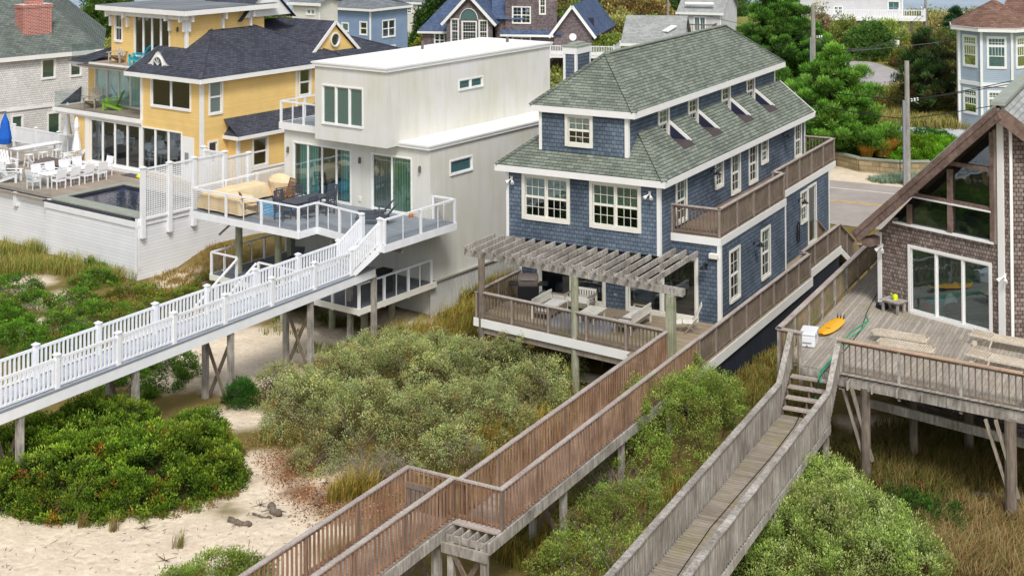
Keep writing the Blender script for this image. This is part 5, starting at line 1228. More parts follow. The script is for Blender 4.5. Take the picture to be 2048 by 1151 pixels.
p2=pole(1628,238,14,1.,.24,'leaning grey utility pole in front of the tall pine',True)
p3=pole(990,96,-8,1.,.22,'weathered utility pole in front of the arched-window house',False)
p4=pole(1336,70,-30,1.,.2,'pale utility pole above the low garage roof',False)
p5=pole(1852,82,-20,1.,.2,'dark utility pole standing by the bay deck',False)
def wire(a,b,sag,r=.032):
    pts=[tuple(a+(b-a)*(k/16)+Vector((0,0,-4*sag*(k/16)*(1-k/16)))) for k in range(17)]
    return MB().path(pts,r,5)
def wires(lst,label):
    for k,(a,b,s) in enumerate(lst):
        tag(part('power_line',wire(a,b,s),M['black'],None),label,'wire','power lines strung between the poles')
V=Vector
far_r=V((60,112,12)); far_l=V((-60,92,11))
LBL='thin black power line strung between the utility poles'
wires([(p1+V((0,0,-2.6)),far_r+V((0,0,-2)),.8),(p1+V((0,0,-3.8)),far_r+V((0,0,-3.6)),.8),(p1+V((0,0,-2.6)),V(gz(1400,195,5))+V((-2,12,1)),.3),(p1+V((0,0,-3.8)),V(gz(1560,186,6)),.3),
 (p2+V((0,0,-3)),p5+V((0,0,-3)),2.2),(p2+V((0,0,-2.6)),p5+V((0,0,-2)),3.),(p2+V((0,0,-2)),p4+V((0,0,-2)),1.),(p3+V((0,0,-1)),p4+V((0,0,-1)),1.5),(p1+V((0,0,-2.6)),far_r+V((0,0,-.6)),1.),(p2+V((0,0,-4)),far_r+V((0,0,1.5)),1.2),(p2+V((0,0,-2)),V(gz(1400,140,5)),.4),(p2+V((0,0,-3)),V(gz(1380,150,4)),.4),(p5+V((0,0,-1)),V((120,200,12)),2.)],LBL)
# mailbox
x,y,z=gz(1790,118,1.); o=thing('mailbox','white mailbox on a grey post beside the far road bend','mailbox',None,(x,y,z)); q=MB(); q.box(-.3,.3,-.3,.3,0,1.6); part('post',q,M['grey'],o); q=MB(); q.box(-1.0,.5,-.25,.25,1.6,2.2); part('box',q,M['white'],o,.1)
# stone garden wall by the road
q=MB(); px_=[(1668,330),(1690,335),(1720,343),(1760,347),(1800,350),(1830,350),(1860,350)]; pts=[gz(a,b,1.) for a,b in px_]
for a,b in zip(pts[:-1],pts[1:]): q.bar((a[0],a[1],1.4),(b[0],b[1],1.4),.4,1.0)
sw=part('stone_wall',q,M['wallstone'],None); tag(sw,'low curving fieldstone wall holding the planted bank by the road','wall')
q=MB()
for a,b in zip(pts[:-1],pts[1:]): q.bar((a[0],a[1],1.94),(b[0],b[1],1.94),.5,.08)
part('coping',q,M['stone'],sw)
# lawn mound
q=MB(); c=gz(1800,300,1.3)
def mound(u,v):
    a=u*2*PI; rr=v; wob=1+.12*math.sin(3*a+1)
    return (c[0]+rr*7.5*wob*math.cos(a),c[1]+rr*6.5*wob*math.sin(a),1.0+1.1*(1-rr**2.2)+.1*math.sin(a*5)*rr)
q.grid(mound,40,10); lm=part('lawn',q,M['lawn'],None,smooth=True); lm['kind']='structure'
# ================================================================ FURNITURE AND SMALL THINGS
def adirondack(name,label,fr,loc,rz,mat,group=None,cat='chair'):
    o=thing(name,label,cat,fr,loc,rz,group); m=M[mat]; o.scale=(1.22,1.22,1.22)
    q=MB(); 
    for k in range(5): y=-.28+k*.125; q.bar((-.27,y,.40-k*.035),(.27,y,.40-k*.035),.11,.022,(0,0,1))
    part('seat',q,m,o)
    q=MB()
    for k in range(5):
        x=-.24+k*.12; h=.86-.9*abs(x)**1.6; q.bar((x,.25,.24),(x*1.15,.25+.42*h,.24+.86*h),.10,.02,(0,1,0))
    q.bar((-.27,.38,.52),(.27,.38,.52),.03,.06); part('backrest',q,m,o)
    for s in (-1,1):
        q=MB(); q.box(s*.30-.02,s*.30+.02,-.40,-.29,0,.53); part('leg',q,m,o)
        q=MB(); q.bar((s*.26,-.38,.36),(s*.26,.55,.03),.03,.12); part('leg',q,m,o)
        q=MB(); q.box(s*.34-.065,s*.34+.065,-.44,.36,.53,.555); part('armrest',q,m,o)
    return o
def dchair(name,label,fr,loc,rz,mat,group=None,arms=True,slats=5,panel=False):
    o=thing(name,label,'chair',fr,loc,rz,group); m=M[mat]; o.scale=(1.12,1.12,1.12)
    q=MB(); q.box(-.24,.24,-.24,.22,.42,.45); q.box(-.24,.24,-.24,.22,.36,.42) if panel else None; part('seat',q,m,o)
    q=MB(); q.bar((-.25,.3,.95),(.25,.3,.95),.03,.07); q.bar((-.25,.24,.55),(.25,.24,.55),.03,.05)
    if panel: q.bar((0,.26,.56),(0,.3,.93),.46,.02,(0,1,0))
    else:
        for k in range(slats): x=-.19+k*.38/(slats-1); q.bar((x,.245,.56),(x,.3,.93),.045,.015,(0,1,0))
    part('backrest',q,m,o)
    for sx in (-1,1):
        q=MB(); q.box(sx*.24-.022,sx*.24+.022,-.24,-.20,0,.64 if arms else .42); part('leg',q,m,o)
        q=MB(); q.bar((sx*.24,.22,0),(sx*.25,.22,.45),.045,.045); q.bar((sx*.25,.22,.45),(sx*.25,.31,.97),.045,.04); part('leg',q,m,o)
        if arms: q=MB(); q.box(sx*.25-.03,sx*.25+.03,-.27,.26,.63,.66); part('armrest',q,m,o)
    return o
def table(name,label,fr,loc,rz,mat,L,Wd,h=.74,group=None,legs=((-1,-1),(1,-1),(-1,1),(1,1)),t=.04,lw=.07,slat=False):
    o=thing(name,label,'table',fr,loc,rz,group); q=MB()
    if slat:
        n=int(Wd/.1)
        for k in range(n): y=-Wd/2+(k+.5)*Wd/n; q.box(-L/2,L/2,y-Wd/n*.45,y+Wd/n*.45,h-t,h)
    else: q.box(-L/2,L/2,-Wd/2,Wd/2,h-t,h)
    part('tabletop',q,M[mat],o,.008)
    q=MB(); q.box(-L/2+.08,L/2-.08,-Wd/2+.08,Wd/2-.08,h-t-.07,h-t); part('apron',q,M[mat],o)
    for sx,sy in legs:
        q=MB(); x=sx*(L/2-.1);y=sy*(Wd/2-.1); q.box(x-lw/2,x+lw/2,y-lw/2,y+lw/2,0,h-t-.07); part('leg',q,M[mat],o)
    return o
# ---- pool terrace
SQ=PI/2
adirondack('adirondack_chair','beige adirondack chair on the middle balcony of the yellow house',Y,(-15.3,8.3,7.14),.5,'greige')
adirondack('adirondack_chair','lime green adirondack chair on the middle balcony of the yellow house',Y,(-13.6,8.5,7.14),-.9,'lime')
adirondack('adirondack_chair','beige adirondack chair on the top roof deck of the yellow house',Y,(-13.6,8.95,10.02),.4,'greige')
adirondack('adirondack_chair','turquoise adirondack chair on the top roof deck of the yellow house',Y,(-11.5,8.9,10.02),-1.,'teal')
tb=table('dining_table','long white dining table beside the pool ringed by white chairs',Y,(-10.7,3.6,PD),SQ,'vinyl',3.6,1.0,.74,None,((-1,-1),(1,-1),(-1,1),(1,1)),.04,.08,True)
gp='white dining chairs around the long poolside table'
lbs=['white chair at the near end of the poolside table','white chair second from the near end on the pool side of the table','white chair third from the near end on the pool side of the table','white chair farthest along the pool side of the table']
ch=None
for k in range(4):
    y=2.25+k*.9; c_=dchair('dining_chair',lbs[k],Y,(-9.8,y,PD),-SQ,'vinyl',gp,True,5,True)
for k in range(4):
    y=2.25+k*.9; dchair('dining_chair',['white chair on the house side of the poolside table, nearest the glass rail','white chair on the house side of the poolside table, second from the glass rail','white chair on the house side of the poolside table, third from the glass rail','white chair on the house side of the poolside table, closest to the glass doors'][k],Y,(-11.7,y,PD),SQ,'vinyl',gp,True,5,True)
dchair('dining_chair','white chair alone at the far head of the poolside table',Y,(-10.6,5.9,PD),0,'vinyl',gp,True,5,True)
dchair('dining_chair','white chair alone at the front head of the poolside table',Y,(-10.8,1.35,PD),PI,'vinyl',gp,True,5,True)
gp='white adirondack chairs around the covered fire pit'
adirondack('adirondack_chair','white adirondack chair closest to the glass rail at the far left',Y,(-13.6,1.7,PD),2.2,'vinyl',gp)
adirondack('adirondack_chair','white adirondack chair left of the covered fire pit',Y,(-16.6,3.3,PD),1.5,'vinyl',gp)
adirondack('adirondack_chair','white adirondack chair behind the covered fire pit by the closed umbrella',Y,(-15.2,6.9,PD),-.2,'vinyl',gp)
adirondack('adirondack_chair','white adirondack chair facing the pool table from the left',Y,(-13.6,3.6,PD),2.9,'vinyl',gp)
fp=thing('fire_pit','round fire pit under a grey cover among white adirondack chairs','fire pit',Y,(-15.0,5.0,PD)); q=MB(); q.lathe([(.5,0),(.55,.4)],(0,0,0),16); part('base',q,M['grey'],fp); q=MB(); q.lathe([(.95,.36),(.85,.46),(.4,.66),(.05,.74)],(0,0,0),18); part('cover',q,M['rust'],fp,smooth=True)
table('bar_table','tall narrow white bar table at the back of the pool terrace',Y,(-17.6,5.9,PD),SQ,'vinyl',3.2,.9,1.05)
for k in range(3):
    o=thing('bar_stool','white slatted bar stool tucked beside the tall bar table','stool',Y,(-16.8,4.9+k*.95,PD),0,'white stools at the bar table')
    q=MB(); q.box(-.2,.2,-.2,.2,.68,.73); part('seat',q,M['vinyl'],o)
    for sx in (-1,1):
        for sy in (-1,1): q=MB(); q.bar((sx*.22,sy*.22,0),(sx*.16,sy*.16,.68),.045,.045); part('leg',q,M['vinyl'],o)
    q=MB(); q.box(-.2,.2,-.22,-.18,.25,.29); q.box(-.2,.2,.18,.22,.25,.29); part('footrest',q,M['vinyl'],o)
def umb(label,fr,loc,h,group=None):
    o=thing('patio_umbrella',label,'umbrella',fr,loc,0,group); q=MB(); q.tube((0,0,0),(0,0,h),.03,.03,8); part('pole',q,M['white'],o)
    q=MB(); q.lathe([(.02,h+.06),(.09,h-.05),(.17,h-.55),(.12,h-.8),(.13,h-1.0),(.26,h-1.7),(.29,h-1.95),(.1,h-1.9)],(0,0,0),9); part('canopy',q,M['vinyl'],o,smooth=False); q=MB(); q.lathe([(.3,0),(.3,.08),(.06,.12)],(0,0,0),12); part('base',q,M['white'],o)
umb('closed white umbrella against the shingled house wall, left of the two',Y,(-17.9,8.3,PD),3.3,'closed white patio umbrellas')
umb('closed white umbrella beside the ochre corner of the yellow house',Y,(-14.6,6.7,PD),2.9,'closed white patio umbrellas')
o=thing('cantilever_umbrella','folded bright blue cantilever umbrella at the left edge of the terrace','umbrella',Y,(-20.6,5.4,PD)); q=MB(); q.tube((-1.2,0,0),(-1.2,0,2.7),.05,.05,8); q.tube((-1.2,0,2.7),(.5,0,2.95),.04,.04,8); part('arm',q,M['rust'],o); q=MB(); q.lathe([(.03,2.85),(.25,2.3),(.42,1.3),(.36,.95),(.1,1.0)],(.4,0,0),9); part('canopy',q,M['bluefab'],o)
tag(part('door_mat',MB().box(-9.9,-8.2,6.45,7.2,PD+.004,PD+.03).tr(),M['grass_mat'],None),'dark grey mat on the boards below the yellow house glass doors','mat').location=Y.w(0,0,0); bpy.data.objects['door_mat'].rotation_euler[2]=Y.rz
o=thing('pool_toy','lime yellow pool toy lying beside the dark mat','toy',Y,(-8.3,6.6,PD)); part('body',MB().lathe([(.12,0),(.25,.08),(.16,.18),(.04,.26)],(0,0,0),9,1.3,.8),M['limey'],o,smooth=True)
# ---- white house deck
ZD=5.1
sp_=thing('covered_sofa','L-shaped outdoor sofa under a tan canvas cover in the left corner of the cable-rail deck','sofa',W,(-9.4,-3.2,ZD))
def cov(x0,x1,y0,y1,h):
    def f(u,v):
        x=x0+(x1-x0)*u; y=y0+(y1-y0)*v; e=min(u,1-u,v,1-v)*min(x1-x0,y1-y0); z=h*(min(1,(e/.12)**.4) if e>0 else 0)
        return (x+.03*math.sin(7*y+3*z),y+.03*math.sin(6*x),max(.12,z+.05*mn.noise(Vector((x*2.2,y*2.2,h)))))
    return MB().grid(f,26,26)
q=cov(-1.2,2.0,-1.75,-.55,.86); q.add(cov(-1.2,-.1,-.8,2.2,.82)); part('cover',q,M['tan'],sp_,smooth=True)
gr=thing('covered_grill','barbecue wrapped in a wrinkled tan cover behind the covered sofa','grill',W,(-9.3,-.6,ZD)); q=MB(); q.lathe([(.62,.1),(.6,.5),(.66,.8),(.5,1.02),(.2,1.15),(.02,1.17)],(0,0,0),12,1.25,.7); part('cover',q,M['tan'],gr)
rg_=part('rug',MB().box(-1.5,1.5,-1.,1.,.004,.016),m_plank('blue_striped_rug','#1f5f9c','#7fb2cf',0,.12,.3,.9,.1,.7),None); rg_.location=W.w(-7.9,-2.8,ZD); rg_.rotation_euler[2]=W.rz; tag(rg_,'blue patterned rug under the brown lounge chairs','rug')
gp='brown slatted wooden chairs on the cable-rail deck'
def rocker(label,loc,rz,group):
    o=thing('wooden_armchair',label,'chair',W,loc,rz,group); m=M['teak']
    q=MB(); q.box(-.3,.3,-.3,.28,.4,.44); part('seat',q,m,o)
    q=MB()
    for k in range(7): x=-.25+k*.083; q.bar((x,.28,.42),(x,.46,1.05),.03,.015,(0,1,0))
    for z in (.55,.72,.9,1.07): q.bar((-.3,.28+.28*(z-.42),z),(.3,.28+.28*(z-.42),z),.02,.05)
    part('backrest',q,m,o)
    for s in (-1,1):
        q=MB(); q.box(s*.31-.03,s*.31+.03,-.32,-.26,0,.62); part('leg',q,m,o); q=MB(); q.bar((s*.31,.3,0),(s*.31,.3,.5),.06,.06); q.bar((s*.31,.28,.45),(s*.31,.47,1.08),.05,.05); part('leg',q,m,o)
        q=MB(); q.box(s*.32-.05,s*.32+.05,-.38,.36,.62,.65); part('armrest',q,m,o)
rocker('brown wooden armchair farthest back, against the lattice',(-8.3,-1.3,ZD),-.3,gp); rocker('brown wooden armchair beside the grey dining table',(-7.1,-2.3,ZD),-2.2,gp); rocker('brown wooden armchair near the front rail beside the covered sofa',(-7.6,-4.2,ZD),2.6,gp)
table('dining_table','charcoal slatted dining table on the cable-rail deck',W,(-5.6,-2.5,ZD),SQ-.0,'char',2.3,1.1,.74,None,((-1,-1),(1,-1),(-1,1),(1,1)),.04,.07,True)
gp='charcoal dining chairs around the deck table'
for (x,y,rz,l) in ((-4.75,-3.2,-SQ,'charcoal chair on the stair side of the grey table, nearer the front rail'),(-4.75,-2.0,-SQ,'charcoal chair on the stair side of the grey table, nearer the house'),(-6.5,-3.1,SQ,'charcoal chair on the brown-chair side of the grey table, nearer the rail'),(-6.5,-1.9,SQ,'charcoal chair on the brown-chair side of the grey table, nearer the glass doors'),(-5.6,-1.0,0,'charcoal chair at the glass-door end of the grey table'),(-5.6,-4.0,PI,'charcoal chair at the front-rail end of the grey table')):
    dchair('dining_chair',l,W,(x,y,ZD),rz,'char',gp,False,5)
def chaise(label,fr,loc,rz,mat,group,ang=.9,arms=True,L=1.3,name='chaise_lounge',wheel=False,Wd=.3,rnd=False):
    o=thing(name,label,'lounge chair',fr,loc,rz,group); m=M[mat]
    q=MB(); n=int(L/.085)
    for k in range(n):
        y=-L+.05+k*.085; w=Wd*(.72 if rnd and k in(0,) else 1); q.box(-w,w,y,y+.06,.33,.35)
    part('seat',q,m,o); q=MB(); bl=.75
    for k in range(int(bl/.085)):
        t=k*.085+.04; c,s=math.cos(ang),math.sin(ang); q.bar((-Wd,t*c,.34+t*s),(Wd,t*c,.34+t*s),.02,.06,(0,-s,c))
    part('backrest',q,m,o)
    q=MB()
    for s_ in (-1,1): q.bar((s_*Wd,-L,.31),(s_*Wd,.05,.31),.035,.07); q.bar((s_*Wd,0,.33),(s_*Wd,bl*math.cos(ang),.33+bl*math.sin(ang)),.03,.05)
    part('frame',q,m,o)
    for s_ in (-1,1):
        for y in (-L+.15,-.1): q=MB(); q.bar((s_*(Wd-.02),y,.3),(s_*(Wd+.02),y+.1*(1 if y>-.5 else -1),0),.05,.05); part('leg',q,m,o)
        if arms: q=MB(); q.box(s_*(Wd+.04)-.03,s_*(Wd+.04)+.03,-.35,.12,.52,.55); q.box(s_*(Wd+.04)-.02,s_*(Wd+.04)+.02,-.32,-.27,.3,.52); part('armrest',q,m,o)
        if wheel: q=MB(); q.tube((s_*(Wd+.05),.5,.1),(s_*(Wd+.09),.5,.1),.1,.1,12); part('wheel',q,m,o)
    if wheel: q=MB(); q.bar((-Wd,.5,.1),(Wd,.5,.1),.03,.03); part('axle',q,m,o)
    return o
gp='charcoal chaise lounges by the sliding doors'
chaise('charcoal slatted chaise lounge nearer the house wall',W,(-1.75,-1.3,ZD),-1.1,'char',gp); chaise('charcoal slatted chaise lounge nearer the stairs',W,(-1.0,-1.9,ZD),-1.1,'char',gp)
o=thing('clay_pot','small round terracotta pot at the white house deck corner','pot',W,(-.95,-.25,ZD)); part('pot',MB().lathe([(.07,0),(.12,.08),(.12,.14),(.07,.2)],(0,0,0),12),M['orange'],o,smooth=True)
o=thing('deck_chair','dark sling chair on the shaded lower deck','chair',W,(-6.6,-2.2,2.2),.5); q=MB(); q.box(-.3,.3,-.3,.3,.38,.45); part('seat',q,M['char'],o); q=MB(); q.bar((0,.28,.42),(0,.5,1.0),.6,.06,(0,1,0)); part('backrest',q,M['char'],o); q=MB(); q.box(-.35,-.3,-.3,.3,0,.62); q.box(.3,.35,-.3,.3,0,.62); part('armrest',q,M['char'],o)
o=thing('waste_bin','navy wheeled bin standing on the lower deck beneath the stairs','bin',W,(-.6,-2.6,2.2)); part('body',MB().box(-.3,.3,-.35,.35,.05,1.0),M['navypanel'],o,.03); part('lid',MB().box(-.33,.33,-.38,.38,1.0,1.06),M['black'],o,.02)
# ---- blue house deck
Z2=2.5
o=thing('gas_grill','black gas grill with open side shelves on the blue house deck','grill',B,(-8.5,-1.0,Z2),.45)
q=MB(); q.box(-.45,.45,-.28,.28,.1,.78); part('cabinet',q,M['black'],o,.02); q=MB(); q.box(-.42,.42,-.3,.3,.78,.95); part('firebox',q,M['rust'],o,.03)
q=MB(); n=8
for k in range(n): a0=PI*k/n; a1=PI*(k+1)/n; q.quad((-.42,.3*math.cos(a0),.95+.32*math.sin(a0)),(.42,.3*math.cos(a0),.95+.32*math.sin(a0)),(.42,.3*math.cos(a1),.95+.32*math.sin(a1)),(-.42,.3*math.cos(a1),.95+.32*math.sin(a1)))
for x in (-.42,.42): q.poly([(x,.3*math.cos(PI*k/n),.95+.32*math.sin(PI*k/n)) for k in range(n+1)])
ld_=part('lid',q,M['rust'],o); part('handle',MB().tube((-.3,-.34,1.08),(.3,-.34,1.08),.02,.02,8),M['metal'],ld_)
for s in (-1,1): part('side_shelf',MB().box(min(s*.45,s*.85),max(s*.45,s*.85),-.27,.27,.8,.86),M['black'],o,.01)
part('gas_tank',MB().lathe([(.1,.0),(.17,.06),(.17,.36),(.08,.46)],(.65,.05,.05),12),M['grey'],o,smooth=True)
def sofa(label,loc,rz,L,group):
    o=thing('outdoor_sofa',label,'sofa',B,loc,rz,group); m=M['trimold']
    q=MB(); q.box(-L/2,L/2,-.38,.38,.26,.32); q.box(-L/2,L/2,-.4,-.36,.16,.36); part('frame',q,M['wood'],o)
    q=MB()
    for k in range(int(L/.65)): a=-L/2+.06+k*(L-.1)/int(L/.65); q.box(a,a+(L-.1)/int(L/.65)-.02,-.36,.26,.32,.44)
    part('seat_cushion',q,M['cushion'],o,.03)
    q=MB(); q.box(-L/2,L/2,.36,.41,.7,.8); q.box(-L/2,L/2,.37,.4,.4,.46); 
    for k in range(int(L/.12)): x=-L/2+.06+k*.12; q.box(x,x+.07,.37,.395,.42,.72)
    part('backrest',q,m,o)
    for s in (-1,1):
        q=MB(); q.box(s*L/2-.05,s*L/2+.05,-.4,.4,.6,.65); part('armrest',q,M['wood'],o)
        for y in (-.37,.37): part('leg',MB().box(s*L/2-.035,s*L/2+.035,y-.035,y+.035,0,.62),m,o)
gp='pale framed outdoor sofas under the pergola'
sofa('pale sofa facing right near the left pergola post',(-6.9,-2.0,Z2),SQ,1.7,gp); sofa('pale sofa with its slatted back to the glass doors on the right',(-3.1,-1.9,Z2),-SQ,1.9,gp)
sofa('pale armless seat by the left sliding door',(-6.1,-.7,Z2),0,1.1,gp)
table('coffee_table','low white slatted coffee table between the pergola sofas',B,(-4.95,-1.9,Z2),SQ,'trimold',1.2,.8,.42,None,((-1,-1),(1,-1),(-1,1),(1,1)),.035,.06,True)
o=thing('folding_chair','weathered slatted folding deck chair with footrest by the right sliding door','chair',B,(-.75,-1.35,Z2),-1.15); m=M['wood']
q=MB()
for k in range(7): x=-.24+k*.08; q.bar((x,.1,.42),(x,.42,1.12),.05,.018,(0,1,0))
q.bar((-.27,.12,.44),(.27,.12,.44),.03,.05); q.bar((-.27,.42,1.12),(.27,.42,1.12),.03,.05); part('backrest',q,M['trimold'],o)
q=MB(); 
for k in range(7): x=-.24+k*.08; q.bar((x,-.35,.42),(x,.12,.4),.05,.018,(0,0,1)); q.bar((x,-.95,.36),(x,-.38,.42),.05,.018,(0,0,1))
part('seat',q,M['trimold'],o)
for s in (-1,1):
    part('leg',MB().bar((s*.28,-.3,.0),(s*.28,.25,.62),.03,.05),m,o); part('leg',MB().bar((s*.26,.4,.0),(s*.26,-.35,.42),.03,.05),m,o); part('leg',MB().bar((s*.24,-.92,.0),(s*.24,-.85,.36),.03,.04),m,o)
rg2=part('rug',MB().box(-1.6,1.4,-.9,.9,.004,.016),m_flat('grey_trellis_rug','#8d929a',.95,.2,6.),None); rg2.location=B.w(-5.,-2.4,Z2); rg2.rotation_euler[2]=B.rz; tag(rg2,'grey patterned rug under the coffee table behind the picket rail','rug')
# under the deck
x,y,z=gpx_(1075,740) if False else B.w(-7.2,-2.7,.35)
bt=thing('wooden_raft','pale weathered boat hull lying on the sand under the blue house deck','boat',B,(-5.4,-3.0,.35),.03); q=MB()
def hull(u,v):
    L=4.6; x=-L/2+L*u; w=.42*(1-abs(2*u-1)**2.5)+.02; a=PI*v
    return (x,w*math.cos(a),.12+.24*math.sin(a)*(1-abs(2*u-1)**4)+.08*abs(2*u-1)**2)
q.grid(hull,24,8); part('hull',q,M['wood'],bt,smooth=True)
bn=thing('bench','old timber bench in the shadow beneath the blue house deck','bench',B,(-5.6,-1.2,.3)); q=MB(); q.box(-1,1,-.2,.2,.42,.48); part('seat',q,M['wood'],bn)
for s in (-.85,.85): part('leg',MB().box(s-.04,s+.04,-.2,.2,0,.42),M['wood'],bn)
part('backrest',MB().box(-1,1,.2,.24,.55,.95),M['wood'],bn)
# ---- plank deck of the gable house
Z4=4.2
co=thing('cooler','white marine cooler standing at the corner of the plank deck','cooler',Q,(-.45,2.35,Z4),.12)
q=MB(); q.box(-.27,.27,-.45,.45,.02,.40); part('body',q,M['cooler'],co,.03); q=MB(); q.box(-.285,.285,-.465,.465,.41,.5); lid=part('lid',q,M['cooler'],co,.03)
q=MB(); q.box(-.16,.16,-.475,-.46,.16,.19); part('handle',q,M['grey'],co); q=MB(); q.tube((0,-.46,.07),(0,-.49,.07),.03,.03,8); part('drain_plug',q,M['grey'],co)
for s in (-1,1): part('latch',MB().box(.27,.295,s*.25-.03,s*.25+.03,.3,.44),M['grey'],co)
sb=thing('surfboard','bright yellow surfboard with black fins lying behind the white cooler','surfboard',Q,(-.12,4.3,Z4),-.12)
q=MB()
def board(u,v,s=1):
    L=2.1; y=-L/2+L*u; w=.29*(max(0,1-abs(2*u-.95)**2.6))**.6+.01; x=w*(2*v-1); return (x,y,.1+s*.03*(1-(2*v-1)**2)+.06*u*u)
q.grid(board,22,8); q.grid(lambda u,v: board(u,v,-1),22,8); part('board',q,M['yellow'],sb,smooth=True)
for x in (-.12,0,.12): q=MB(); q.poly([(x,.75,.17),(x,.93,.18),(x,.9,.34)]); q.poly([(x+.01,.75,.17),(x+.01,.93,.18),(x+.01,.9,.34)]); part('fin',q,M['black'],sb)
q=MB(); q.path([(-.1,-.35,.137),(-.03,-.4,.138),(.02,-.36,.139),(.08,-.38,.138)],.012,5); part('logo',q,M['black'],sb)
st=table('side_table','small weathered slatted side table beside the glass door of the gable house',R,(.95,-.42,Z4),0,'woodold',.85,.62,.48,None,((-1,-1),(1,-1),(-1,1),(1,1)),.04,.08,True)
o=thing('watering_can','small yellow and green plastic pail on the side table','toy',R,(1.0,-.38,Z4+.48)); part('body',MB().lathe([(.08,0),(.1,.06),(.09,.17),(.05,.2)],(0,0,0),12),M['limey'],o,smooth=True); part('spout',MB().tube((-.06,0,.08),(-.2,0,.2),.03,.04,8),M['lime'],o)
o=thing('hose_reel','black garden hose bundle on the boards under the side table','hose',R,(.35,-.3,Z4)); q=MB()
for j in range(3):
    for k in range(14): a0=2*PI*k/14;a1=2*PI*(k+1)/14; q.tube((.24*math.cos(a0),.2*math.sin(a0),.03+.05*j),(.24*math.cos(a1),.2*math.sin(a1),.03+.05*j),.03,.03,6,False)
part('coil',q,M['black'],o)
gp='pale slatted loungers on the plank deck'
for l,px_,py_,rz in (('pale slatted lounger lying flat, nearer the glass doors, with rounded ends',1800,668,.0),('pale slatted lounger lying flat, just behind the picket rail',1812,688,.0)):
    a=Q.at(px_,py_+2,z=Z4+.3)
    o=thing('wooden_lounger',l,'lounge chair',Q,(a[0],a[1],Z4),SQ+.0-.08,gp); m=M['lounge']; L=1.95
    q=MB()
    for k in range(24):
        y=-L/2+.05+k*(L-.1)/23; e=min(1,(1-(abs(y)/(L/2))**6)+.12); q.box(-.29*e,.29*e,y-.024,y+.024,.30,.325)
    part('seat',q,m,o); q=MB()
    for s in (-1,1): q.bar((s*.3,-L/2+.12,.3),(s*.3,L/2-.12,.3),.03,.08); q.bar((s*.3,-L/2+.12,.3),(s*.18,-L/2,.3),.03,.07); q.bar((s*.3,L/2-.12,.3),(s*.18,L/2,.3),.03,.07)
    q.box(-.18,.18,-L/2-.015,-L/2+.015,.265,.335); q.box(-.18,.18,L/2-.015,L/2+.015,.265,.335); part('frame',q,m,o)
    for s in (-1,1):
        for y in (-.6,.6): part('leg',MB().box(s*.24-.035,s*.24+.035,y-.04,y+.04,0,.28),m,o)
for l,px_,py_ in (('silvery slatted lounger with wheels nearest the prow window',1990,672),('silvery slatted lounger with wheels close to the new cedar rail',1985,712)):
    a=Q.at(px_,py_,z=Z4+.35)
    chaise(l,Q,(a[0]-.1,a[1],Z4),SQ-.15,'lounge',gp,.05,False,1.5,'wooden_lounger',True,.32)
pts=[R.at(x,y,z=Z4+.03) for x,y in ((1737,640),(1722,650),(1700,665),(1682,690),(1660,720),(1640,742))]
o=part('garden_hose',MB().path([Vector(p)+Vector((0,0,0)) for p in pts]+[R.at(1637,760,z=Z4-.2),R.at(1632,790,z=3.3),R.at(1628,805,z=3.05)],.024,6),M['hose'],None); o.location=R.w(0,0,0); o.rotation_euler[2]=R.rz; tag(o,'green hose running over the plank deck and down the steps','hose')
o=part('garden_hose',MB().path([R.at(x,y,z=Z4+.03) for x,y in ((1733,630),(1737,640),(1727,655),(1705,672),(1688,692),(1668,712),(1645,742))]+[R.at(1640,765,z=Z4-.25)],.02,6),M['hose'],None); o.location=R.w(0,0,0); o.rotation_euler[2]=R.rz; tag(o,'second loop of green hose beside the first, ending at the top step','hose')
o=part('extension_lead',MB().path([R.at(x,y,z=Z4+.02) for x,y in ((1757,582),(1735,620),(1722,660),(1690,700),(1660,730),(1640,752))]+[R.at(1628,790,z=3.4)]+[R.at(x,y,z=ZB+.02) for x,y in ((1610,805),(1590,850),(1545,910),(1480,985),(1420,1055),(1355,1150),(1300,1230))],.014,6),M['cord'],None); o.location=R.w(0,0,0); o.rotation_euler[2]=R.rz; tag(o,'black power cord trailing from the house corner along the old boardwalk','cord')

bg=thing('beach_gear','bags, towels and a wetsuit heaped inside the gable house sliding door','beach gear',R,(2.6,1.1,4.19))
for nm,mt,x,y,r,h,sx in (('bag','teal',-.75,0,.32,.55,1.2),('towel','vinyl',-.2,.1,.28,.75,1.),('bag','red',-1.0,-.25,.16,.25,1.4),('bag','black',.2,-.2,.42,.5,1.3),('wetsuit','char',.75,.1,.5,.6,1.5),('bag','grey',-.45,-.35,.2,.4,.8)):
    q=MB(); q.lathe([(r*.8,0),(r,h*.3),(r*.85,h*.7),(r*.4,h*.95),(.02,h)],(x,y,0),10,sx,.8)
    q.v=[(a+.06*mn.noise(Vector((a*5,b*5,c*5))),b+.06*mn.noise(Vector((a*5+9,b*5,c*5))),c) for a,b,c in q.v]; part(nm,q,M[mt] if mt in M else M['orange'],bg,smooth=True)
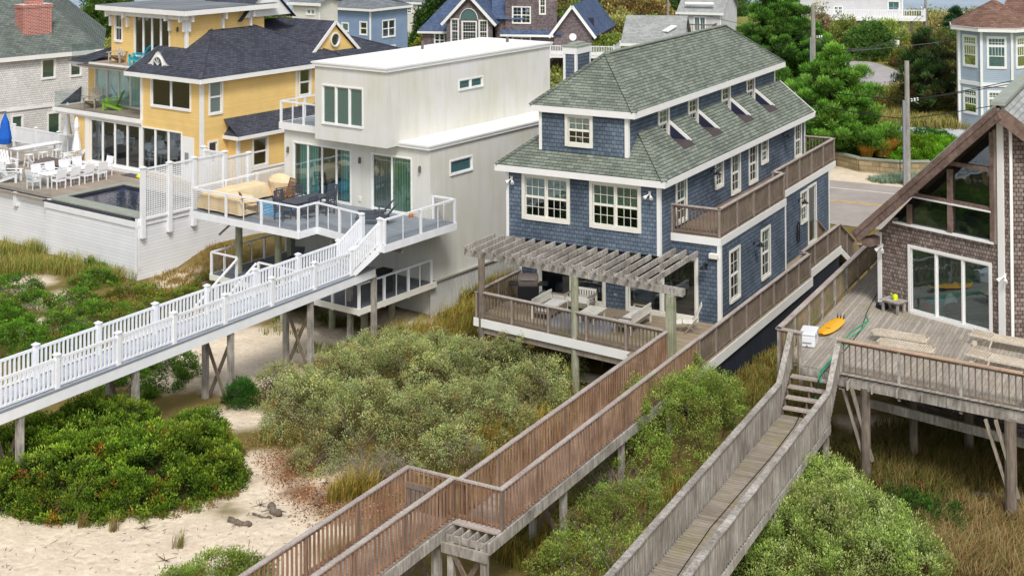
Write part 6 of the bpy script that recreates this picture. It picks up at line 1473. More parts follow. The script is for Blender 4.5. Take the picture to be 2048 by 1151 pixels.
# ================================================================ GROUND
CP=[(.9,53.6,.12),(-2.7,56.2,.0),(.2,41.,.1),(3,44,.3),(-13.3,52.3,.7),(-12.2,51.3,.9),(-10.8,56.3,.45),(-9.8,55.3,.6),(-14.6,47.3,1.0),(-8.6,60.1,.4),(-7.5,59.2,.4),(-5.5,62.5,.5),(-8.3,60.3,.5),
(-20.9,67.8,.88),(-17.3,72.7,1.7),(-30.7,75.4,1.0),(-26,68,1.2),(7.6,53.7,.9),(9.9,57.8,.65),(6.8,52.2,.75),(10.5,44.4,.75),(14.1,42,.48),(12.4,48.2,.6),(9.7,44.6,.7),(-8,45,.6),(-12,40,.7),(-4,40,.5),(-18,38,.8),
(5,38,.4),(10,37,.5),(18,42,.6),(-30,55,1.2),(-20,58,.9),(-2,61,.9),(0,64,1.0),(12,70,.9),(20,75,1.0),(-40,90,1.),(0,90,1.),(30,90,1.),(0,75,1.),(-15,85,1.2),(5,60,1.)]
def hgt(x,y):
    if y>84: return 1.0
    n=0.;d=0.
    for a,b,z in CP:
        w=1./((x-a)**2+(y-b)**2+1.5)**1.6; n+=w*z; d+=w
    z=n/d
    k=min(1,max(0,(y-74)/8)); z=z*(1-k)+1.0*k
    und=mn.noise(Vector((x*.35,y*.35,0)))*.11+mn.noise(Vector((x*1.3,y*1.3,3)))*.045
    return z+und*(1-k)
def near(pt,lst):
    return min(math.hypot(pt[0]-a,pt[1]-b)-r for a,b,r in lst)
def gpx(px,py,it=3):
    z=.7
    for _ in range(it): x,y,_z=gz(px,py,z); z=hgt(x,y)
    return x,y,z
SAND=[gpx(x,y)[:2]+(r,) for x,y,r in ((60,1090,3.2),(200,1100,3.2),(330,1090,2.8),(480,1080,2.2),(560,1010,1.7),(520,930,1.2),(480,840,1.1),(500,760,2.0),(430,720,2.2),(540,690,2.4),(480,680,2.0),(620,680,1.8),(360,700,1.4),(440,640,1.2),(330,760,1.3),(660,960,1.2),(620,1050,1.2),(60,565,1.3),(105,600,1.3),(80,650,1.0),(150,650,.6),(350,560,1.3),(300,575,.8),(950,700,.7),(925,760,.7),(600,640,1.0),(700,610,1.4),(790,640,1.2),(860,650,.9),(1800,900,1.0),(1745,850,1.),(830,560,1.),(0,1180,3.),(300,1180,3.),(500,1150,2.))]
LITTER=[gpx(x,y)[:2]+(r,) for x,y,r in ((575,950,.5),(600,985,.6),(650,1000,.6),(700,1020,.6),(760,1010,.6),(560,920,.35),(700,970,.8),(800,960,.8),(600,930,.7))]
xs=np.concatenate([np.linspace(-170,-36,18)[:-1],np.arange(-36,40,.33),np.linspace(40,200,22)])
ys=np.concatenate([np.arange(27,90,.4),np.linspace(90,232,30)])
v=[];cols=[]
csand=np.array(lin('#e2d3bd')[:3]);csand2=np.array(lin('#cdb498')[:3]);cgr=np.array(lin('#6f6a3a')[:3]);cbr=np.array(lin('#8a6f48')[:3]);clit=np.array(lin('#8c6548')[:3]);cfar=np.array(lin('#7f8048')[:3])
for y in ys:
    for x in xs:
        z=hgt(x,y); 
        if y>222: z=1.0-(y-222)*.2
        v.append((x,y,z))
        n1=mn.noise(Vector((x*.6,y*.6,5))); n2=mn.noise(Vector((x*2.1,y*2.1,9)))
        s=near((x,y),SAND)+n1*.9+n2*.35
        k=min(1,max(0,.5-s*1.1)); l=min(1,max(0,.5-(near((x,y),LITTER)+n2*.3)*2.))
        if y>84: k=0
        base=cgr*(.55+.45*n1)+cbr*(.45-.45*n1); 
        if y>84: base=cfar*(1+.3*n1)
        sn=csand*(.75+.25*min(1,max(0,n2+.7)))+csand2*(.25-.25*min(1,max(0,n2+.7)))
        c=base*(1-k)+sn*k; c=c*(1-l)+clit*l*(.8+.4*abs(n2)*2)
        cols.append((*np.clip(c,0.005,1),1.))
nx=len(xs);f=[]
for j in range(len(ys)-1):
    for i in range(nx-1): a=j*nx+i; f.append((a,a+1,a+nx+1,a+nx))
me=bpy.data.meshes.new('ground'); me.from_pydata(v,[],f)
ca=me.color_attributes.new('Col','FLOAT_COLOR','POINT'); ca.data.foreach_set('color',np.array(cols,dtype=np.float32).ravel())
t=NT('sandy_ground',.95,.05); at=t.n('Attribute'); at.attribute_name='Col'
tc,_=t.xyz(); n1=t.noise(7.,6,tc.outputs['Object'],.7); n2=t.noise(1.1,4,tc.outputs['Object'],.6); n3=t.noise(28.,3,tc.outputs['Object'])
vo=t.n('TexVoronoi',{'Vector':tc.outputs['Object'],'Scale':2.4}).outputs['Distance']
spk=t.ramp(t.noise(16.,4,tc.outputs['Object'],.75),0.,1.,.66,.72)
k=t.mth('MULTIPLY',t.ramp(n1,.84,1.12,.3,.7),t.ramp(n2,.9,1.1,.3,.7))
col=t.mix(1.,at.outputs['Color'],t.n('CombineXYZ',{0:k,1:k,2:k}).outputs[0],'MULTIPLY'); col=t.mix(t.mth('MULTIPLY',spk,.55),col,L_('#5b4233'))
hh=t.mth('ADD',t.mth('ADD',t.mth('MULTIPLY',n1,.5),t.mth('MULTIPLY',n3,.15)),t.mth('MULTIPLY',t.ramp(vo,0.,1.,0.,.45),.7))
MG=t.out(col,hh,.75,.09); me.materials.append(MG)
for p_ in me.polygons: p_.use_smooth=True
go=bpy.data.objects.new('ground',me); COL.objects.link(go); go['kind']='structure'
q=MB(); q.quad((-9000,150,.35),(9000,150,.35),(9000,30000,.35),(-9000,30000,.35)); struct('bay_water',q,M['bay'])
q=MB(); q.quad((-600,20,-.6),(-170,20,-.6),(-170,232,1),(-600,232,1)); q.quad((200,27,1),(700,27,-.6),(700,232,1),(200,232,1)); q.quad((-170,-40,-.8),(200,-40,-.8),(200,27.2,.35),(-170,27.2,.35)); struct('beach_sand',q,M['sandflat'])
# road and paving sheets: real polygons on the flat ground behind the houses
def sheet(name,px,z,mat,st=True,ext=None):
    pts=[gz(x,y,z)[:2] for x,y in px] if px else ext
    q=MB(); q.poly([(x,y,z) for x,y in pts]); return struct(name,q,mat) if st else q
by0=B.at(1700,364,z=1.02)[1]; by1=B.at(1700,452,z=1.02)[1]
def bq(name,x0,x1,y0,y1,z,mat):
    q=MB(); q.poly([B.w(x0,y0,z),B.w(x1,y0,z),B.w(x1,y1,z),B.w(x0,y1,z)]); return struct(name,q,mat)
bq('road',-60,60,by1,by0,1.03,M['asphalt'])
yl=B.at(1700,379,z=1.03)[1]; bq('road_edge_line',-60,60,yl,yl+.13,1.036,M['line'])
yl=B.at(1700,406,z=1.03)[1]; bq('road_centre_line',-60,60,yl,yl+.14,1.036,M['yline']); bq('road_centre_line',-60,60,yl+.3,yl+.44,1.036,M['yline'])
sheet('sand_shoulder',[(1640,366),(1800,392),(1860,392),(1860,345),(1700,332),(1640,333)],1.02,M['sandflat'])
sheet('side_road',[(1640,108),(1700,116),(1760,128),(1790,140),(1825,160),(1845,186),(1810,196),(1745,190),(1700,186),(1650,150),(1600,130),(1560,118)],1.04,M['asphalt2'])
sheet('lane',[(1600,172),(1660,178),(1700,180),(1700,192),(1560,186)],1.045,M['drive'])
sheet('driveway',[(1640,247),(1700,246),(1760,243),(1860,250),(1960,262),(1960,300),(1870,278),(1790,262),(1700,262),(1640,264)],1.05,M['drive'])
# ================================================================ VEGETATION
ML=m_leaf('leaf'); MT=m_flat('bark','#5d5148',.95,.2,4.); MTW=m_flat('grey_twig','#8a7d72',.95,.2,4.)
def arr_mesh(name,V_,nv,cols,mat):
    """V_ (n,nv,3) one polygon per row"""
    n=V_.shape[0]; me=bpy.data.meshes.new(name); me.vertices.add(n*nv); me.vertices.foreach_set('co',V_.reshape(-1).astype(np.float32))
    me.loops.add(n*nv); me.loops.foreach_set('vertex_index',np.arange(n*nv,dtype=np.int32))
    me.polygons.add(n); me.polygons.foreach_set('loop_start',np.arange(0,n*nv,nv,dtype=np.int32)); me.polygons.foreach_set('loop_total',np.full(n,nv,dtype=np.int32))
    me.update(calc_edges=True); ca=me.color_attributes.new('Col','FLOAT_COLOR','CORNER')
    c=np.repeat(np.concatenate([np.clip(cols,0.003,1),np.ones((n,1))],1),nv,0); ca.data.foreach_set('color',c.astype(np.float32).ravel()); me.materials.append(mat); return me
def unit(a): return a/np.maximum(np.linalg.norm(a,axis=1,keepdims=True),1e-6)
def leaf_quads(Pp,D,size,asp):
    s=unit(np.cross(D,RNG.normal(size=D.shape))); L=size[:,None]
    tip=Pp+D*L; mid=Pp+D*L*.5; w=s*L*asp*.5; n=np.cross(D,s)*L*.08
    return np.stack([Pp,mid+w+n,tip,mid-w+n],1)
def pal(cols): return np.array([lin(c)[:3] for c in cols])
def clump_cloud(cent,rad,n,R_,up=.5,flat=.8,size=(.05,.09),asp=.5,colors=('#4f7a1f','#6f9a34','#3c6220'),wts=None,dark=.55,cv=.25,accent=None,shape='ball',base_dark=True):
    """cent (m,3) sub-clump centres; n leaves per clump"""
    n=int(n*(2.1 if size[1]<.2 else 1.5)); m=len(cent); N=m*n; ci=np.repeat(np.arange(m),n)
    d=unit(RNG.normal(size=(N,3))); r=RNG.random(N)**.45; off=d*(r*rad[ci])[:,None]; off[:,2]*=flat
    Pp=cent[ci]+off
    D=unit(d*.9+np.array([0,0,up])+RNG.normal(size=(N,3))*.35)
    sz=RNG.uniform(size[0],size[1],N)
    C=pal(colors); w=None if wts is None else np.array(wts)/sum(wts)
    cc=C[RNG.choice(len(C),m,p=w)][ci]*.6+C[RNG.choice(len(C),N,p=w)]*.4
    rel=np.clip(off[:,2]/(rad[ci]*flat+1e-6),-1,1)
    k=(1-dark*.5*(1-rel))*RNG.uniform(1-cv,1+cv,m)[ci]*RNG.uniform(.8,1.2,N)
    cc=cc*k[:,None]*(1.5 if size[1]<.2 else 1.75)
    nz=np.array([mn.noise(Vector((a*.55,b_*.55,c_*.8))) for a,b_,c_ in cent]); cc=cc*(1+.45*nz[ci])[:,None]; cc[:,2]*=(1-.25*np.clip(nz[ci],0,1)); cc[:,0]*=(1+.22*np.clip(-nz[ci],0,1))
    if accent:
        col,p_=accent; a=RNG.random(m)<p_; aa=a[ci]&(RNG.random(N)<.6); cc[aa]=np.array(lin(col)[:3])*RNG.uniform(.7,1.2,(aa.sum(),1))
    return leaf_quads(Pp,D,sz,asp),cc
def surf_centres(blobs,dens,jit=.12,low=.0,inner=.25,gap=0.):
    """centres over the outer shell of a union of ellipsoids standing on the ground (cx,cy,gz,rx,ry,h)"""
    out=[];dens=dens*(2.1 if dens>=2.5 else 1.5)
    for (cx,cy,g,rx,ry,h) in blobs:
        A=2*PI*((rx*ry)**1.6/3+(rx*h)**1.6/3*2)**(1/1.6); n=int(A*dens); 
        d=unit(RNG.normal(size=(n*2,3))); d=d[d[:,2]>-.15][:n]; q=1-np.abs(RNG.normal(size=len(d)))*jit
        bump=np.array([1+.16*mn.noise(Vector((a*2.3+cx,b*2.3+cy,c*2.3))) for a,b,c in d]); q=q*bump
        p=np.stack([cx+d[:,0]*rx*q,cy+d[:,1]*ry*q,g+np.maximum(.02,d[:,2])*h*q],1)
        keep=np.ones(len(p),bool)
        for o in blobs:
            if o[0]==cx and o[1]==cy: continue
            e=((p[:,0]-o[0])/o[3])**2+((p[:,1]-o[1])/o[4])**2+((p[:,2]-o[2])/o[5])**2; keep&=e>.62
        if gap>0: 
            nz=np.array([mn.noise(Vector((a*.9,b*.9,c*.9))) for a,b,c in p]); keep&=nz>-.5+gap
        out.append(p[keep])
    return np.concatenate(out)
def veg(name,label,cat,parts,group=None,kind=None,stems=None,smat=None,pn='foliage'):
    Vs=np.concatenate([a for a,_ in parts]); Cs=np.concatenate([b for _,b in parts]); o0=Vs.reshape(-1,3).mean(0); o0[2]=Vs.reshape(-1,3)[:,2].min()
    me=arr_mesh(pn,Vs-o0,4,Cs,ML)
    if stems is None:
        o=bpy.data.objects.new(name,me); COL.objects.link(o); o.location=o0; tag(o,label,cat,group,kind); return o
    o=thing(name,label,cat,None,tuple(o0),0,group); f=bpy.data.objects.new(pn,me); COL.objects.link(f); f.parent=o
    stems.v=[(x-o0[0],y-o0[1],z-o0[2]) for x,y,z in stems.v]; part('stem' if cat!='tree' else 'trunk',stems,smat or MT,o); return o
def PB(lst,hs=1.):
    """blobs from (px,py on the ground, rx, ry, height)"""
    out=[]
    for px,py,rx,ry,h in lst: x,y,z=gpx(px,py); out.append((x,y,z-.1,rx,ry,h*hs))
    return out
def twigs(blobs,n,r=.02,reach=.9,mb=None,spread=1.,seed=1):
    mb=mb or MB(); rd=random.Random(seed)
    for (cx,cy,g,rx,ry,h) in blobs:
        for k in range(n):
            a=rd.uniform(0,2*PI); b=Vector((cx+rd.uniform(-.3,.3)*rx,cy+rd.uniform(-.3,.3)*ry,g)); t=Vector((cx+math.cos(a)*rx*reach*rd.uniform(.4,1)*spread,cy+math.sin(a)*ry*reach*rd.uniform(.4,1)*spread,g+h*rd.uniform(.5,1.0)*reach))
            m=(b+t)/2+Vector((rd.uniform(-.2,.2),rd.uniform(-.2,.2),rd.uniform(0,.25)))
            mb.tube(b,m,r*1.6,r,5,False); mb.tube(m,t,r,r*.4,5,False)
            for j in range(3):
                q=m+(t-m)*rd.uniform(.1,.9); e=q+Vector((rd.uniform(-.5,.5),rd.uniform(-.5,.5),rd.uniform(.0,.45))); mb.tube(q,e,r*.5,r*.2,4,False)
    return mb
def rads(n,a,b): return RNG.uniform(a,b,n)
# ---- dense green bayberry thicket, lower left
GREEN=('#82a02c','#688a24','#9cb444','#4c7020','#5c7c20')
b=PB([(150,985,2.9,2.0,1.9),(60,950,2.4,2.,1.8),(270,975,2.6,1.9,1.9),(360,945,2.0,1.9,1.7),(415,965,1.2,1.3,1.2),(200,910,2.4,2.,2.0),(40,1005,1.6,1.1,1.2),(330,990,1.6,1.1,1.2),(400,890,1.1,1.1,1.3),(-40,960,2.,2.,1.6),(120,1015,1.8,.9,1.0),(230,1010,1.8,.9,1.0)])
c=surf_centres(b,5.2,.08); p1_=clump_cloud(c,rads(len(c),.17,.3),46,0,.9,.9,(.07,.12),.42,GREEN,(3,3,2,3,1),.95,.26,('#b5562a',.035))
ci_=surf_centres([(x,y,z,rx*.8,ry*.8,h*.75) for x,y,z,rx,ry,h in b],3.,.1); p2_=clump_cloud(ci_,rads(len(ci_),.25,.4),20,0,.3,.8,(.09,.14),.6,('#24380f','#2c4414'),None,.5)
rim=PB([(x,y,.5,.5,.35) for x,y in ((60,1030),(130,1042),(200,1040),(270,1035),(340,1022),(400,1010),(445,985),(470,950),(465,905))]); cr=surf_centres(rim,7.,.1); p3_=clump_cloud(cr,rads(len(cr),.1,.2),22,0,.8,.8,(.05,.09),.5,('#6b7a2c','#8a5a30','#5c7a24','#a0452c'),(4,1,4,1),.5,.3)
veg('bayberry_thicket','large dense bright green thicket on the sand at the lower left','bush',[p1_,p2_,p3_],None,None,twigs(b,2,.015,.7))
# ---- low green ground bushes, left
def lowbush(label,lst,group,cols=('#5f8a24','#4b7320','#7c9a3a','#3e5e1f'),dens=6.,acc=('#a8643a',.03),sz=(.06,.11),n=30,wt=None,cat='bush',name='low_bush',up=.6,twn=3):
    b=PB(lst); c=surf_centres(b,dens,.1); p=clump_cloud(c,rads(len(c),.14,.28),n,0,up,.8,sz,.45,cols,wt,.7,.28,acc)
    return veg(name,label,cat,[p],group,None,twigs(b,twn,.014))
gp='low green bushes between the pool wall and the white boardwalk'
lowbush('low dark green bush at the far left edge below the pool wall',[(20,590,1.6,1.4,1.1),(60,620,1.3,1.2,.9),(-10,640,1.5,1.3,1.0)],gp)
lowbush('low green bush in the middle of the sandy gap left of the white boardwalk',[(150,610,1.2,1.1,.8),(200,640,1.7,1.2,.9),(120,660,1.2,1.,.8),(190,570,1.2,1.,.8)],gp)
lowbush('low green bush running along the far rail of the white boardwalk',[(270,600,1.5,1.1,.8),(320,625,1.3,.9,.7),(250,655,1.6,1.,.9),(370,600,1.2,.9,.6),(420,570,1.,.8,.5)],gp,('#6a8a2c','#58761f','#8a9440','#7a7034'))
lowbush('broad green bush right against the left end of the white boardwalk',[(40,700,2.1,1.5,1.2),(110,720,1.7,1.3,1.1),(0,660,1.6,1.3,1.),(150,690,1.4,1.,.9)],gp,('#5c8a20','#4b781e','#6f9a30','#3b5c1c'))
lowbush('green bush growing beneath the white boardwalk beside the timber posts',[(300,765,1.5,1.2,1.4),(345,745,1.2,1.,1.1),(250,790,1.3,1.1,1.2)],gp,('#557f20','#466d1d','#6d9030','#36541c'))
lowbush('green bush at the foot of the pale pool wall',[(540,0,0,0,0)] if False else [(180,545,.9,.7,.7),(205,560,.7,.6,.6),(160,575,.9,.7,.6)],gp,('#6f8f30','#5a8030','#86984a'))
# small dark pine
def pinelet(label,px,py,r,h,cols=('#2f5a1c','#3c6a22','#274a18')):
    b=PB([(px,py,r,r,h)]); c=surf_centres(b,9.,.15); p=clump_cloud(c,rads(len(c),.12,.22),70,0,.7,1.,(.1,.17),.10,cols,None,.6,.25)
    return veg('pine_seedling',label,'bush',[p],None,None,twigs(b,4,.02))
pinelet('small dark green pine seedling on the sand beside the boardwalk posts',482,806,.65,.95)
# ---- big olive shrub, centre
OL=('#a4ae72','#8f9a58','#bcc488','#7f9459','#a6b284','#b8a060')
b=PB([(620,870,1.9,1.7,2.5),(740,900,2.3,2.,2.5),(860,900,2.2,1.9,2.5),(960,880,1.9,1.8,2.3),(1050,830,1.9,1.7,2.2),(1100,790,1.2,1.2,1.6),(690,810,2.,1.9,2.4),(820,800,2.4,2.,2.6),(940,780,2.2,2.,2.3),(1030,770,1.5,1.5,2.2),(560,810,1.3,1.1,1.7),(1130,770,1.,1.,1.6),(760,760,1.8,1.6,2.1),(870,740,1.6,1.4,1.7),(640,930,1.1,1.,1.1),(900,940,1.3,1.1,1.6)])
c=surf_centres(b,6.4,.14,gap=.16); p1_=clump_cloud(c,rads(len(c),.13,.30),30,0,.5,1.,(.045,.085),.42,OL,(4,4,3,3,2,1),.6,.28,('#a8743c',.05))
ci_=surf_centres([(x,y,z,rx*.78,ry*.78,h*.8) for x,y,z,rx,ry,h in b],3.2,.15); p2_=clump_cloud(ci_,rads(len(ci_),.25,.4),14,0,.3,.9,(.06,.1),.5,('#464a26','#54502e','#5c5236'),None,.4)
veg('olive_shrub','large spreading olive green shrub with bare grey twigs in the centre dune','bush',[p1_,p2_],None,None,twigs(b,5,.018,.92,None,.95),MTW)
tb_=PB([(740,960,1.1,.9,1.2),(700,975,.9,.7,.9),(790,965,.8,.7,1.),(930,950,.9,.8,1.5)]); tw=twigs(tb_,30,.010,1.0); o=part('dead_brush',tw,MTW,None); tag(o,'tangle of bare grey branches at the foot of the olive shrub','brush')
# ---- silvery mat in front of the white house (foreground of lower deck)
lowbush('pale grey-green low shrub mass just in front of the lower deck posts',[(780,690,1.5,1.1,.7),(850,700,1.4,1.1,.8),(900,700,1.2,1.,.7),(720,705,1.3,1.,.7),(960,740,1.,.9,.7)],None,('#9aa878','#86986a','#aab48a','#8b9a50'),7.,None,(.04,.07),30)
# ---- shrub between the two boardwalks (right)
YG=('#93ab4e','#7f9a3e','#a9bb66','#6b8636','#8d8a44')
b=PB([(1330,930,2.3,1.9,3.1),(1410,900,1.7,1.6,2.9),(1260,960,1.8,1.5,2.4),(1380,850,1.5,1.5,2.6),(1440,880,1.1,1.2,2.5),(1290,900,1.6,1.5,2.7),(1230,930,1.0,1.0,1.9)])
c=surf_centres(b,7.,.12,gap=.1); p1_=clump_cloud(c,rads(len(c),.13,.27),32,0,.7,1.1,(.05,.09),.4,YG,(4,4,3,3,1),.65,.25,('#8a6a3a',.04))
veg('willow_shrub','yellow-green leafy shrub between the red picket boardwalk and the old silver boardwalk','bush',[p1_],None,None,twigs(b,3,.015,.9))
b=PB([(1200,1100,1.6,1.3,1.9),(1270,1080,1.4,1.2,1.9),(1150,1160,1.4,1.1,1.6),(1240,1160,1.7,1.2,1.7),(1180,1020,1.0,.9,1.2)])
c=surf_centres(b,6.,.14,gap=.2); p1_=clump_cloud(c,rads(len(c),.12,.24),26,0,.6,1.,(.045,.085),.42,('#7f9a44','#6b8a3a','#8a8a48','#9aac5c'),None,.65,.28,('#9a6a3a',.05))
veg('leafy_shrub','looser green shrub in the lower corner beneath the silver boardwalk','bush',[p1_],None,None,twigs(b,7,.012,.95),MTW)
tb_=PB([(1230,1010,1.4,1.2,1.6),(1170,985,1.1,1.,1.2)]); o=part('dead_brush',twigs(tb_,40,.009,1.0,None,1.0,5),MTW,None); tag(o,'bare grey twiggy brush between the two wooden boardwalks','brush')
# ---- bright bush, bottom right
BR=('#9fb65e','#b6c67c','#86a04a','#c8d09c','#768f40')
b=PB([(1630,1150,2.5,2.,2.6),(1560,1150,1.8,1.5,2.4),(1720,1120,1.9,1.6,2.2),(1640,1060,1.9,1.6,2.3),(1800,1150,1.5,1.3,1.5),(1540,1170,1.7,1.4,1.6),(1700,1180,2.2,1.6,1.9),(1580,1040,1.0,1.0,1.5)])
c=surf_centres(b,8.5,.13); p1_=clump_cloud(c,rads(len(c),.12,.26),34,0,.9,1.25,(.05,.1),.36,BR,(4,3,4,2,3),.7,.22,None)
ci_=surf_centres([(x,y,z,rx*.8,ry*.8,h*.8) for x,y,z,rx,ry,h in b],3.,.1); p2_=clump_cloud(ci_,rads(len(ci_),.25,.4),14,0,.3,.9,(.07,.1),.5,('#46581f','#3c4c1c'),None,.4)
veg('groundsel_bush','bright pale green bush in full leaf in the lower right beside the silver boardwalk','bush',[p1_,p2_],None,None,twigs(b,2,.012,.9))
lowbush('dark green leafy bush in the rust-coloured grass at the lower right',[(1850,1050,1.5,1.0,.9),(1800,1020,1.,.8,.7),(1920,1070,1.,.8,.6)],None,('#3f6224','#4c7228','#31501c'),8.,None,(.05,.09),34)
lowbush('low green shrub poking into the bottom edge beside the red pickets',[(440,1170,1.3,.8,1.0),(390,1190,1.2,.8,.9),(490,1165,.9,.7,.8)],None,('#7f9a40','#6a8a34','#8f9a50'),8.,('#9a5a34',.04),(.05,.09),34)
# ================================================================ GRASSES
def grass(name,label,areas,dens,h=(.3,.7),cols=('#a8a04c','#8c9440','#c2a860'),wt=None,kind='stuff',cat='grass',wid=.012,lean=.45,clumpy=.3,group=None,zo=0.):
    Ps=[];
    for (px,py,rx,ry) in areas:
        x,y,z=gpx(px,py); n=int(PI*rx*ry*dens); a=RNG.uniform(0,2*PI,n); r=np.sqrt(RNG.random(n)); X=x+np.cos(a)*r*rx; Y_=y+np.sin(a)*r*ry
        if clumpy:
            m=max(3,int(n/26)); cx=x+RNG.uniform(-1,1,m)*rx; cy=y+RNG.uniform(-1,1,m)*ry; s=((cx-x)/rx)**2+((cy-y)/ry)**2<1; cx=cx[s];cy=cy[s]
            i=RNG.integers(0,len(cx),n); k=RNG.random(n)>.25; X=np.where(k,cx[i]+RNG.normal(size=n)*clumpy*.45,X); Y_=np.where(k,cy[i]+RNG.normal(size=n)*clumpy*.45,Y_)
        Ps.append(np.stack([X,Y_,np.array([hgt(a_,b_)+zo for a_,b_ in zip(X,Y_)])],1))
    Pp=np.concatenate(Ps); n=len(Pp); hh=RNG.uniform(h[0],h[1],n); a=RNG.uniform(0,2*PI,n); ln=hh*lean*RNG.uniform(.2,1.4,n)
    dx=np.stack([np.cos(a),np.sin(a),np.zeros(n)],1); dx[:,0]+=.25; sd=np.stack([-dx[:,1],dx[:,0],np.zeros(n)],1)*wid
    up=np.array([0,0,1.]); m1=Pp+up*(hh*.55)[:,None]+dx*(ln*.3)[:,None]; t=Pp+up*hh[:,None]*.95+dx*ln[:,None]
    V1=np.stack([Pp-sd,Pp+sd,m1+sd*.8,m1-sd*.8],1); V2=np.stack([m1-sd*.8,m1+sd*.8,t+sd*.1,t-sd*.1],1)
    C=pal(cols); w=None if wt is None else np.array(wt)/sum(wt); cc=C[RNG.choice(len(C),n,p=w)]*RNG.uniform(.75,1.2,(n,1))
    me=arr_mesh(name,np.concatenate([V1,V2]),4,np.concatenate([cc*.75,cc]),ML); o=bpy.data.objects.new(name,me); COL.objects.link(o)
    return tag(o,label,cat,group,kind)
DRY=('#b0a050','#9a9a40','#c8ac64','#7f8c38','#b8884c')
grass('beach_grass','green and gold beach grass along the foot of the white pool wall',[(40,505,2.4,1.2),(110,535,2.4,1.3),(180,555,1.6,1.),(20,540,2.,1.2),(240,560,1.,.7)],150,(.35,.85),('#93a548','#7f9a3c','#b8b060','#c8a868'))
grass('beach_grass','short rusty grass on the slope beside the pool wall and lower deck stairs',[(330,580,2.2,1.2),(400,550,2.2,1.2),(450,520,1.8,1.3),(300,600,1.5,1.)],150,(.12,.35),('#b08a50','#a89648','#8a8a3c','#c29a60'))
grass('beach_grass','yellow-green dune grass between the white and the blue house',[(960,600,1.0,1.8),(930,640,1.3,1.3),(985,575,.8,1.5),(900,680,1.6,1.1),(830,680,1.6,1.),(950,770,1.2,1.),(1000,700,1.,1.)],260,(.3,.95),('#9a9a42','#b0a04c','#84903a','#c0a456','#a88244'),None,'stuff','grass',.014,.7)
grass('beach_grass','patchy weeds and grass on the sand under the white boardwalk',[(560,665,1.0,.5),(650,700,1.4,.8),(710,695,1.4,.8),(540,640,.7,.4),(660,640,1.5,.8),(480,765,.5,.3)],90,(.1,.4),('#8a9a3c','#7a8c34','#b0a04c'))
grass('beach_grass','golden grass tufts behind the cross rail of the red picket boardwalk',[(720,985,.6,.5),(690,1000,.4,.35),(1010,900,1.2,.9),(950,940,.8,.6),(1070,870,1.,.8)],420,(.4,.95),('#b59a44','#a89040','#8f9a40','#c8ac5c'),None,'stuff','grass',.012,.6)
grass('beach_grass','rust and green grass filling the ground under the old plank deck',[(1700,950,2.2,1.8),(1780,930,2.2,2.),(1850,950,2.2,2.),(1740,1020,2.,1.5),(1930,980,2.2,2.),(1900,900,2.2,2.),(1820,880,2.,1.6),(1990,1010,2.,1.6)],190,(.25,.75),('#7f7040','#8a6638','#5f7030','#9c8450','#4f6428'),None,'stuff','grass',.012,.75)
grass('beach_grass','orange and straw coloured grass at the lower right corner',[(1960,1080,2.2,1.3),(2030,1060,2.,1.5),(1900,1130,2.,1.2),(2020,1140,2.2,1.3),(1850,1110,1.4,1.)],330,(.35,.8),('#ac9464','#93784c','#80844a','#bca878','#9a7646'),None,'stuff','grass',.012,.8)
grass('beach_grass','green grass strip between the blue house skirt wall and the plank deck',[(1500,770,1.3,1.5),(1530,740,1.2,1.4),(1480,800,1.3,1.2),(1560,720,.9,1.5),(1540,800,1.4,1.2),(1600,850,1.2,1.)],250,(.15,.5),('#8a8a3c','#76843a','#b0a058','#a08048'))
grass('beach_grass','mixed grass under the red picket boardwalk near its lower landing',[(1100,1090,1.8,1.3),(1040,1110,1.4,1.1),(1150,1050,1.5,1.2),(1000,1060,1.2,.9),(1250,1000,1.6,1.3),(1330,990,1.5,1.2),(1420,1000,1.3,1.2),(1200,960,1.4,1.)],190,(.2,.6),('#a8984a','#8a8e3c','#b8884a','#748438'))
grass('beach_grass','fine grass under the centre shrub edges',[(560,880,1.,1.),(1080,830,1.3,1.),(1140,800,1.2,.9),(900,960,1.,.8)],180,(.2,.6),('#a89a4a','#8c9440','#b48a50'))
# individual tufts on the open sand
for i,(px,py,l) in enumerate(((228,1060,'thin green grass tuft standing alone near the lower left edge'),(905,0,None),(353,1095,'sparse wispy grass blades in the open sand'),(663,1010,None),(355,1080,None),(90,1110,None),(165,1055,'small rusty grass tuft just below the green thicket'))):
    if l: grass('grass_tuft',l,[(px,py,.16,.14)],900,(.3,.6),('#9a9a50','#b09860','#8a7a48'),None,None,'grass',.008,.5,.1)
# leaf litter
n=5200; P_=[]
for x,y,r in LITTER+[(gpx(520,900)[0],gpx(520,900)[1],.6),(gpx(640,1030)[0],gpx(640,1030)[1],.5)]:
    k=int(n/10); a=RNG.uniform(0,2*PI,k); rr=np.sqrt(RNG.random(k))*(r+.5); P_.append(np.stack([x+np.cos(a)*rr,y+np.sin(a)*rr],1))
P_=np.concatenate(P_); Pz=np.array([hgt(a,b)+.015 for a,b in P_]); Pp=np.concatenate([P_,Pz[:,None]],1); D=unit(np.concatenate([RNG.normal(size=(len(Pp),2)),np.abs(RNG.normal(size=(len(Pp),1)))*.3],1))
q_=leaf_quads(Pp,D,RNG.uniform(.04,.08,len(Pp)),.6); cc=pal(('#b98d66','#8a5f45','#d8b890','#6e4c3a'))[RNG.integers(0,4,len(Pp))]
me=arr_mesh('leaf_litter',q_,4,cc,ML); o=bpy.data.objects.new('leaf_litter',me); COL.objects.link(o); tag(o,'brown fallen leaves fringing the centre shrub','leaves',None,'stuff')
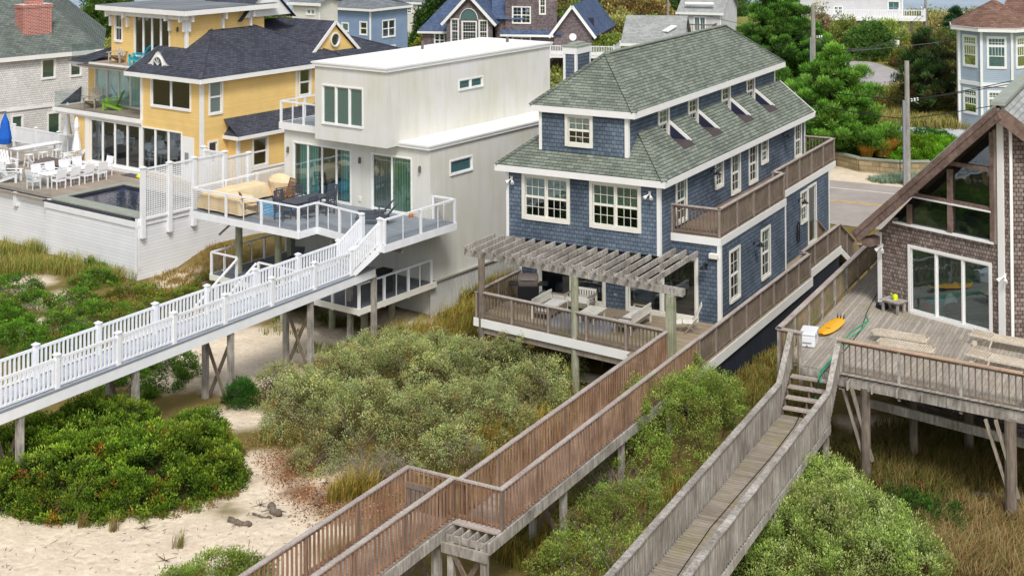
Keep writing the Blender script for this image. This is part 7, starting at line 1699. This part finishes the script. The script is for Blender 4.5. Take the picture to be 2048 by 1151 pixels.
# dark twigs and seaweed bits scattered over the sand
tw=MB(); rd=random.Random(3); 
for k in range(420):
    px=rd.uniform(0,760);py=rd.uniform(850,1150)
    if near(gpx(px,py)[:2],SAND)>.2: continue
    x,y,z=gpx(px,py); a=rd.uniform(0,6.3); L=rd.uniform(.03,.14)*(1 if rd.random()<.93 else 3); tw.tube((x,y,z+.01),(x+math.cos(a)*L,y+math.sin(a)*L,z+.02+rd.uniform(0,.05)),.009,.004,4,False)
for px,py in ((730,0),(290,1055),(640,1010),(330,1120),(650,965),(520,1010)):
    if py: 
        x,y,z=gpx(px,py)
        for k in range(9): a=rd.uniform(0,6.3);L=rd.uniform(.15,.4); tw.tube((x,y,z+.01),(x+math.cos(a)*L,y+math.sin(a)*L,z+rd.uniform(.02,.16)),.012,.004,4,False)
o=part('twig_debris',tw,MT,None); tag(o,'small dark twigs and beach debris scattered over the open sand','debris',None,'stuff')
# driftwood
def drift(label,px,py,L,r,rz,forks=0):
    x,y,z=gpx(px,py); q=MB(); n=7; pts=[Vector((-L/2+L*k/n,.05*math.sin(k*1.3),r*.8+.03*math.cos(k*2.))) for k in range(n+1)]
    for k in range(n): q.tube(pts[k],pts[k+1],r*(1.-.25*abs(k/n-.3)+.12*math.sin(k*2.1)),r*(1.-.25*abs((k+1)/n-.3)+.12*math.sin(k*2.1+2.1)),9)
    for k in range(forks): a=-1.2+k*.8; q.tube((L*.1*(k-1),0,r),(L*.1*(k-1)+math.cos(a)*.5,math.sin(a)*.5,r*1.6),r*.35,r*.12,6)
    o=thing('driftwood',label,'driftwood',None,(x,y,z),rz,'driftwood pieces on the sand'); part('log',q,M['pile'],o,smooth=True); return o
drift('short dark driftwood log lying alone on the sand',478,1048,.85,.085,-.45,1); drift('grey forked driftwood chunk right of the short log',548,1025,.75,.12,-1.0,3); drift('thin driftwood stick between the log and the forked chunk',523,1033,.7,.035,-.4,0)
# timber plank lying in the grass at right
a=gpx(1940,1000);b_=gpx(2060,1018); o=part('loose_plank',MB().bar((a[0],a[1],a[2]+.25),(b_[0],b_[1],b_[2]+.3),.2,.06),M['grey'],None); tag(o,'grey plank lying in the rusty grass under the plank deck','plank')
o=thing('paper_cup','white cup lying on the sand beside the blue house deck','cup',B,(-9.1,-1.0,.5)); part('body',MB().tube((0,0,.08),(.22,.05,.12),.09,.07,10),M['vinyl'],o)
# ================================================================ TREES AND SHRUBS BEHIND
def T_at(px,pyb): return gpx(px,pyb)
def pine(label,px,pyb,h,r,cols,group='pines by the road',n=95,sz=(.22,.4),dens=1.,gaps=.3,lean=0.,skew=1.):
    x,y,z=T_at(px,pyb); cent=[];rd=random.Random(int(px)); tk=MB(); tk.tube((x,y,z-.2),(x+lean,y,z+h*.93),.24,.05,9)
    lv=int(h/.55)
    for i in range(lv):
        t=(i+.6)/lv; zz=z+h*(.08+.9*t); R_=r*(1-t**1.6)*(.75+.35*rd.random())+.25; nb=int((5+R_*2.2)*dens)
        for k in range(nb):
            a=rd.uniform(0,2*PI); L=R_*rd.uniform(.55,1.08); ex=Vector((x+lean*t+math.cos(a)*L*skew,y+math.sin(a)*L,zz+.25*L-.1+rd.uniform(-.3,.4)))
            tk.tube((x+lean*t,y,zz-.1),ex,.05,.02,4,False)
            for j in range(2+int(L*1.2)): 
                f_=rd.uniform(.45,1.05); cent.append((x+lean*t+(ex.x-x-lean*t)*f_+rd.uniform(-.2,.2),y+(ex.y-y)*f_+rd.uniform(-.2,.2),zz+(ex.z-zz)*f_+rd.uniform(-.1,.2)))
    c=np.array(cent); p=clump_cloud(c,rads(len(c),.25,.55),n,0,.8,.6,sz,.16,cols,None,.75,.28)
    return veg('pine_tree',label,'tree',[p],group,None,tk,MT,'crown')
PC=('#5f8f34','#4c7a2c','#78a548','#3c6426')
pine('tall broad green pine rising behind the blue house roof, behind the leaning pole',1560,208,11.4,5.2,PC,n=70,sz=(.26,.42),dens=1.7)
pine('bushy bright green pine by the road between the two poles, in front of the bend',1668,322,8.2,4.1,('#6c9c38','#588a2e','#86b04a','#457026'),n=60,sz=(.22,.4),dens=1.6)
pine('dark spreading cedar with rusty top beside the turret house',1852,236,7.6,3.2,('#33552c','#3f6630','#2a4626','#6a4a34','#52683a'),n=50,sz=(.22,.42))
pine('small dark cedar between the bay and the rusty-topped cedar',1912,88,4.6,2.0,('#33583a','#2c4c30','#466a40'),n=34,sz=(.3,.5))
pine('tiny dwarf pine on the lawn mound behind the utility pole',1792,322,2.6,1.2,('#3f6a26','#4c7a2c'),n=40,sz=(.15,.25))
pine('green pine behind the blue house far corner',1478,165,5.0,2.4,PC,n=36,sz=(.3,.45))
def shrub(label,lst,cols,group='shrubs and small trees beyond the houses',dens=1.3,rad=(.5,1.0),n=60,sz=(.2,.36),acc=None,gap=.1,name='shrub',wt=None,dk=.75):
    b=PB(lst); c=surf_centres(b,dens,.14,gap=gap); p=clump_cloud(c,rads(len(c),*rad),n,0,.5,.9,sz,.5,cols,wt,dk,.3,acc)
    return veg(name,label,'bush',[p],group,None,twigs(b,5,.06))
shrub('rounded green hedge beside the golden grasses at the road bank',[(1690,325,1.5,1.3,1.9),(1668,320,1.2,1.2,1.6)],('#4c7424','#5f8a2e','#3c5c1e'),dens=5,rad=(.25,.4),n=40,sz=(.1,.18))
shrub('dark clipped evergreen mound on the lawn slope',[(1785,325,1.5,1.2,1.9),(1765,312,1.1,1.1,1.4)],('#3c5c22','#4c6c28','#2f4a1c'),dens=5,rad=(.25,.4),n=40,sz=(.1,.18))
shrub('smooth bright green hedge mound right of the utility pole',[(1842,335,2.6,1.8,2.3),(1890,335,2.2,1.7,2.2)],('#6a9a1e','#5a8a1c','#7fae30'),dens=7,rad=(.2,.3),n=40,sz=(.08,.14),gap=0.,dk=.5)
shrub('low dark juniper spreading beside the driveway edge',[(1845,278,2.0,1.,.9),(1870,280,1.5,.9,.7)],('#31582a','#3f6a30'),dens=4,rad=(.2,.35),n=40,sz=(.1,.2))
for k,(l,px,py,r,h,cs) in enumerate((('olive deciduous tree in front of the stilt house, left part',1690,112,2.8,4.6,('#7c8a3c','#95984a','#66783a')),('green tree in front of the stilt house, centre',1738,118,3.0,4.4,('#4c7030','#5f8238','#3c5c28')),('yellow-green tree below the stilt house deck',1775,108,2.8,4.0,('#86984a','#73883c','#9aa45a')),
  ('thin bare-twigged tree at the left end of the stilt house',1640,108,2.2,5.8,('#8a8060','#8c8c58','#9a8a6c')),('rusty green shrub above the far road bend',1835,132,2.6,3.2,('#6a7c34','#8a6a3a','#56702c')),('tawny reed clump along the bay shore',1900,70,4.,3.2,('#9a9460','#8c8a50','#a89a6c')),
  ('dark evergreen clump beside the turret house wall',1895,150,3.4,4.6,('#3c5c30','#5c6a34','#7a6a3c')),('low golden scrub under the rusty-topped cedar',1840,215,4.,2.2,('#8a8440','#73803a','#9a7a48')),
  ('small green bush at the driveway corner',1690,250,1.8,1.6,('#5a7c2c','#6c8c38')),('yellow flowering bush beside the juniper',1715,250,1.,1.,('#8c9c3c','#a8a840')))):
    shrub(l,[(px,py,r,r*.8,h),(px+14,py+2,r*.7,r*.6,h*.75),(px-14,py+2,r*.6,r*.6,h*.7)],cs,n=46)
for k,(l,px,py,r,h,cs) in enumerate((('russet and olive thicket on the rise above the low garage',1260,62,6.5,6.,('#8c8450','#7c7a44','#a09058','#8a6c44')),('dark green wooded clump left of the white cottage',1330,52,6.,7.,('#4c6c30','#3c5826','#62803c')),('pale reedy thicket behind the white-railed terrace',1230,100,5.5,4.6,('#98965c','#828a4c','#a8a468')),
  ('dark green thicket beside the navy-roofed gable',1190,60,4.5,5.,('#4f7030','#3e5c28','#5f7c38')),('green shrubs in front of the low garage',1270,128,4.,3.,('#6a8a34','#58782c','#86984a')),('leafy green shrubs right of the white-railed terrace',1210,135,3.6,3.4,('#6c8434','#5a742c','#8a9048')),
  ('dark green bank behind the thicket by the bay',1400,28,8.,6.,('#4c6a34','#3f5c2c','#5f7c40')),('leafy clump left of the pale pole above the garage',1305,92,3.6,3.6,('#5f7c34','#7c8c44','#4c682c')),('small golden bush beside the white cottage',1345,84,2.0,2.4,('#b0a040','#8c9440','#a88c3c')),
  ('far russet scrub along the bay shore',1160,30,8.,4.5,('#7c7a44','#6a7038','#8c7c4c')),('dark green tree between the slate blue house and the arched-window house',885,110,3.0,8.6,('#3c5c26','#4a6e2c','#2c441c')),('small yellow-green shrub under that dark tree',880,118,2.2,4.,('#7c8c34','#94983c')),
  ('green shrub behind the far corner of the blue house, by the road',1655,250,2.4,2.2,('#5c8030','#4a6c28')),('dark green hedge under the tall broad pine',1530,225,3.6,3.4,('#3c5c24','#4c6c2a')),('dark green treetop in the gap between the grey shingled roof and the yellow tower',212,75,3.2,8.,('#4c6c2c','#5f7c38')),('green treetop left of the slate blue house',505,40,3.,5.,('#5f8038','#4c6c2c')))):
    shrub(l,[(px,py,r,r*.8,h),(px+26,py+2,r*.7,r*.6,h*.8),(px-24,py+2,r*.7,r*.6,h*.75)],cs,n=46,sz=(.26,.44))
# ornamental grasses at the bank
for l,px,py,r,h,cs in (('tall tan fountain grass left of the others on the road bank',1735,322,2.6,2.1,('#c8ac70','#b89c5c','#9a9850')),('bright golden fountain grass nearest the utility pole',1768,334,1.9,1.4,('#e6b450','#d8a344','#ecca78')),('small golden fountain grass between the tan one and the stone wall',1733,338,1.2,1.0,('#d8a84c','#c8983c'))):
    grass('ornamental_grass',l,[(px,py,r*.3,r*.3)],1500,(h*.6,h),cs,None,None,'grass',.025,.75,.0,'golden ornamental grasses on the road bank',.8)
grass('verge_grass','tawny grass verge along the far side road',[(1690,112,5.,3.),(1740,118,5.,3.),(1660,106,4.,3.)],45,(.3,.8),('#a8984c','#8c8c40','#b8a058'),None,'stuff','grass',.04)
grass('verge_grass','pale reedy grass beside the driveway below the cedar',[(1800,245,5.,2.5),(1860,248,5.,2.5),(1910,252,4.,2.5),(1760,235,4.,2.)],70,(.4,1.0),('#a8a058','#8c9444','#b8a468'),None,'stuff','grass',.035)
grass('sage_clump','blue-green beach sage on the sand shoulder beside the pole',[(1790,362,1.8,1.2),(1815,355,1.2,1.)],330,(.15,.4),('#93a890','#a8b8a0','#7f9878'),None,None,'plant',.02,.8,.2)
# broad low cover for the far ground so that it does not read as bare
def far_scrub(name,label,n,x0,x1,y0,y1,cols,r=(.5,1.4),skip=()):
    c=[]
    rd=random.Random(5)
    while len(c)<n:
        x=rd.uniform(x0,x1); y=rd.uniform(y0,y1)
        if any(a<x<b and d<y<e for a,b,d,e in skip): continue
        c.append((x,y,1.+rd.uniform(0,.5)))
    c=np.array(c); p=clump_cloud(c,rads(len(c),*r),26,0,.5,.6,(.25,.5),.5,cols,None,.7,.3); Vs,Cs=p
    me=arr_mesh(name,Vs,4,Cs,ML); o=bpy.data.objects.new(name,me); COL.objects.link(o); tag(o,label,'undergrowth',None,'stuff')
far_scrub('undergrowth','low mixed undergrowth covering the far ground behind the houses',2600,-60,24,105,222,('#6a7a38','#7c8040','#5a6c30','#8c8450'))
far_scrub('undergrowth','low scrub on the far ground towards the bay on the right',1500,42,110,120,222,('#6a7a38','#848444','#5a6c30','#94884c'))
# ================================================================ CAMERA, LIGHT, WORLD
cd=bpy.data.cameras.new('camera'); cam=bpy.data.objects.new('camera',cd); COL.objects.link(cam)
from mathutils import Matrix
def dirv(a,b,c):
    a,b=_cr*a+_sr*b,-_sr*a+_cr*b
    b,c=_cp*b+_sp*c,-_sp*b+_cp*c
    return Vector((a,c,-b))
X=dirv(1,0,0);D=dirv(0,1,0);Fw=dirv(0,0,1)
cam.matrix_world=Matrix(((X.x,-D.x,-Fw.x,0),(X.y,-D.y,-Fw.y,0),(X.z,-D.z,-Fw.z,H),(0,0,0,1)))
cd.sensor_fit='HORIZONTAL'; cd.sensor_width=36; cd.lens=F_/2048*36
cd.shift_x=-(PX_-1024)/2048; cd.shift_y=(PY_-575.5)/2048
cd.clip_start=.5; cd.clip_end=40000
sc.camera=cam
w=bpy.data.worlds.new('World'); sc.world=w; w.use_nodes=True; nt=w.node_tree
sk=nt.nodes.new('ShaderNodeTexSky'); sk.sky_type='NISHITA'; sk.sun_disc=False
SE,SA=math.radians(52),math.radians(SUN_AZ)
sk.sun_elevation=SE; sk.sun_rotation=SA; sk.air_density=1.2; sk.dust_density=3.; sk.ozone_density=1.
# thick cloud: most of the blue is taken out of the sky light
hs_=nt.nodes.new('ShaderNodeHueSaturation'); hs_.inputs['Saturation'].default_value=.35
nt.links.new(sk.outputs[0],hs_.inputs['Color']); nt.links.new(hs_.outputs[0],nt.nodes['Background'].inputs[0]); nt.nodes['Background'].inputs[1].default_value=SKY_S
sl=bpy.data.lights.new('sun','SUN'); sl.energy=SUN_E; sl.angle=math.radians(14); sl.color=(1.,.96,.9)
so=bpy.data.objects.new('sun',sl); COL.objects.link(so)
# sky: rotation measured from +Y clockwise
dv=Vector((math.sin(SA)*math.cos(SE),math.cos(SA)*math.cos(SE),math.sin(SE)))
so.rotation_euler=dv.to_track_quat('Z','Y').to_euler(); so.location=(0,0,60)
sc.view_settings.view_transform='Standard'; sc.view_settings.look='None'; sc.view_settings.exposure=0; sc.view_settings.gamma=1
sc.cycles.max_bounces=6; sc.cycles.transparent_max_bounces=12; sc.cycles.use_denoising=True
